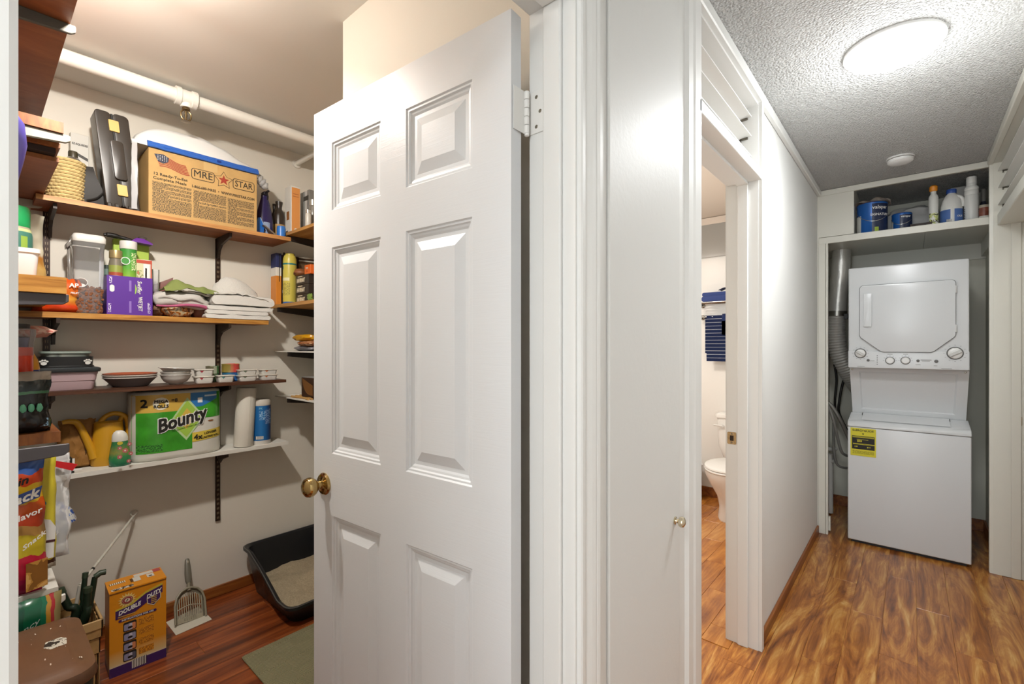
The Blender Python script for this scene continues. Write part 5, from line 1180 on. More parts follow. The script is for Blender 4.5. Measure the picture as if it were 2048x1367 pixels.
# purple carton
t, wd, h = TX('purple_carton', 'open purple carton with white lettering on the oak shelf', 'carton', 213.5, 305, 553, -2.672, Z2)
M_PU = K('carton_purple', '#5b2d96', .45)
bm = BM(); th_ = .003
box(bm, -wd / 2, wd / 2, 0, th_, 0, h); box(bm, -wd / 2, wd / 2, .13, .133, 0, h); box(bm, -wd / 2, -wd / 2 + th_, th_, .13, 0, h); box(bm, wd / 2 - th_, wd / 2, th_, .13, 0, h); box(bm, -wd / 2 + th_, wd / 2 - th_, th_, .13, 0, th_); obj('carton', bm, M_PU, t)
lettering('Swiffer', .0225, WH, t, (wd * .20, -.001, h * .74), rot=(R90, R90, 0), bold=.012, shear=.2, sx=.95); lettering('WETJET', .0195, WH, t, (wd * .22, -.001, h * .30), rot=(R90, R90, 0), bold=.02, sx=.95)
poly(t, [(wd * .11, h * .82), (wd * .15, h * .70), (wd * .13, h * .58), (wd * .10, h * .55)], K('print_lime', '#9cc05a'), 'swoosh')
poly(t, roundrect(-wd * .44, -wd * .34, h * .58, h * .76, .008), WH, 'pad_icon')
for x_, z0_, z1_ in ((-.44, .80, .96), (-.46, .06, .28), (.40, .06, .34)): patch(t, wd * x_ - .002, wd * x_ + .008, h * z0_, h * z1_, finetext('fine_purple', '#5b2d96', '#d9d3e6', 30, 30), 'small_print')
for z0_, z1_ in ((.62, .90), (.06, .36)): patch(t, -.004, .004, h * z0_, h * z1_, K('print_lilac', '#8f6fbe'), 'fold_mark')
# things standing in the purple carton (they rise above its rim)
def cyl_in(name, label, cat, pxl, pxr, pyt, X):
    t, wd, h = TX(name, label, cat, pxl, pxr, pyt, X, Z2 + .004); return t, wd / 2, h
t, r, h = cyl_in('green_canister', 'green canister with white lid standing in the purple carton', 'canister', 239, 274, 483, -2.715)
t.location.x = -2.715 - 0.0
bm = BM(); lathe(bm, [(r * .94, 0), (r * .96, .004), (r * .96, h * .90)], seg=30); obj('body', bm, bandmat('canister_green', 'Z', [(0, '#b8cf4a'), (.45, '#a9c843'), (.7, '#5aa23a'), (.95, '#3f8f3c')], .4, 'LINEAR'), t, True)
bm = BM(); lathe(bm, [(r, h * .89), (r * 1.02, h * .90), (r * 1.02, h * .985), (r * .96, h), (.001, h)], seg=30); obj('lid', bm, K('lid_white', '#dcd9d3', .4), t, True)
disc(t, -r * .5, h * .72, r * .55, WH, 'seal', y=-r * .98); disc(t, -r * .5, h * .72, r * .45, K('seal_green', '#3f8f3c'), 'seal', y=-r * .985)
cylpatch(t, r * .97, .2, 1.1, h * .60, h * .84, finetext('fine_green', '#5aa23a', '#d8e4b0', 30, 20), 'small_print')
t, r, h = cyl_in('pickle_jar', 'glass jar with gold lid and green label in the purple carton', 'jar', 217, 246, 501, -2.70)
bm = BM(); lathe(bm, [(r * .95, 0), (r, .005), (r, h * .78), (r * .86, h * .86), (r * .86, h * .88)], seg=28); obj('body', bm, bandmat('jar_label', 'Z', [(0, '#6d8a4a'), (.38, '#5d6a3a'), (.60, '#b9b39c'), (.68, '#a8503a'), (.74, '#8f9a4a'), (.86, '#7a7464')], .35), t, True)
bm = BM(); lathe(bm, [(r * .90, h * .87), (r * .95, h * .875), (r * .95, h * .985), (r * .9, h), (.001, h)], seg=28); obj('lid', bm, K('lid_gold', '#a8956a', .35, metal=.5), t, True)
disc(t, r * .3, h * .55, r * .34, WH, 'seal', y=-r * .99); disc(t, r * .3, h * .55, r * .22, K('seal_green2', '#5d7d3a'), 'seal', y=-r * .995)
t, r, h = cyl_in('small_tin', 'small dark green tin partly behind the pitcher', 'tin', 208, 220, 530, -2.76)
bm = BM(); lathe(bm, [(r * .95, 0), (r, .004), (r, h * .96), (r * .95, h)], seg=22); obj('body', bm, bandmat('tin_band', 'Z', [(0, '#35453f'), (.8, '#6a8078'), (.92, '#2f3b36')], .4), t, True)
t, wd, h = TX('lime_carton', 'flat lime green carton behind the green canister', 'carton', 227, 298, 481, -2.80, Z2); carton(t, wd, .03, h, K('carton_lime', '#aac64c', .5))
t, wd, h = TX('card_packet', 'small red and white printed packet in the purple carton', 'packet', 273, 304, 519, -2.70, Z2 + .004); carton(t, wd, .025, h, bandmat('packet_split', 'X', [(0, '#d3cfa8'), (.42, '#d9d4cc'), (.9, '#c0563a')], .5)); patch(t, -wd * .02, wd * .32, h * .35, h * .92, WH); patch(t, wd * .06, wd * .16, h * .5, h * .85, BK)
patch(t, -wd * .5, wd * .5, h * .93, h * .99, K('print_red2', '#b94a34')); patch(t, -wd * .48, -wd * .06, h * .1, h * .8, patchmat('packet_leaf', [(0, '#d3cfa8'), (.52, '#8b9a5a'), (.62, '#c8785a')], 60))
# purple brush lying across the carton's contents
bz = onX(250, 474, -2.74).z
y0_ = onX(209, 475, -2.74).y; y1_ = onX(264, 478, -2.74).y; y2_ = onX(305, 478, -2.74).y
t = thing('scrub_brush', 'black handled purple scrub brush resting across the green carton', 'brush', (-2.79, (y0_ + y1_) / 2, bz), R90)
L0 = y0_ - (y0_ + y1_) / 2; L1 = -L0; L2 = y2_ - (y0_ + y1_) / 2
bm = BM(); tube(bm, spline([(L0, -.03, .002), (L0 * .4, -.03, .004), (L1 * .6, -.03, -.003), (L1 + .005, -.03, -.010)], 6), [.007] * 3 + [.011] * 6 + [.008] * 10, 12); obj('handle', bm, K('handle_black', '#1d1a18', .4), t, True)
bm = BM(); loft(bm, [[(L1 - .004, -.05, -.014), (L2, -.05, -.020), (L2, .0, -.020), (L1 - .004, .0, -.014)], [(L1 + .004, -.05, -.006), (L2 + .002, -.05, -.014), (L2 + .002, .0, -.014), (L1 + .004, .0, -.006)], [(L1 + .018, -.045, .006), (L2 - .03, -.045, .004), (L2 - .03, -.005, .004), (L1 + .018, -.005, .006)]]); obj('head', bm, K('brush_purple', '#6a2f94', .35), t)
bm = BM(); lathe(bm, [(.017, 0), (.019, .004), (.016, .010), (.001, .013)], seg=18, cx=(L1 + L2) / 2 + .004, cy=-.025, cz=.004); obj('metal_cap', bm, K('cap_steel', '#8d867c', .3, metal=.7), t, True)
# clear small cup
t, wd, h = TX('plastic_cup', 'small clear cup with dark nuts beside the purple carton', 'cup', 304, 319, 539, -2.76, Z2 + .045); r = wd / 2
bm = BM(); lathe(bm, [(r * .8, 0), (r, h), (r * .95, h), (r * .76, .004), (.001, .004)], seg=18); obj('cup', bm, filmmat('clear_hard', '#eef0f4', .10, .04), t, True)
bm = BM(); blob(bm, (0, 0, h * .25), (r * .78, r * .78, h * .25), 12, 6, .2); obj('contents', bm, K('nuts_brown', '#5a3626', .6), t, 60)
# brown lumpy bread bag (lower left) and brown bag behind
t, wd, h = TX('bread_bag', 'brown bagged rolls at the foot of the cloth pile', 'bag', 303, 330, 606, -2.70, Z2)
bm = BM(); blob(bm, (0, .05, h * .5), (wd * .6, .05, h * .55), 16, 10, .3, 2.5, 5.0, squash=.9); obj('rolls', bm, patchmat('bread_brown', [(0, '#5f4332'), (.5, '#7d5c43'), (.6, '#94735a')], 25, .5), t, 70)
t, wd, h = TX('paper_bag', 'red-brown paper bag with folded top behind the green cloth', 'bag', 304, 348, 552, -2.78, Z2)
bm = BM(); loft(bm, [[(-wd * .5, 0, 0), (wd * .5, 0, 0), (wd * .5, .05, 0), (-wd * .5, .05, 0)], [(-wd * .52, -.004, h * .6), (wd * .45, -.002, h * .62), (wd * .45, .05, h * .62), (-wd * .5, .05, h * .6)], [(-wd * .48, .008, h * .72), (wd * .42, .006, h * .80), (wd * .42, .03, h * .80), (-wd * .46, .03, h * .72)], [(-wd * .50, .016, h * .76), (wd * .5, .012, h), (wd * .5, .02, h), (-wd * .48, .022, h * .76)]]); bmesh.ops.subdivide_edges(bm, edges=bm.edges[:], cuts=1, use_grid_fill=True, smooth=.2); obj('bag', bm, K('bag_redbrown', '#6d3426', .5), t, 60)
# gift bag with printed figures
t, wd, h = TX('gift_bag', 'clear gift bag with gold and orange printed treats', 'bag', 325, 394, 600, -2.672, Z2)
bm = BM(); blob(bm, (0, .05, h * .48), (wd * .5, .045, h * .52), 24, 12, .22, 2.5, 8.0, squash=.9); obj('bag', bm, patchmat('gift_print', [(0, '#5d3a1e'), (.38, '#b06a2a'), (.46, '#c9b48a'), (.53, '#8f8a78'), (.58, '#c25a24'), (.64, '#d8cfb6')], 34, .25), t, 70)
bm = BM(); blob(bm, (-wd * .03, .005, h * .93), (.024, .02, .018), 14, 8, .12, 2, 1, flat=False); kn = obj('white_bow', bm, K('bow_white', '#ded9d0', .6), t, 70)
for s, dx in ((-1, .0), (1, .0)):
    bm = BM(); blob(bm, (wd * .26 + s * .012, .004, h * .80 + s * .006), (.020, .010, .009), 10, 6, .3, 3, s, flat=False); obj('bow_loop', bm, K('bow_white', '#ded9d0', .6), t, 70)
for k, (dx, dz) in enumerate(((-.012, .935), (.004, .95))):
    bm = BM(); blob(bm, (-wd * .03 + dx, -.014, h * dz), (.0022,) * 3, 8, 6, 0, flat=False); obj('bead', bm, BK, kn, 60)
t, wd, h = TX('treat_bag', 'brown treat bag to the right of the gift bag', 'bag', 388, 418, 606, -2.70, Z2)
bm = BM(); blob(bm, (0, .04, h * .45), (wd * .6, .045, h * .5), 16, 10, .3, 2.5, 15.0, squash=.9); obj('bag', bm, K('bag_umber', '#6d4433', .45, var=.3, vscale=40), t, 70)
# folded cloths resting on the bags
def sheetobj(name, t, fn, nu, nv, m, th=.006, ang=70):
    bm = BM(); grid(bm, fn, nu, nv); bmesh.ops.recalc_face_normals(bm, faces=bm.faces[:]); bmesh.ops.solidify(bm, geom=bm.faces[:], thickness=th); return obj(name, bm, m, t, ang)
def folded(t, wd, dp, hs, m, layers, th, seed=0, name='fold', bulge=.0):
    """stack of folded cloth layers: rounded fold edges, a little uneven"""
    z = 0
    for k in range(layers):
        hh = hs / layers; L0_ = wd * (1 - .05 * (k % 2)); x0_ = -wd / 2 + .004 * (k % 3)
        ring0 = []
        for a, b in roundrect(x0_, x0_ + L0_, 0.0, hh, hh * .48, 6): ring0.append((a, b))
        # densify the long edges
        dense = []
        for i in range(len(ring0)):
            a, b = Vector(ring0[i]), Vector(ring0[(i + 1) % len(ring0)]); n = max(1, int((b - a).length / .012))
            for q in range(n): dense.append(a.lerp(b, q / n))
        rings = []
        for j in range(9):
            v = j / 8; y = dp * v; sc = .90 if j in (0, 8) else 1.0
            rings.append([(p.x + .003 * nz(v * 3, p.y * 30, seed + k), y + (.004 * nz(p.x * 20, p.y * 40, seed) if j == 0 else 0), max(.0, z + hh / 2 + (p.y - hh / 2) * sc + .0045 * nz(p.x * 16 + seed, v * 3, k) * (1 if p.y > hh * .3 else .3) + bulge * math.sin(PI * (p.x + wd / 2) / wd))) for p in dense])
        bm = BM(); loft(bm, rings); obj(name, bm, m, t, 75); z += hh
M_CW = K('cotton_white', '#d6d4ce', .9, bump=.15, bscale=180)
zc0 = onX(365, 612, -2.672).z
t = thing('cleaning_cloths', 'grey-white folded cloth roll with pink lining', 'cloth', (-2.665, (onX(309, 600, -2.66).y + onX(425, 600, -2.66).y) / 2, zc0 - .012), R90); wd = onX(425, 600, -2.66).y - onX(309, 600, -2.66).y
h0 = onX(330, 578, -2.66).z - zc0 + .012
def roll(u, v, w_, hh, z0, amp):   # folded strip: goes out along the bottom, turns at the left end and returns on top
    s = v
    if s < .42: x = -.40 + .90 * (1 - s / .42); z = 0
    elif s > .58: x = -.40 + .90 * (s - .58) / .42; z = hh
    else:
        a = PI * (s - .42) / .16; x = -.40 - .10 * math.sin(a); z = hh * (1 - math.cos(a)) / 2
    return (x * w_, .12 * u, z0 + z * (1 - .35 * max(0, x)) - .05 * max(0, x + .1) * w_ * 3 * .6 + amp * nz(x * 4, u * 2, 3))
bm = BM(); blob(bm, (0, .06, h0 * .50), (wd * .50, .065, h0 * .50), 30, 14, .16, 2.2, 2.0, squash=.8, power=.7)
for v in bm.verts: v.co.z -= .12 * max(0, v.co.x) * 1.2
obj('outer_cloth', bm, K('cloth_grey', '#c3bfb9', .9, bump=.2, bscale=200), t, 75)
def edge_z(x): return h0 * (.20 + .10 * math.sin(x / wd * 5)) - .15 * max(0, x)
bm = BM(); tube(bm, [(-wd * .44 + wd * .92 * i / 16, -.006 + .03 * abs(i / 8 - 1) ** 3, edge_z(-wd * .44 + wd * .92 * i / 16)) for i in range(17)], [.004 + .006 * i / 16 for i in range(17)], 8); obj('pink_lining', bm, K('cloth_pink', '#b25a7c', .9), t, 75)
bm = BM(); tube(bm, [(-wd * .42 + wd * .80 * i / 16, -.010 + .03 * abs(i / 8 - 1) ** 3, h0 * .52 + .006 * math.sin(i * .7) - .10 * max(0, -wd * .42 + wd * .80 * i / 16)) for i in range(17)], .005, 8); obj('hem', bm, K('cloth_grey2', '#a8a39d', .9), t, 75)
t = thing('white_rag', 'white ribbed rag lying between green cloth and folded sheets', 'cloth', (-2.70, onX(405, 580, -2.70).y, zc0 + h0 * .72), R90)
sheetobj('cloth', t, lambda u, v: (-.09 + .16 * u, -.02 + .12 * v, .010 + .012 * nz(u * 4, v * 3, 2) - .02 * u), 16, 10, K('rag_white', '#cfcac0', .9, bump=.4, bscale=150), .008)
# green cloth
yg0, yg1 = onX(325, 580, -2.69).y, onX(434, 580, -2.69).y
zg = onX(360, 586, -2.69).z
t = thing('green_cloth', 'crumpled sage green cloth on top of the cloth pile', 'cloth', (-2.69, (yg0 + yg1) / 2, zg), R90); wd = yg1 - yg0
def gfn(u, v):
    top = .050 * math.exp(-((u - .30) / .20) ** 2) + .022 * math.exp(-((u - .70) / .22) ** 2) + .012
    fall = 1.0 if v > .25 else .25 + .75 * (v / .25) ** .6
    return (-wd / 2 + wd * u + .020 * nz(u * 2, v * 2, 1), -.045 + .12 * v + .012 * nz(u * 5, v, 6), max(.002, top * fall + .016 * nz(u * 3.2, v * 2.2, 4) + .006 * nz(u * 9, v * 5, 2)))
sheetobj('cloth', t, gfn, 36, 14, K('cloth_sage', '#7f8a4c', .9, bump=.3, bscale=220), .004)
# white folded sheets
ya, yb = onX(411, 625, -2.655).y, onX(541, 625, -2.655).y; zs0 = Z2; zs1 = onX(470, 612, -2.655).z; zs2 = onX(470, 584, -2.655).z
t = thing('folded_sheet', 'lower folded white sheet at the end of the oak shelf', 'sheet', (-2.652, (ya + yb) / 2, Z2), R90); folded(t, yb - ya, .17, zs1 - zs0, M_CW, 3, .0, 1)
ya2, yb2 = onX(424, 600, -2.645).y, onX(549, 600, -2.645).y
t = thing('folded_sheet', 'upper rumpled white sheet overhanging the oak shelf end', 'sheet', (-2.645, (ya2 + yb2) / 2, zs1 + .001), R90)
folded(t, yb2 - ya2, .16, (zs2 - zs1) * .72, M_CW, 1, .0, 4, bulge=.004)
sheetobj('loose_fold', t, lambda u, v: (-(yb2 - ya2) / 2 + .01 + (yb2 - ya2) * .85 * u, -.006 + .13 * v, (zs2 - zs1) * .74 + .020 * abs(nz(u * 6, v * 5, 2)) + .014 * math.sin(PI * u) - .016 * u), 22, 10, M_CW, .004)
t = thing('plush_cushion', 'fluffy white cushion behind the folded sheets', 'cushion', (-2.755, (onX(430, 570, -2.74).y + onX(521, 570, -2.74).y) / 2, zs1 - .02), R90); wd = onX(521, 570, -2.74).y - onX(430, 570, -2.74).y; h = onX(455, 549, -2.74).z - zs1 + .02
bm = BM(); blob(bm, (0, .02, h * .45), (wd * .52, .055, h * .56), 32, 18, .10, 3.5, 3.0, squash=.8)
for v in bm.verts:
    v.co.z *= 1 - .35 * max(0, (v.co.x / wd + .25)); v.co += Vector((0, -1, .3)) * .004 * nz(v.co.x, v.co.y, v.co.z, 90)
obj('cushion', bm, K('plush_white', '#d2cfc8', .95, bump=.9, bscale=140, sheen=.4), t, 75)

# ================================================================ THIRD SHELF
def dish(t, prof, m, name='dish', seg=40, x=0, z=0): bm = BM(); lathe(bm, prof, seg=seg, cx=x, cz=z, cap=False); o = obj(name, bm, m, t, True); return o
XC = -2.725
# pink tub with black lid, pet bowl and dish on it
yc, wd, h = fit(70, 197, 744, -2.66, Z3)
t = thing('pink_tub', 'dusty pink plastic tub with a dark lid on the walnut shelf', 'tub', (-2.645, yc, Z3), R90)
def rrect(w_, d_, z, r_=.02): return [(x, y, z) for x, y in roundrect(-w_ / 2, w_ / 2, .085 - d_ / 2, .085 + d_ / 2, r_, 5)]
bm = BM(); loft(bm, [rrect(wd * .84, .14, .001), rrect(wd * .86, .143, .004), rrect(wd * .91, .152, h * .50), rrect(wd * .935, .156, h * .52), rrect(wd * .965, .162, h * .86), rrect(wd * .99, .166, h * .88), rrect(wd * .99, .166, h)]); obj('tub', bm, K('tub_pink', '#b39a9e', .45), t, 45)
zl1 = onX(140, 735, -2.66).z - Z3
bm = BM(); loft(bm, [rrect(wd * 1.05, .18, h), rrect(wd * 1.08, .186, h + .004), rrect(wd * 1.08, .186, zl1 - .003), rrect(wd * 1.02, .176, zl1)]); obj('lid', bm, K('lid_darkgreen', '#33383a', .4), t, 45)
zz = Z3 + zl1; yc2, wd2, h2 = fit(76, 190, 713, -2.68, zz)
t = thing('pet_bowl', 'black pet bowl with white paw prints on the pink tub', 'bowl', (-2.665, yc2, zz), R90)
def rrect2(w_, d_, z, r_=.03): return [(x, y, z) for x, y in roundrect(-w_ / 2, w_ / 2, .07 - d_ / 2, .07 + d_ / 2, r_, 5)]
bm = BM(); loft(bm, [rrect2(wd2, .14, .0), rrect2(wd2, .14, h2 * .12), rrect2(wd2 * .95, .13, h2 * .2), rrect2(wd2 * .97, .135, h2), rrect2(wd2 * .93, .127, h2), rrect2(wd2 * .85, .11, h2 * .3)]); obj('bowl', bm, K('bowl_black', '#1b1c1d', .35), t, 45)
for sx_ in (-.41, .36):
    disc(t, wd2 * sx_, h2 * .42, .009, K('paw_white', '#d0d0ca'), 'paw', y=.0035, sz=.8)
    for a in (-50, -17, 17, 50): disc(t, wd2 * sx_ + .013 * math.sin(math.radians(a)), h2 * .42 + .013 * math.cos(math.radians(a)), .0036, K('paw_white', '#d0d0ca'), 'paw_toe', y=.0035)
z3_ = zz + h2; yc3, wd3, h3 = fit(82, 184, 702, -2.69, z3_)
t = thing('glass_dish', 'pale glass dish with green lid on top of the black bowl', 'dish', (-2.675, yc3, z3_), R90)
bm = BM(); loft(bm, [rrect2(wd3 * .93, .11, 0), rrect2(wd3 * .98, .12, h3 * .55)]); obj('dish', bm, bandmat('dish_side', 'X', [(0, '#8a9288'), (.2, '#aeb4aa'), (.32, '#7a827a'), (.4, '#b8bdb2'), (.8, '#8d958c')], .3, 'LINEAR'), t, 45)
bm = BM(); loft(bm, [rrect2(wd3, .125, h3 * .55), rrect2(wd3 * 1.02, .128, h3 * .65), rrect2(wd3 * 1.0, .125, h3 * .95), rrect2(wd3 * .94, .115, h3)]); obj('lid', bm, K('lid_sage', '#77837a', .4), t, 45)
# plates
yc, wd, h = fit(203, 315, 749, XC, Z3); R_ = wd / 2
h_all = onX(258, 746, XC + R_ * .9).z - Z3
for k, (nm, lb, c_, z0_) in enumerate((('plate', 'bottom grey plate of the plate stack', '#6e6a6c', .0), ('plate', 'middle white-rimmed plate of the plate stack', '#c9c3ba', .010), ('plate', 'top terracotta plate of the plate stack', '#a5583c', .017))):
    t = thing(nm, lb, 'plate', (XC, yc, Z3 + z0_), R90, 'stacked plates'); hh = max(.016, h_all - .020)
    rk = (R_ * .985, R_, R_ * .99)[k]
    prof = [(.001, 0), (rk * .62, 0), (rk * .66, .003), (rk * .80, hh * .45), (rk, hh * .95), (rk, hh), (rk * .97, hh), (rk * .78, hh * .55), (rk * .64, .006), (.001, .006)]
    dish(t, prof, K('glaze_' + c_[1:], c_, .25), 'plate')
    if k < 2:
        bm = BM(); lathe(bm, [(rk * 1.002, hh * .93), (rk * 1.006, hh * .97), (rk * .99, hh * 1.01)], seg=40, cap=False); obj('rim', bm, K('rim_white', '#d8d2c8', .3), t, True)
# bowls
yc, wd, h = fit(320, 382, 745, -2.71, Z3); R_ = wd / 2
hb1 = onX(350, 741, -2.71 + R_).z - Z3
for k in range(3):
    t = thing('cereal_bowl', ('bottom', 'middle', 'top')[k] + ' white bowl of the nested bowl stack', 'bowl', (-2.71, yc, Z3 + (0, .014, .040)[k]), R90, 'nested white bowls')
    if k == 2: t.rotation_euler = (0, math.radians(4), R90)
    rk = R_ * (1.0, .98, 1.13)[k]; hh = (.046, .046, .038)[k]
    a_ = ((.74, .30), (.92, .66), (.97, .9)) if k < 2 else ((.58, .25), (.74, .55), (.90, .86))
    prof = [(.001, .0), (rk * .40, 0), (rk * .44, .004)] + [(rk * p, hh * q) for p, q in a_] + [(rk * 1.03, hh), (rk * 1.02, hh + .0015)] + [(rk * (p - .035), hh * (q + .03)) for p, q in a_[::-1]] + [(rk * .38, .006), (.001, .006)]
    dish(t, prof, K('ceramic_white', '#d6d4ce', .2), 'bowl')
# little food tubs
M_TUB = K('tub_white', '#d9d7d0', .4)
def food_tub(label, pxl, pxr, pyt, zb, X, tabc, hh=None):
    t, wd, h = TX('food_tub', label, 'tub', pxl, pxr, pyt, X, zb, 'small pet food tubs'); h = hh or h; dp = .06
    def q(a, z): return [(x, y, z) for x, y in roundrect(-wd / 2 * a, wd / 2 * a, .03 - .03 * a, .03 + .03 * a, .010, 4)]
    bm = BM(); loft(bm, [q(.80, 0), q(.84, .003), q(.92, h * .80), q(.92, h * .86)]); obj('cup', bm, M_TUB, t, 45)
    bm = BM(); loft(bm, [q(1.0, h * .84), q(1.03, h * .87), q(1.03, h * .96), q(.99, h)]); obj('foil_lid', bm, K('foil_cream', '#cfcbc0', .35), t, 45)
    poly(t, [(-wd * .30, h * .84), (-wd * .06, h * .84), (-wd * .18, h * .50)], K('tab_' + tabc[1:], tabc), 'tab', y=.002)
    return h
for (l, r_, tops, bots, X, c_, who) in ((391, 430, 741, 752, -2.66, '#a33a44', 'left'), (478, 517, 738, 750, -2.66, '#6d7a66', 'third'), (522, 557, 737, 748.5, -2.66, '#c06a3c', 'rightmost')):
    hA = food_tub('lower white food tub of the ' + who + ' tub pair', l, r_, bots, Z3, X, c_)
    food_tub('upper white food tub of the ' + who + ' tub pair', l + 1, r_ - .5, tops, Z3 + hA + .0005, X, c_, hA * .98)
food_tub('single white food tub with teal mark between the tub pairs', 436, 471, 750, Z3, -2.655, '#4f8a86')
def tin(label, pxl, pxr, pyt, zb, X, stops, hh=None):
    t, wd, h = TX('food_can', label, 'can', pxl, pxr, pyt, X, zb, 'pet food cans'); r = wd / 2; h = hh or h
    bm = BM(); lathe(bm, [(r * .96, 0), (r, .002), (r * .98, .004), (r * .98, h - .004), (r, h - .002), (r * .96, h), (r * .92, h - .003), (.001, h - .003)], seg=32); obj('can', bm, bandmat('can_' + str(abs(hash(label)) % 9999), 'X', stops, .35), t, True); return h
h1 = tin('lower blue food can behind the white tubs', 444, 479, 744, Z3, -2.75, [(0, '#2f6f95'), (.4, '#2b5f9c'), (.7, '#62b3c4')])
tin('upper red and gold food can behind the white tubs', 443, 479, 730, Z3 + h1 + .0005, -2.75, [(0, '#8a7a3a'), (.35, '#b06a4a'), (.5, '#c0463f'), (.85, '#a99a4a')], h1)
h1 = tin('lower dark green can behind the left tub pair', 412, 438, 747, Z3, -2.76, [(0, '#4a4a38'), (.5, '#5d7a52'), (.8, '#2f4a35')])
tin('upper olive can behind the left tub pair', 411, 438, 732, Z3 + h1 + .0005, -2.76, [(0, '#6a6650'), (.45, '#9aa08a'), (.7, '#3f6a45')], h1)

# ================================================================ WHITE SHELF
# crumpled kraft bag
t, wd, h = TX('kraft_bag', 'crumpled brown paper bag behind the watering can spout', 'bag', 118, 194, 838, -2.80, Z4)
bm = BM(); bag(bm, wd, h, .055, 5.0, 16, 16, top=.25, bot=.05, rag=.012, wr=.011); obj('bag', bm, K('kraft_brown', '#96682f', .7, var=.12, vscale=30), t, 30)
lettering('M', .045, K('print_umber', '#3a2412'), t, (wd * .24, -.037, h * .38), sx=.8, bold=.0)
t, wd, h = TX('dark_packet', 'small dark packet with pale letters under the kraft bag', 'packet', 112, 149, 908, -2.69, Z4)
bm = BM(); prism(bm, [(-wd * .5, 0), (wd * .5, 0), (wd * .45, h * .7), (wd * .1, h), (-wd * .5, h * .5)], 0, .012, 'Y', bev=.002); obj('packet', bm, K('packet_black', '#20201a', .4), t); lettering('TL', h * .9, WH, t, (wd * .2, -.001, h * .40), bold=.0)
# watering can
t, wd, h = TX('watering_can', 'yellow plastic watering can with long spout on the white shelf', 'watering can', 163, 254, 840, -2.775, Z4)
M_YC = K('can_mustard', '#c9941f', .4); r = wd * .40; xo = wd * .08
hb_ = h * .98
bm = BM()
prof = [(.90, 0), (.98, .006), (1.0, hb_ * .25), (.97, hb_ * .32), (.86, hb_ * .75), (.80, hb_ * .96)]
loft(bm, [[(xo + a * r * math.cos(2 * PI * k / 32), .6 * a * r * math.sin(2 * PI * k / 32), z) for k in range(32)] for a, z in prof]); obj('body', bm, M_YC, t, 50)
bm = BM(); loft(bm, [[(xo + a * r * math.cos(2 * PI * k / 32) + sh, .6 * a * r * math.sin(2 * PI * k / 32), z) for k in range(32)] for a, z, sh in ((.81, hb_ * .95, 0), (.83, hb_ * .97, 0), (.55, hb_ * 1.0, -.01), (.3, hb_ * 1.005, -.015))]); obj('top_cover', bm, M_YC, t, 50)
sp_top = onX(124, 843, -2.765); sxp = sp_top.y - t.location.y; szp = sp_top.z - Z4
bm = BM(); P_ = spline([(xo - r * .80, -.01, hb_ * .20), (xo - r * 1.12, -.01, hb_ * .55), (sxp + .052, -.01, szp - .018), (sxp + .026, -.01, szp - .002), (sxp, -.01, szp - .004)], 6)
tube(bm, P_, [.018 - .009 * (i / (len(P_) - 1)) ** .7 for i in range(len(P_))], 16); obj('spout', bm, M_YC, t, True)
ht = onX(230, 823, -2.775).z - Z4
bm = BM(); tube(bm, spline([(xo - r * .62, 0, hb_ * .86), (xo - r * .30, 0, hb_ * 1.06), (xo + r * .15, 0, ht - .008), (xo + r * .65, 0, ht - .012), (xo + r * 1.02, 0, hb_ * 1.02), (xo + r * 1.12, 0, hb_ * .75), (xo + r * 1.08, 0, hb_ * .45), (xo + r * .96, 0, hb_ * .30)], 6), .0105, 12); obj('handle', bm, M_YC, t, True)
bm = BM(); tube(bm, spline([(xo + r * .78, 0, ht - .02), (xo + r * .74, 0, hb_ * 1.04), (xo + r * .60, 0, hb_ * .95)], 5), .009, 10); obj('handle_brace', bm, M_YC, t, True)
# air freshener
t, wd, h = TX('air_freshener', 'floral green air freshener with white cap on the white shelf', 'air freshener', 217, 262, 860, -2.702, Z4)
r = wd / 2
prof = [(.80, 0), (.92, .006), (1.0, h * .14), (1.0, h * .24), (.92, h * .42), (.80, h * .58), (.72, h * .70)]
bm = BM(); loft(bm, [[(a * r * math.cos(2 * PI * k / 28), .7 * a * r * math.sin(2 * PI * k / 28), z) for k in range(28)] for a, z in prof]); fb = obj('bottle', bm, bandmat('freshener_body', 'Z', [(0, '#20493c'), (.22, '#2f7a58'), (.5, '#3d8a50'), (.7, '#8a8c48'), (1, '#3a7a4a')], .12, 'LINEAR', wob=.25, wscale=6), t, 60)
bm = BM(); loft(bm, [[(a * r * math.cos(2 * PI * k / 28) + sh * r, .7 * a * r * math.sin(2 * PI * k / 28), z) for k in range(28)] for a, z, sh in ((.74, h * .70, 0), (.74, h * .78, 0), (.68, h * .88, -.02), (.48, h * .96, -.06), (.25, h, -.08))]); obj('cap', bm, K('cap_white', '#d9d6ce', .4), t, 60)
fl_m = K('petal_pink', '#c9656a', .4); fc = K('petal_core', '#e6cfc0', .4)
for u, v, s in ((-.55, .60, .20), (.05, .52, .25), (-.55, .36, .22), (.55, .68, .20), (.68, .42, .20), (.45, .22, .19)):
    u *= .78; x_ = u * r; ap = 1.0 if v < .3 else .95 if v < .45 else .82; yy = -.7 * math.sqrt(max(.02, (ap * r) ** 2 - x_ ** 2)) - .0015
    for a in range(5): disc(t, x_ + s * r * .55 * math.cos(a * 2 * PI / 5), v * h + s * r * .55 * math.sin(a * 2 * PI / 5), s * r * .5, fl_m, 'petal', y=yy, n=10)
    disc(t, x_, v * h, s * r * .38, fc, 'flower_core', y=yy - .001, n=12)
disc(t, -.08 * r, h * .655, r * .26, K('badge_yellow', '#d0bb3a'), 'badge', y=-.7 * r * .80, sz=.75)
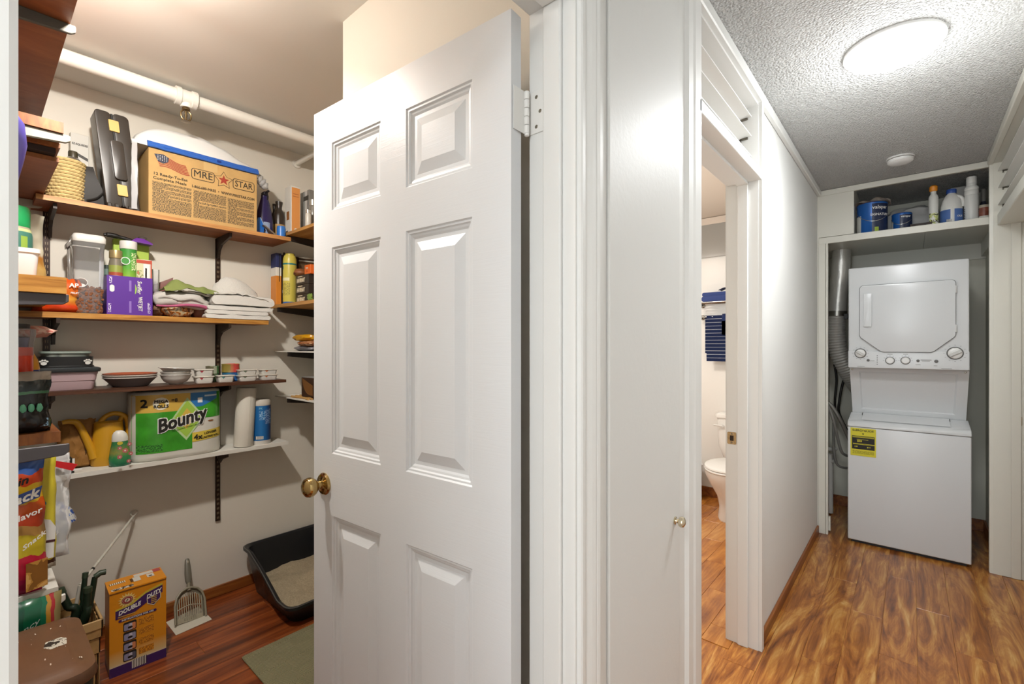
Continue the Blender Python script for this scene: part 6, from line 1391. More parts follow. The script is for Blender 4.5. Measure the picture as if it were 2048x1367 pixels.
# two-roll paper towel pack
XPk = -2.69
ya, yb = onX(263, 850, XPk).y, onX(447, 850, XPk).y; zt_ = (onX(263, 783, XPk).z + onX(447, 777, XPk).z) / 2
wd = yb - ya; h = zt_ - Z4; t = thing('paper_towel_pack', 'green wrapped two-roll paper towel pack with big black lettering', 'paper towels', (XPk, (ya + yb) / 2, Z4), R90)
rR = wd / 4
def section(a=1.0, waist=.90, y0=.07):
    pts = []
    for k in range(56):
        th = 2 * PI * k / 56; c_, s_ = math.cos(th), math.sin(th)
        x = wd / 2 * math.copysign(abs(c_) ** .75, c_); yy = rR * math.copysign(abs(s_) ** .8, s_) * (waist + (1 - waist) * min(1, abs(x) / (wd * .22)))
        pts.append((x * a, y0 + yy * .98 * a))
    return pts
def face_y(x):   # front surface depth at local x
    S = [p for p in section() if p[1] < .07]; S.sort()
    for (xa_, ya_), (xb_, yb_) in zip(S, S[1:]):
        if xa_ <= x <= xb_: return ya_ + (yb_ - ya_) * (x - xa_) / max(1e-6, xb_ - xa_)
    return .03
M_WRAP = K('wrap_white2', '#d8d6cc', .3)
bm = BM(); loft(bm, [[(x, y, z) for x, y in section(a)] for a, z in ((.93, .0), (.985, .004), (1.0, h * .06), (1.0, h * .94), (.98, h * .985), (.90, h))]); obj('wrapped_rolls', bm, M_WRAP, t, 60)
def wrap(u0, u1, v0, v1, m, name, off=.0012, n=14, fn0=None, fn1=None):
    bm = BM()
    def g(u, v):
        x = wd * (-.5 + u0 + (u1 - u0) * u); a = fn0(u) if fn0 else v0; b = fn1(u) if fn1 else v1
        return (x, face_y(x) - off, h * (a + (b - a) * v))
    grid(bm, g, n, 4); return obj(name, bm, m, t, 60)
M_GRN = K('wrap_green', '#3f9a2b', .25, var=.22, vscale=14); M_GOLD = K('wrap_gold', '#d3ad4e', .3); M_BLU = K('wrap_blue', '#2f78b8', .3)
wrap(.015, .62, .115, .70, M_GRN, 'green_panel'); wrap(.015, .60, .70, .955, M_GOLD, 'gold_panel'); wrap(.62, .985, .56, .95, M_GRN, 'green_panel', .0012)
wrap(.60, .92, .74, .955, M_BLU, 'blue_panel', .0018, fn0=lambda u: .74 + .17 * max(0, u - .4)); wrap(.62, .985, .20, .40, K('wrap_yellow', '#d9c04a', .3), 'yellow_band', .0018, fn0=lambda u: .21 + .035 * u, fn1=lambda u: .35 + .03 * u)
def wtext(body, size, u, v, m, bold=.02, sx=1.0, skew=0.0, off=.003, shear=0.0):
    o = lettering(body, size, m, t, (0, 0, 0), rot=(0, 0, 0), bold=bold, sx=sx, skew=skew, shear=shear, ext=.0002)
    for v_ in o.data.vertices:
        x, yv, d_ = v_.co; X0 = x + wd * (-.5 + u); X0 = max(-wd * .49, min(wd * .49, X0)); v_.co = Vector((X0, face_y(X0) - off - d_, yv + h * v))
    return o
wtext('2', .052, .12, .83, BK, .03)
bm = BM(); cu_, cv_ = .285, .825
pts = [(wd * (-.5 + cu_) + .031 * math.cos(k * PI / 12), h * cv_ + .029 * math.sin(k * PI / 12)) for k in range(24)]; bm.faces.new([bm.verts.new((x, face_y(x) - .0022, z)) for x, z in pts]); obj('cloud', bm, K('cloud_cream', '#e8e3cf'), t)
wtext('MEGA', .020, .285, .855, BK, .035); wtext('ROLLS', .020, .285, .785, BK, .035); wtext('=8', .024, .425, .86, BK, .02)
def wpoly(pts, m, name, off):
    bm = BM(); n = 10; q = [Vector((wd * (-.5 + u), 0, h * v)) for u, v in pts]
    def g(a, b):
        p = q[0].lerp(q[1], a).lerp(q[3].lerp(q[2], a), b); return (p.x, face_y(p.x) - off, p.z)
    grid(bm, g, n, n); return obj(name, bm, m, t, 60)
wpoly([(.365, .53), (.555, .25), (.755, .58), (.565, .89)], K('diamond_pale', '#b7d39a', .3), 'diamond', .0024); wpoly([(.39, .535), (.555, .295), (.73, .58), (.565, .845)], K('diamond_lime', '#9fc44a', .3), 'diamond', .0028); wpoly([(.46, .55), (.555, .42), (.655, .575), (.56, .73)], K('diamond_gold', '#d3b24a', .3), 'diamond', .0032)
wtext('Bounty', .088, .515, .565, WH, .070, .78, .26, .0040); wtext('Bounty', .088, .515, .565, BK, .030, .78, .26, .0050)
wtext('The Quicker Picker Upper', .0105, .55, .445, K('print_green_dark', '#2a4a1c'), .0, 1.0, .22, .0044)
wtext('4x', .036, .685, .275, BK, .03, 1, .05); wtext('LONGER', .0155, .835, .325, BK, .03, 1.0, .07); wtext('LASTING ROLL', .0135, .845, .265, BK, .03, .9, .07)
wrap(.68, .735, .80, .875, WH, 'sheet_icon', .0026, 4); wrap(.76, .92, .885, .91, K('print_pale_blue', '#c7d9e8'), 'print', .0026, 4); wrap(.05, .30, .14, .24, finetext('fine_wrap', '#3f9a2b', '#1f5a18', 30, 20), 'small_print', .0018)
bm = BM(); x_ = wd * .34; pts = [(x_ + .014 * math.cos(k * PI / 10), h * .505 + .004 * math.sin(k * PI / 10)) for k in range(20)]; bm.faces.new([bm.verts.new((x, face_y(x) - .002, z)) for x, z in pts]); obj('core_mark', bm, K('core_brown', '#8a5a33'), t)
# bare roll, leaning
t, wd, h = TX('paper_towel_roll', 'bare white paper towel roll leaning beside the canister', 'paper towels', 467, 505, 776, -2.72, Z4); r = wd / 2
t.rotation_euler = (0, math.radians(3.2), R90); t.location.z += .003
bm = BM(); lathe(bm, [(r * .3, .002), (r * .97, .0), (r, .004), (r, h - .004), (r * .97, h), (r * .34, h), (r * .32, h - .03), (.001, h - .03)], seg=36); obj('roll', bm, K('paper_white', '#d8d3c7', .85, bump=.25, bscale=120), t, True)
bm = BM(); box(bm, r * .10, r * .11, -r * 1.0 - .0012, -r * .98, .01, h - .006); obj('sheet_edge', bm, K('paper_white', '#d8d3c7', .85), t)
t, wd, h = TX('wipes_canister', 'blue wipes canister with white lid at the end of the white shelf', 'canister', 502, 540, 797, -2.735, Z4); r = wd / 2
bm = BM(); lathe(bm, [(r * .97, 0), (r, .006), (r, h * .88)], seg=34); obj('body', bm, K('canister_white', '#d0ccc4', .4), t, True)
bm = BM(); lathe(bm, [(r * 1.006, h * .09), (r * 1.006, h * .86)], seg=34, cap=False); obj('label', bm, bandmat('wipes_label', 'X', [(0, '#14548f'), (.35, '#1c6fb0'), (.6, '#1a5c9c'), (.85, '#20386b')], .35, 'LINEAR'), t, True)
bm = BM(); lathe(bm, [(r * 1.02, h * .87), (r * 1.03, h * .88), (r * 1.03, h * .97), (r * .97, h), (.001, h)], seg=34); obj('lid', bm, K('lid_cream', '#d3cdc2', .4), t, True)
cylpatch(t, r * 1.012, -.9, -.1, h * .12, h * .19, bandmat('barcode_y', 'X', [(k / 12, '#efece6' if k % 2 else '#6b5a4a') for k in range(12)], .6), 'barcode'); lettering('PK', .016, K('print_aqua', '#8fd0dc'), t, (0, 0, h * .80), cyl=(r * 1.008, -.35)); cylpatch(t, r * 1.012, .1, 1.2, h * .45, h * .78, finetext('fine_blue', '#20508c', '#7f9cc4', 30, 16), 'small_print'); cylpatch(t, r * 1.012, -.5, .1, h * .55, h * .74, finetext('fine_blue2', '#1c6fb0', '#8fb6d6', 30, 16), 'small_print')
# ================================================================ LEFT SIDE SHELVES: things
def LT(name, label, cat, pxr, pyt, X, zb, wd, group=None):
    """thing on a side shelf, its right edge at pixel column pxr on the plane x = X"""
    yr = onX(pxr, 600, X).y; h = onX(pxr - 10, pyt, X).z - zb
    return thing(name, label, cat, (X, yr - wd / 2, zb), R90, group), h
# hanging purple tote
ty_ = onX(57, 300, -1.5).y; zlo, zhi = onX(48, 396, -1.5).z, onX(44, 212, -1.5).z
t = thing('purple_tote', 'purple plastic tote hanging at the left picture edge', 'tote', (-1.5, ty_ - .05, zlo), R90); h = zhi - zlo
def tote(a, z): return [(x, y, z) for x, y in roundrect(-.05 * a, .05 * a, .06 - .06 * a, .06 + .06 * a, .03 * a, 6)]
bm = BM(); loft(bm, [tote(.45, 0), tote(.62, h * .1), tote(.9, h * .45), tote(1.0, h * .62), tote(.92, h * .85), tote(.6, h)]); obj('body', bm, K('tote_purple', '#5b4fb0', .35), t, 70)
bm = BM(); tube(bm, [(-.01, .06, h - .01), (-.012, .06, h + .05), (-.012, .06, 2.2775 - zlo)], .006, 8); obj('strap', bm, K('tote_purple', '#5b4fb0', .35), t, True)
# white bin, jar, cream bag
ZL5, ZL6, ZL7 = 1.556, 1.074, .562
t, h = LT('white_bin', 'white plastic storage bin on the oak side shelf', 'bin', 82, 497, -2.04, ZL5, .15)
def bn(a, z, g=0): return [(x, y, z) for x, y in roundrect(-.075 * a, .075 * a, .0 - .0 + .05 * (1 - a), .10 - .05 * (1 - a), .014, 4)]
bm = BM(); loft(bm, [bn(.86, 0), bn(.88, .004), bn(.95, h * .84), bn(1.0, h * .86), bn(1.0, h), bn(.93, h), bn(.84, .006)]); obj('bin', bm, K('bin_white', '#d2cfd2', .4), t, 50)
t, h = LT('green_cap_jar', 'jar with bright green cap and dark green label on the oak side shelf', 'jar', 66, 417, -2.205, ZL5, .09)
r = .045
bm = BM(); lathe(bm, [(r * .95, 0), (r, .006), (r, h * .62), (r * .92, h * .70), (r * .8, h * .75)], seg=30, cy=.0); b0 = obj('body', bm, bandmat('jar_dk', 'Z', [(0, '#2f5a52'), (.5, '#3a6a5c'), (.88, '#a9ad7a'), (.93, '#8a7f6c')], .3), t, True)
bm = BM(); lathe(bm, [(r * .84, h * .72), (r * .88, h * .74), (r * .88, h * .96), (r * .8, h), (.001, h)], seg=30); obj('cap', bm, K('cap_green', '#188a4c', .35), t, True)
lettering('NOI', .030, WH, t, (0, 0, h * .34), cyl=(r * 1.003, .45), bold=.02); cylpatch(t, r * 1.005, .35, .75, h * .44, h * .60, K('leaf_green', '#7f9a3a'), 'leaf')
t, h = LT('cream_bag', 'crumpled cream and amber plastic bag behind the green-capped jar', 'bag', 90, 432, -2.36, ZL5, .13)
bm = BM(); bag(bm, .13, h, .07, 9, top=.3, bot=.05, rag=.012, wr=.014); obj('bag', bm, bandmat('cream_plastic', 'Z', [(0, '#a88f6a'), (.35, '#c9a45f'), (.5, '#b3742a'), (.56, '#cfc7b0'), (1, '#bdb9a8')], .3, 'LINEAR', wob=.2), t, 60)
# lower side shelf
t, h = LT('coffee_pouch', 'black glossy pouch with green print on the brown side shelf', 'pouch', 100, 742, -2.13, ZL6, .17)
bm = BM(); bag(bm, .17, h, .085, 4, top=.28, bot=.10, rag=.006, wr=.012); obj('pouch', bm, bandmat('pouch_black', 'Z', [(0, '#141619'), (.60, '#1b1e20'), (.66, '#4a7a5a'), (.70, '#202a2c'), (.88, '#8f8478')], .18, wob=.05), t, 50)
for k in range(3):
    bm = BM(); blob(bm, (.022 + .018 * k, -.045, h * .42), (.0075, .003, .013), 10, 8, .4, 3, k, flat=False); obj('emblem', bm, K('emblem_green', '#5fae8c', .4), t, 70)
bm = BM(); grid(bm, lambda u, v: (.060 + .02 * u, -.030 + .012 * u, h * (.10 + .14 * v)), 3, 3); obj('side_print', bm, patchmat('pouch_side', [(0, '#2b3c4c'), (.5, '#8fb3cc'), (.6, '#3d5f78')], 60), t)
t, h = LT('red_bottle', 'bottle of red juice with black cap and clear shoulder', 'bottle', 67, 648, -2.235, ZL6, .09)
r = .045
bm = BM(); lathe(bm, [(r * .9, 0), (r, .008), (r, h * .78)], seg=28); obj('juice', bm, bandmat('juice_red', 'Z', [(0, '#8a1f12'), (.6, '#b52a14'), (.97, '#d8452a')], .2, 'LINEAR'), t, True)
bm = BM(); lathe(bm, [(r * 1.02, h * .70), (r * 1.02, h * .80), (r * 1.15, h * .90), (r * 1.15, h * .95), (r * .7, h * .965)], seg=28, cap=False); obj('clear_shoulder', bm, filmmat('clear_hard', '#eef0f4', .10, .04), t, True)
bm = BM(); lathe(bm, [(r * .82, h * .955), (r * .84, h * .96), (r * .84, h * .998), (r * .8, h), (.001, h)], seg=26); obj('cap', bm, K('cap_black', '#2a2a2c', .4), t, True)
t, h = LT('orange_bottle', 'orange drink bottle with blue label behind the red bottle', 'bottle', 80, 692, -2.34, ZL6, .08)
r = .04
bm = BM(); lathe(bm, [(r * .9, 0), (r, .008), (r, h * .72), (r * .9, h * .82), (r * .5, h * .95), (r * .45, h)], seg=26); obj('body', bm, bandmat('drink_orange', 'Z', [(0, '#c8872a'), (.10, '#3a4a94'), (.50, '#b03338'), (.58, '#e6e2da'), (.66, '#2f3a78'), (.70, '#cf8f2c')], .25), t, True)
lettering('APP', .022, WH, t, (0, 0, h * .50), cyl=(r * 1.01, .5), bold=.03)
bm = BM(); lathe(bm, [(r * .5, h * .99), (r * .52, h), (r * .52, h + .030), (.001, h + .031)], seg=18); obj('cap', bm, K('cap_navy', '#27306b', .4), t, True)
zpk = ZL6 + h + .0315
t = thing('pink_packet', 'pink and white packet lying on the orange bottle', 'packet', (-2.34, onX(84, 660, -2.34).y - .03, zpk), R90)
bm = BM(); blob(bm, (.0, .02, .020), (.062, .05, .022), 18, 9, .3, 2.5, 6.0); obj('packet', bm, patchmat('packet_pink', [(0, '#c9897c'), (.5, '#d9b6a6'), (.6, '#b5685f')], 20, .4), t, 70)
# snack bags on the white side shelf
t, h = LT('chip_bag', 'large red and yellow snack bag on the white side shelf', 'bag', 88, 905, -2.14, ZL7, .19)
bm = BM(); bag(bm, .19, h, .07, 12, 16, 22, top=.12, bot=.06, rag=.012, wr=.014); obj('bag', bm, bandmat('chip_print', 'Z', [(0, '#a8174a'), (.20, '#c01f3c'), (.36, '#c8b42c'), (.50, '#b58a4a'), (.57, '#b8401f'), (.66, '#cf5a1c'), (.74, '#d9b02a'), (.86, '#c9471f'), (.95, '#3a5fa8')], .25, wob=.16, wscale=3.0), t, 50)
poly(t, [(.00, h * .64), (.082, h * .70), (.088, h * .78), (.0, h * .71)], K('swash_blue', '#34519c'), 'swash', y=-.046); lettering('ack', .040, WH, t, (.052, -.048, h * .715), bold=.03, shear=.2, skew=.35); lettering('in', .034, BK, t, (.045, -.048, h * .83), bold=.03, shear=.2, skew=.3); lettering('Flavor', .026, WH, t, (.055, -.048, h * .585), bold=.02, skew=.35); lettering('Snack', .022, WH, t, (.070, -.048, h * .40), bold=.02, skew=.8)
bm = BM(); grid(bm, lambda u, v: (.052 + .05 * u, -.043 + .02 * u, h * (.04 + .20 * v)), 5, 5); obj('cookie_print', bm, patchmat('cookie', [(0, '#8a5a22'), (.5, '#c08a3f'), (.6, '#d8a860')], 30), t)
t, h = LT('yellow_bag', 'yellow snack bag with a white chef hat drawing', 'bag', 111, 905, -2.33, ZL7, .13)
bm = BM(); bag(bm, .13, h, .05, 21, 14, 18, top=.10, bot=.04, rag=.006, wr=.006); obj('bag', bm, bandmat('yellow_print', 'Z', [(0, '#d9d2c0'), (.06, '#4a2d22'), (.10, '#d8c93c'), (.9, '#d3c53a')], .3, wob=.04), t, 60)
yb_ = -.027
poly(t, [(.010, h * .10), (.058, h * .10), (.060, h * .24), (.012, h * .25)], WH, 'hat_band', y=yb_); poly(t, [(.004, h * .26), (.062, h * .25), (.064, h * .36), (.050, h * .43), (.030, h * .45), (.006, h * .43)], WH, 'hat', y=yb_); poly(t, [(.006, h * .245), (.062, h * .235), (.062, h * .255), (.006, h * .265)], K('print_maroon', '#4a1d22'), 'hat_line', y=yb_ - .001); disc(t, .026, h * .58, .014, K('badge_teal', '#3a8a86'), 'badge', y=yb_, sz=.8)
t = thing('zip_bag', 'clear zip bag with a red strip on the side shelf', 'bag', (-2.42, onX(128, 930, -2.42).y - .05, ZL7), R90); h = onX(120, 905, -2.42).z - ZL7
bm = BM(); bag(bm, .13, h, .05, 31, 12, 16, top=.12, bot=.05, rag=.014, wr=.016); obj('film', bm, filmmat('film_crumple', '#f4f6f8', .4, .12), t, 70)
a_, b_ = onX(78, 921, -2.385), onX(145, 935, -2.385)
p0 = (a_.y - t.location.y, a_.z - ZL7); p1 = (b_.y - t.location.y, b_.z - ZL7)
poly(t, [(p0[0], p0[1] - .008), (p1[0], p1[1] - .010), (p1[0] + .014, p1[1] + .012), (p0[0], p0[1] + .010)], K('strip_red', '#c8141f', .35), 'red_strip', y=-.040, th=.003)
t = thing('porcelain_jar', 'blue and white patterned porcelain jar behind the yellow bag', 'jar', (-2.60, onX(124, 1030, -2.60).y - .015, ZL7), R90); h = onX(128, 1003, -2.60).z - ZL7
bm = BM(); lathe(bm, [(.030, 0), (.034, .01), (.04, h * .42), (.058, h * .50), (.058, h * .56), (.045, h * .78), (.025, h)], seg=28); obj('jar', bm, patchmat('porcelain_blue', [(0, '#3a5aa8'), (.48, '#d7d8d6'), (.62, '#6f8fcf')], 45, .15), t, True)

# ================================================================ PANTRY FLOOR
# brown waste bin
t = thing('trash_bin', 'brown lidded kitchen bin with a torn label on the lid', 'bin', (-1.835, .105, 0))
M_LB = K('bin_brown', '#6b4a33', .4, var=.10, vscale=12)
def rc(x0, x1, y0, y1, r_, z): return [(x, y, z) for x, y in roundrect(x0, x1, y0, y1, r_, 5)]
bm = BM(); loft(bm, [rc(-.13, .13, -.095, .085, .03, 0.0), rc(-.165, .165, -.12, .098, .03, .42), rc(-.17, .17, -.125, .104, .03, .46)]); obj('body', bm, M_LB, t, 50)
bm = BM(); loft(bm, [rc(-.19, .19, -.134, .118, .05, .462), rc(-.195, .195, -.134, .122, .055, .472), rc(-.19, .19, -.132, .117, .052, .494), rc(-.168, .165, -.115, .094, .03, .500), rc(-.155, .152, -.105, .082, .025, .507)]); lid = obj('lid', bm, M_LB, t, 40)
bm = BM(); prism(bm, [(-.03, .032), (.0, .026), (.022, .038), (.020, .071), (-.012, .074), (-.032, .064)], .507, .5078, 'Z'); obj('torn_label', bm, patchmat('torn_label', [(0, '#2b221b'), (.44, '#c9c3b4'), (.62, '#5a4a3c'), (.66, '#d6d0c2')], 55, .6), lid)
bm = BM(); random.seed(11)
for k in range(16):
    x, y = random.uniform(-.13, .13), random.uniform(-.02, .09); s = random.uniform(.0008, .0026); a = random.uniform(-.5, .5)
    bm.faces.new([bm.verts.new((x + s * 2 * c, y + s * .5 * d + a * s * c, .5076)) for c, d in ((-1, -1), (1, -1), (1, 1), (-1, 1))])
o = obj('scuffs', bm, K('scuff_white', '#cdbfae', .7), lid); o['kind'] = 'stuff'
bm = BM(); loft(bm, [[(p[0] * (1 + .03 * nz(k, z * 9, 2, 1.0)), p[1] * (1 + .06 * nz(k, z * 14, 5, 1.0)), z) for k, p in enumerate(rc(-.182 + d_, .182 - d_, -.128, .112 - d_, .04, z))] for d_, z in ((.0, .461), (.0, .40), (.006, .33), (.010, .25))], cap=False); obj('liner', bm, K('liner_black', '#15130f', .25), t, 60)
# wooden splint basket
zr_ = .315
pf, pn = onZ(184, 1184, zr_), onZ(207, 1241, zr_)
bx0, bx1, by1 = pf.x, pn.x - .02, (pf.y + pn.y) / 2
by0 = -.01; t = thing('splint_basket', 'pale wooden splint basket behind the brown bin', 'basket', ((bx0 + bx1) / 2, (by0 + by1) / 2, 0)); L_, W_ = (bx1 - bx0) / 2, (by1 - by0) / 2
M_SPL = K('splint_wood', '#b08a55', .6, var=.15, vscale=40)
for k in range(5):
    z0 = .006 + k * .061; s = .86 + .03 * k
    bm = BM(); th_ = .003
    for x0_, x1_, y0_, y1_ in ((-L_ * s, L_ * s, -W_ * s, -W_ * s + th_), (-L_ * s, L_ * s, W_ * s - th_, W_ * s), (-L_ * s, -L_ * s + th_, -W_ * s, W_ * s), (L_ * s - th_, L_ * s, -W_ * s, W_ * s)): box(bm, x0_, x1_, y0_, y1_, z0, z0 + .056)
    obj('splint_band', bm, M_SPL, t)
bm = BM()
for x0_, x1_, y0_, y1_ in ((-L_, L_, -W_, -W_ + .008), (-L_, L_, W_ - .008, W_), (-L_, -L_ + .008, -W_, W_), (L_ - .008, L_, -W_, W_)): box(bm, x0_, x1_, y0_, y1_, zr_ - .035, zr_, bev=.002)
obj('rim', bm, K('splint_rim', '#bd9a66', .6), t)
for i in range(7):
    x = -L_ * .85 + L_ * 1.7 * i / 6; bm = BM(); box(bm, x - .012, x + .012, W_ - .013, W_ - .010, .01, zr_ - .01); obj('stake', bm, M_SPL, t)
for i in range(4):
    y = -W_ * .7 + W_ * 1.4 * i / 3; bm = BM(); box(bm, L_ - .013, L_ - .010, y - .012, y + .012, .01, zr_ - .01); obj('stake', bm, M_SPL, t)
bm = BM(); box(bm, -L_ * .84, L_ * .84, -W_ * .84, W_ * .84, .002, .010); obj('bottom', bm, M_SPL, t)
bm = BM(); loft(bm, [[(x * 1.0, y, z) for x, y in ((L_ * .1, -W_ * .6), (L_ * .80, -W_ * .55), (L_ * .82, W_ * .35), (L_ * .15, W_ * .3))] for z in (.012, .29)], cap=True); bx_ = obj('box_flap', bm, K('cardboard_dark', '#5f3d26', .7), None); bx_.location = t.location
tag(bx_, 'brown cardboard box standing inside the splint basket', 'box'); bx_.name = 'cardboard_box'
# dark green plastic tool handles
M_DG2 = K('tool_green', '#16281a', .4)
def tool(label, pts, w=.012, hook=None):
    O = Vector(pts[0]); tt = thing('garden_tool', label, 'tool', O, 0, 'green garden tools')
    P_ = spline([Vector(p) - O for p in pts], 6); bm = BM(); tube(bm, P_, [w * (1.1 - .35 * i / len(P_)) for i in range(len(P_))], 10); obj('shaft', bm, M_DG2, tt, True)
    q = P_[-1]; d = (P_[-1] - P_[-3]).normalized()
    bm = BM(); tube(bm, [q, q + Vector((0, .016, .010)), q + Vector((0, .032, .008))] if hook else [q, q + d * .02], w * .9, 10); obj('tip', bm, K('tool_green_light', '#33402f', .4), tt, True); return tt
g = lambda px, py, X: onX(px, py, X)
bz_ = lambda y: (-2.44, y, .02)
tool('left dark green tool handle leaning out of the basket', (bz_(.15), g(150, 1235, -2.42), g(136, 1212, -2.42), g(124, 1186, -2.42)), .015)
tool('middle dark green tool handle in the basket', (bz_(.17), g(160, 1225, -2.45), g(166, 1190, -2.46), g(170, 1155, -2.47)), .011)
tool('right dark green tool handle with hooked tip', (bz_(.20), g(172, 1235, -2.43), g(181, 1200, -2.43), g(190, 1153, -2.43)), .012, True)
tool('short thick green tool handle between the longer ones', (bz_(.19), g(168, 1240, -2.40), g(173, 1210, -2.40), g(175, 1184, -2.40)), .015)
# white wand leaning on the wall
a_, b_ = g(270, 1028, XB + .012), g(160, 1170, -2.52)
t = thing('blind_wand', 'thin white rod leaning against the pantry back wall', 'rod', b_); d = a_ - b_
low = Vector((-2.50 - b_.x, .225 - b_.y, .03 - b_.z))
bm = BM(); tube(bm, [low, Vector((0, 0, 0))], .0065, 10); obj('lower_rod', bm, K('wand_white', '#c6c2b6', .35), t, True)
bm = BM(); tube(bm, [Vector((0, 0, 0)), d * .97], .0055, 10); obj('upper_rod', bm, K('wand_white', '#c6c2b6', .35), t, True)
bm = BM(); tube(bm, [d * .19, d * .21], .0065, 10); obj('joint', bm, BK, t, True)
bm = BM(); tube(bm, spline([d * .965, d * .975 + Vector((0, -.012, .012)), d + Vector((0, 0, .022)), d + Vector((0, .012, .010)), d * .975], 4), .0025, 6); obj('hook', bm, K('wand_white', '#c6c2b6', .35), t, True)
# green foil bag behind the bin
t = thing('green_bag', 'dark green printed food bag wedged behind the brown bin', 'bag', (-2.085, onX(121, 1220, -2.085).y - .085, 0), R90); h = onX(100, 1186, -2.085).z
bm = BM(); bag(bm, .17, h, .055, 41, 14, 20, top=.08, bot=.05, rag=.008, wr=.010); obj('bag', bm, bandmat('green_print', 'X', [(0, '#0f4a35'), (.55, '#0f5a3c'), (.78, '#14694a'), (.84, '#b8862f'), (.90, '#b03338'), (.95, '#9a8a5a')], .25, wob=.10), t, 60)
lettering('Fancy', .026, K('print_silver', '#b9beb8', .3), t, (.005, -.031, h * .86), shear=.2, skew=.5)
# litter carton
XCt = -2.46
ya, yb = onX(219, 1270, XCt).y, onX(332, 1230, XCt).y; hF = (onX(215.5, 1188, XCt).z + onX(328, 1154, XCt).z) / 2; wd = yb - ya; h = hF
dpt = .125
t = thing('litter_carton', 'tall orange and purple litter carton on the pantry floor', 'carton', (XCt, (ya + yb) / 2, 0), R90, tilt=(0, 0)); t.rotation_euler[2] = R90 + math.radians(-2)
hB = h + .012
bm = BM(); loft(bm, [[(-wd / 2, 0, 0), (wd / 2, 0, 0), (wd / 2, dpt, 0), (-wd / 2, dpt, 0)], [(-wd / 2, 0, h * .985), (wd / 2, 0, h * .985), (wd / 2, dpt, h * .985), (-wd / 2, dpt, h * .985)]])
carton_mat = bandmat('litter_front', 'Z', [(0, '#3c1f5e'), (.115, '#d8c9a8'), (.14, '#d9bd84'), (.30, '#d98f1c'), (1, '#d98a12')], .4, 'LINEAR')
cr = carton_mat.node_tree.nodes
obj('carton', bm, carton_mat, t)
patch(t, -wd / 2, wd / 2, 0, h * .112, K('litter_purple', '#3c1f5e', .4), 'purple_band', y=-.0004)
bm = BM(); loft(bm, [[(-wd / 2 - .001, -.001, h * .985), (wd / 2 + .001, -.001, h * .985), (wd / 2 + .001, dpt + .001, h * .985), (-wd / 2 - .001, dpt + .001, h * .985)], [(-wd / 2 - .001, -.001, h), (wd / 2 + .001, -.001, h), (wd / 2 + .001, dpt + .001, h + .002), (-wd / 2 - .001, dpt + .001, h + .002)]]); lidc = obj('top_flap', bm, K('litter_orange', '#d98a12', .4), t)
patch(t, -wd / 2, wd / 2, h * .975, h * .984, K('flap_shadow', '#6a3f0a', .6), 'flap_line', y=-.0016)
def toppatch(x0, x1, y0, y1, m, nm): bm = BM(); box(bm, x0, x1, y0, y1, h + .0014, h + .0026); return obj(nm, bm, m, lidc)
toppatch(-wd * .46, -wd * .18, .07, .088, bandmat('barcode_top', 'X', [(k / 16, '#e2ddd0' if k % 2 else '#7a5a30') for k in range(16)], .6), 'barcode_label'); toppatch(-.002, wd * .34, .092, .118, K('ship_label', '#d4cfc4', .6), 'shipping_label'); toppatch(wd * .34, wd * .48, .090, .120, K('ship_red', '#b04a4a', .5), 'red_label'); toppatch(-wd * .05, wd * .08, .045, .09, K('ship_label', '#d4cfc4', .6), 'torn_tape'); toppatch(wd * .20, wd * .33, .05, .085, K('ship_label', '#d4cfc4', .6), 'white_sticker'); toppatch(wd * .23, wd * .29, .056, .066, BK, 'sticker_icon'); toppatch(-wd * .10, -wd * .05, .05, .085, K('tear_brown', '#5a3812', .7), 'tear')
toppatch(-wd * .46, -wd * .08, .006, .026, patchmat('flap_print', [(0, '#3a2d20'), (.5, '#d9d2c4'), (.6, '#d98a12')], 60), 'flap_print')
PU = K('litter_purple', '#3c1f5e', .4); OR = K('litter_orange', '#d98a12', .4)
zz_ = lambda v: h * v
cxl, czl = -wd * .20, zz_(.865)
poly(t, [(cxl + (.030 if k % 2 else .019) * math.cos(k * PI / 16), czl + (.030 if k % 2 else .019) * math.sin(k * PI / 16)) for k in range(32)], K('sun_yellow', '#e6d084', .4), 'sunburst', y=-.0010)
disc(t, cxl, czl, .0185, K('logo_red', '#8e2f2c'), 'logo_ring', y=-.0018, sz=.85); disc(t, cxl, czl, .0155, K('logo_cream', '#dccdb8'), 'logo_ring', y=-.0022, sz=.85); disc(t, cxl, czl, .0145, K('logo_red', '#8e2f2c'), 'logo_ring', y=-.0026, sz=.85); disc(t, cxl, czl, .0090, K('logo_cream', '#dccdb8'), 'logo_field', y=-.0030, sz=.85)
poly(t, [(cxl - .005, czl - .004), (cxl - .002, czl - .004), (cxl + .0035, czl + .0035), (cxl + .001, czl + .005)], BK, 'logo_arm', y=-.0036)
poly(t, [(-wd * .40, zz_(.665)), (-wd * .10, zz_(.685)), (wd * .12, zz_(.755)), (wd * .43, zz_(.83)), (wd * .43, zz_(.92)), (wd * .12, zz_(.875)), (-wd * .12, zz_(.79)), (-wd * .40, zz_(.765))], PU, 'banner', y=-.0012)
poly(t, [(-wd * .40, zz_(.765)), (-wd * .12, zz_(.79)), (wd * .12, zz_(.875)), (wd * .43, zz_(.92)), (wd * .43, zz_(.945)), (wd * .12, zz_(.90)), (-wd * .15, zz_(.81)), (-wd * .40, zz_(.785))], K('swash_yellow', '#c9b43a', .4), 'swash', y=-.0010)
lettering('DOUBLE', .0235, WH, t, (-wd * .16, -.002, zz_(.752)), bold=.03, skew=.25, sx=.80, shear=.1); lettering('DUTY', .0235, WH, t, (wd * .27, -.002, zz_(.842)), bold=.03, skew=.28, sx=.80, shear=.1)
patch(t, -wd * .36, -wd * .06, zz_(.682), zz_(.692), K('print_gold', '#c9a04a'), 'small_print', y=-.002)
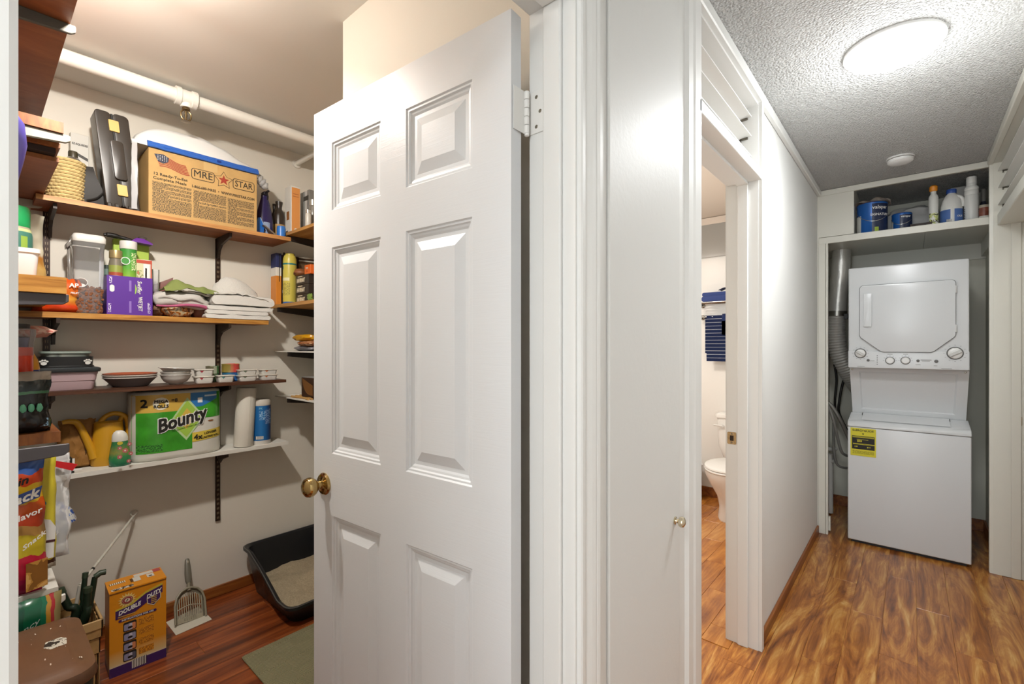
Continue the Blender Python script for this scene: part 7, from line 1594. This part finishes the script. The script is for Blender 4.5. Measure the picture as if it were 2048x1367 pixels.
poly(t, [(wd * .14, zz_(.80)), (wd * .40, zz_(.845)), (wd * .40, zz_(.77)), (wd * .27, zz_(.70)), (wd * .15, zz_(.74))], K('shield_cream', '#d9cfae', .4), 'shield', y=-.0014); poly(t, [(wd * .155, zz_(.795)), (wd * .385, zz_(.835)), (wd * .385, zz_(.775)), (wd * .27, zz_(.712)), (wd * .165, zz_(.748))], PU, 'shield', y=-.0018)
for k in range(4): patch(t, wd * .22, wd * .32, zz_(.805 - .022 * k) - .0018, zz_(.805 - .022 * k) + .0018, K('print_gold', '#c9a04a'), 'shield_text', y=-.0024)
poly(t, roundrect(-wd * .35, wd * .32, zz_(.622), zz_(.652), .005), PU, 'bar', y=-.0012); lettering('INSTRUCTIONS FOR USE', .0095, WH, t, (-wd * .015, -.002, zz_(.637)), bold=.02, sx=1.0)
for k in range(4):
    z1_ = zz_(.60 - .118 * k)
    poly(t, roundrect(-wd * .27, -wd * .04, z1_ - h * .110, z1_, .006), BK, 'picture_frame', y=-.0010); poly(t, roundrect(-wd * .255, -wd * .055, z1_ - h * .100, z1_ - h * .024, .004), bandmat('pic_%d' % k, 'X', [(0, '#8f8fae'), (.45, '#c9c6d4'), (.7, ('#d98a5a', '#9a9ab4', '#d98a5a', '#5a5a6a')[k])], .4), 'picture', y=-.0014)
    disc(t, -wd * .15, z1_ - h * .07, .008, BK, 'picture_tray', y=-.002, sz=.6)
    patch(t, 0.0, wd * .27, z1_ - h * .085, z1_ - h * .01, finetext('fine_orange', '#d9901f', '#a8660f', 26, 22), 'small_print')
patch(t, -wd * .12, wd * .14, zz_(.025), zz_(.125), bandmat('barcode_front', 'X', [(k / 18, '#e6e2da' if k % 2 == 0 else '#2a2420') for k in range(18)], .6), 'barcode', y=-.0012)
# paper under the scoop, scoop
pq = [onZ(332, 1244, .0005), onZ(352, 1270, .0005), onZ(424, 1238, .0005), onZ(398, 1212, .0005)]
pc = sum(pq, Vector()) / 4; t = thing('paper_sheet', 'white paper sheet lying under the litter scoop', 'paper', pc)
bm = BM(); c0 = [p - pc for p in pq]
prism(bm, [(p.x, p.y) for p in c0], .0, .0012, 'Z'); obj('sheet', bm, K('sheet_white', '#cfc9b9', .8), t, 60)
sw = .128; t = thing('litter_scoop', 'grey slotted litter scoop leaning against the pantry wall', 'scoop', (-2.675, .70, .006), R90); t.rotation_euler = (math.radians(-30), math.radians(5), R90)
M_SC = K('scoop_grey', '#8b8470', .45)
sh_ = .150
outer = [(-sw / 2, 0), (-sw / 2 * .98, sh_ * .55), (-sw * .42, sh_ * .78), (-sw * .28, sh_ * .93), (-.012, sh_), (.012, sh_), (sw * .28, sh_ * .93), (sw * .42, sh_ * .78), (sw / 2 * .98, sh_ * .55), (sw / 2, 0)]
for i in range(len(outer) - 1):
    pass
bm = BM(); tube(bm, [(a, -.006, b) for a, b in outer], .005, 8); obj('rim', bm, M_SC, t, True)
bm = BM()
inner = [(a * .80, b * .86 + .004) for a, b in outer]
V0 = [bm.verts.new((a, 0.004, b)) for a, b in outer]; V1 = [bm.verts.new((a, .006, b)) for a, b in inner]
for i in range(len(outer) - 1): bm.faces.new((V0[i], V0[i + 1], V1[i + 1], V1[i]))
bmesh.ops.solidify(bm, geom=bm.faces[:], thickness=.003); obj('pan', bm, M_SC, t, 50)
for k in range(12):
    x = -sw * .40 + sw * .80 * k / 11; top = .86 * sh_ * (1 - .20 * (abs(x) / (sw * .4)) ** 2)
    bm = BM(); box(bm, x - .0018, x + .0018, .003, .007, .004, top); obj('bar', bm, K('scoop_grey_light', '#a29a84', .45), t)
bm = BM(); tube(bm, [(-sw * .40 + sw * .8 * k / 8, .003, sh_ * .40 + .012 * math.sin(PI * k / 8)) for k in range(9)], .0025, 8); obj('cross_bar', bm, K('scoop_grey_light', '#a29a84', .45), t, True)
bm = BM(); box(bm, -sw * .42, sw * .42, .003, .0065, .0, .022); obj('front_lip', bm, K('scoop_grey_light', '#a29a84', .45), t)
bm = BM(); tube(bm, [(0, 0, sh_ - .01), (0, 0, sh_ + .025)], .008, 10); obj('neck', bm, M_SC, t, True)
bm = BM(); hz = [(.010, sh_ + .022), (.0145, sh_ + .035), (.0155, sh_ + .07), (.013, sh_ + .11), (.0105, sh_ + .135), (.006, sh_ + .142)]
loft(bm, [[(a * math.cos(2 * PI * k / 16), .6 * a * math.sin(2 * PI * k / 16), z) for k in range(16)] for a, z in hz]); hd = obj('handle', bm, K('scoop_handle', '#6b675a', .4), t, 60)
bm = BM(); lathe(bm, [(.004, 0), (.0035, .001)], seg=12, sy=1.8); obj('hang_hole', bm, K('hole_light', '#a79c88', .6), hd, True, (0, -.0068, sh_ + .125), (R90, 0, 0))
# litter tray
tx0, tx1, ty0, ty1 = -2.815, -2.215, .968, 1.455
t = thing('litter_tray', 'large black open litter tray in the pantry corner', 'litter tray', ((tx0 + tx1) / 2, (ty0 + ty1) / 2, 0)); cx_, cy_ = (tx0 + tx1) / 2, (ty0 + ty1) / 2
def rimz(x):
    s = (x - tx0) / (tx1 - tx0)
    return .245 if s < .20 else .245 - .045 * (s - .20) / .22 if s < .42 else .200 - .095 * (s - .42) / .36 if s < .78 else .105
def tr(inset, f, lift=0.0):
    pts = []
    base_ = roundrect(tx0 + inset, tx1 - inset, ty0 + inset, ty1 - inset, .05, 5)
    dense = []
    for i in range(len(base_)):
        a, b = Vector(base_[i]), Vector(base_[(i + 1) % len(base_)]); n = max(1, int((b - a).length / .05))
        for k in range(n): dense.append(a.lerp(b, k / n))
    return [(p.x - cx_, p.y - cy_, f(p.x) + lift) for p in dense]
def ring_n(inset, f, n=120):
    # evenly resampled so that all rings match
    P_ = [Vector(p) for p in tr(inset, f)]; d = [0]
    for a, b in zip(P_, P_[1:] + P_[:1]): d.append(d[-1] + Vector((b.x - a.x, b.y - a.y)).length)
    out = []; j = 0
    for k in range(n):
        s = d[-1] * k / n
        while d[j + 1] < s: j += 1
        a, b = P_[j], P_[(j + 1) % len(P_)]; u = (s - d[j]) / max(1e-9, d[j + 1] - d[j]); q = a.lerp(b, u); out.append((q.x, q.y, f(q.x + cx_)))
    return out
M_TR = K('tray_black', '#17181c', .35)
bm = BM(); loft(bm, [ring_n(.055, lambda x: 0.0), ring_n(.050, lambda x: .004), ring_n(.012, lambda x: rimz(x) - .012), ring_n(.0, lambda x: rimz(x) - .012), ring_n(.0, rimz), ring_n(.012, lambda x: rimz(x) + .002), ring_n(.022, lambda x: rimz(x) - .006), ring_n(.058, lambda x: .010)]); obj('tray', bm, M_TR, t, 40)
bm = BM(); loft(bm, [ring_n(.0015, lambda x: rimz(x) + .0012), ring_n(.006, lambda x: rimz(x) + .0022)], cap=False); obj('rim_strip', bm, K('rim_grey', '#55534f', .3), t, 60)  # paler grey strip running round the top of the rim
bm = BM()
def sand(u, v):
    x = tx0 + .052 + (tx1 - tx0 - .104) * u; y = ty0 + .052 + (ty1 - ty0 - .104) * v
    return (x - cx_, y - cy_, .058 + .020 * (1 - u) + .016 * nz(u * 3, v * 3, 2) + .004 * nz(u * 14, v * 14, 5) + .03 * math.exp(-((u - .45) ** 2 + (v - .55) ** 2) / .04))
grid(bm, sand, 48, 40); o = obj('litter_sand', bm, K('sand_beige', '#b0a084', .95, bump=1.0, bscale=420, var=.2, vscale=160), t, 75); o['kind'] = 'stuff'
# ribbed mat
t = thing('litter_mat', 'olive green ribbed mat in front of the litter tray', 'mat', (-1.88, 1.02, 0))
def matmat():
    m, nt, b = new_mat('mat_olive'); L = nt.links
    tc = N(nt, 'ShaderNodeTexCoord'); br = N(nt, 'ShaderNodeTexChecker'); br.inputs['Scale'].default_value = 14
    L.new(tc.outputs['Object'], br.inputs['Vector'])
    outs = []
    for ang_ in (35, -35):
        mp = N(nt, 'ShaderNodeMapping'); mp.inputs['Rotation'].default_value = (0, 0, math.radians(ang_)); L.new(tc.outputs['Object'], mp.inputs['Vector'])
        wv = N(nt, 'ShaderNodeTexWave'); wv.inputs['Scale'].default_value = 55; wv.inputs['Distortion'].default_value = 0; L.new(mp.outputs[0], wv.inputs['Vector']); outs.append(wv)
    mx = N(nt, 'ShaderNodeMix'); L.new(br.outputs['Fac'], mx.inputs['Factor']); L.new(outs[0].outputs['Fac'], mx.inputs['A']); L.new(outs[1].outputs['Fac'], mx.inputs['B'])
    r_ = ramp(nt, [(0.2, '#6a6548'), (.8, '#a09a76')]); L.new(mx.outputs[0], r_.inputs['Fac']); L.new(r_.outputs['Color'], b.inputs['Base Color'])
    bp = N(nt, 'ShaderNodeBump'); bp.inputs['Strength'].default_value = .7; bp.inputs['Distance'].default_value = .003; L.new(mx.outputs[0], bp.inputs['Height']); L.new(bp.outputs['Normal'], b.inputs['Normal'])
    b.inputs['Roughness'].default_value = .8; return m
bm = BM(); prism(bm, roundrect(-.318, .33, -.26, .40, .012, 4), .0, .007, 'Z', bev=.002); obj('mat', bm, matmat(), t)
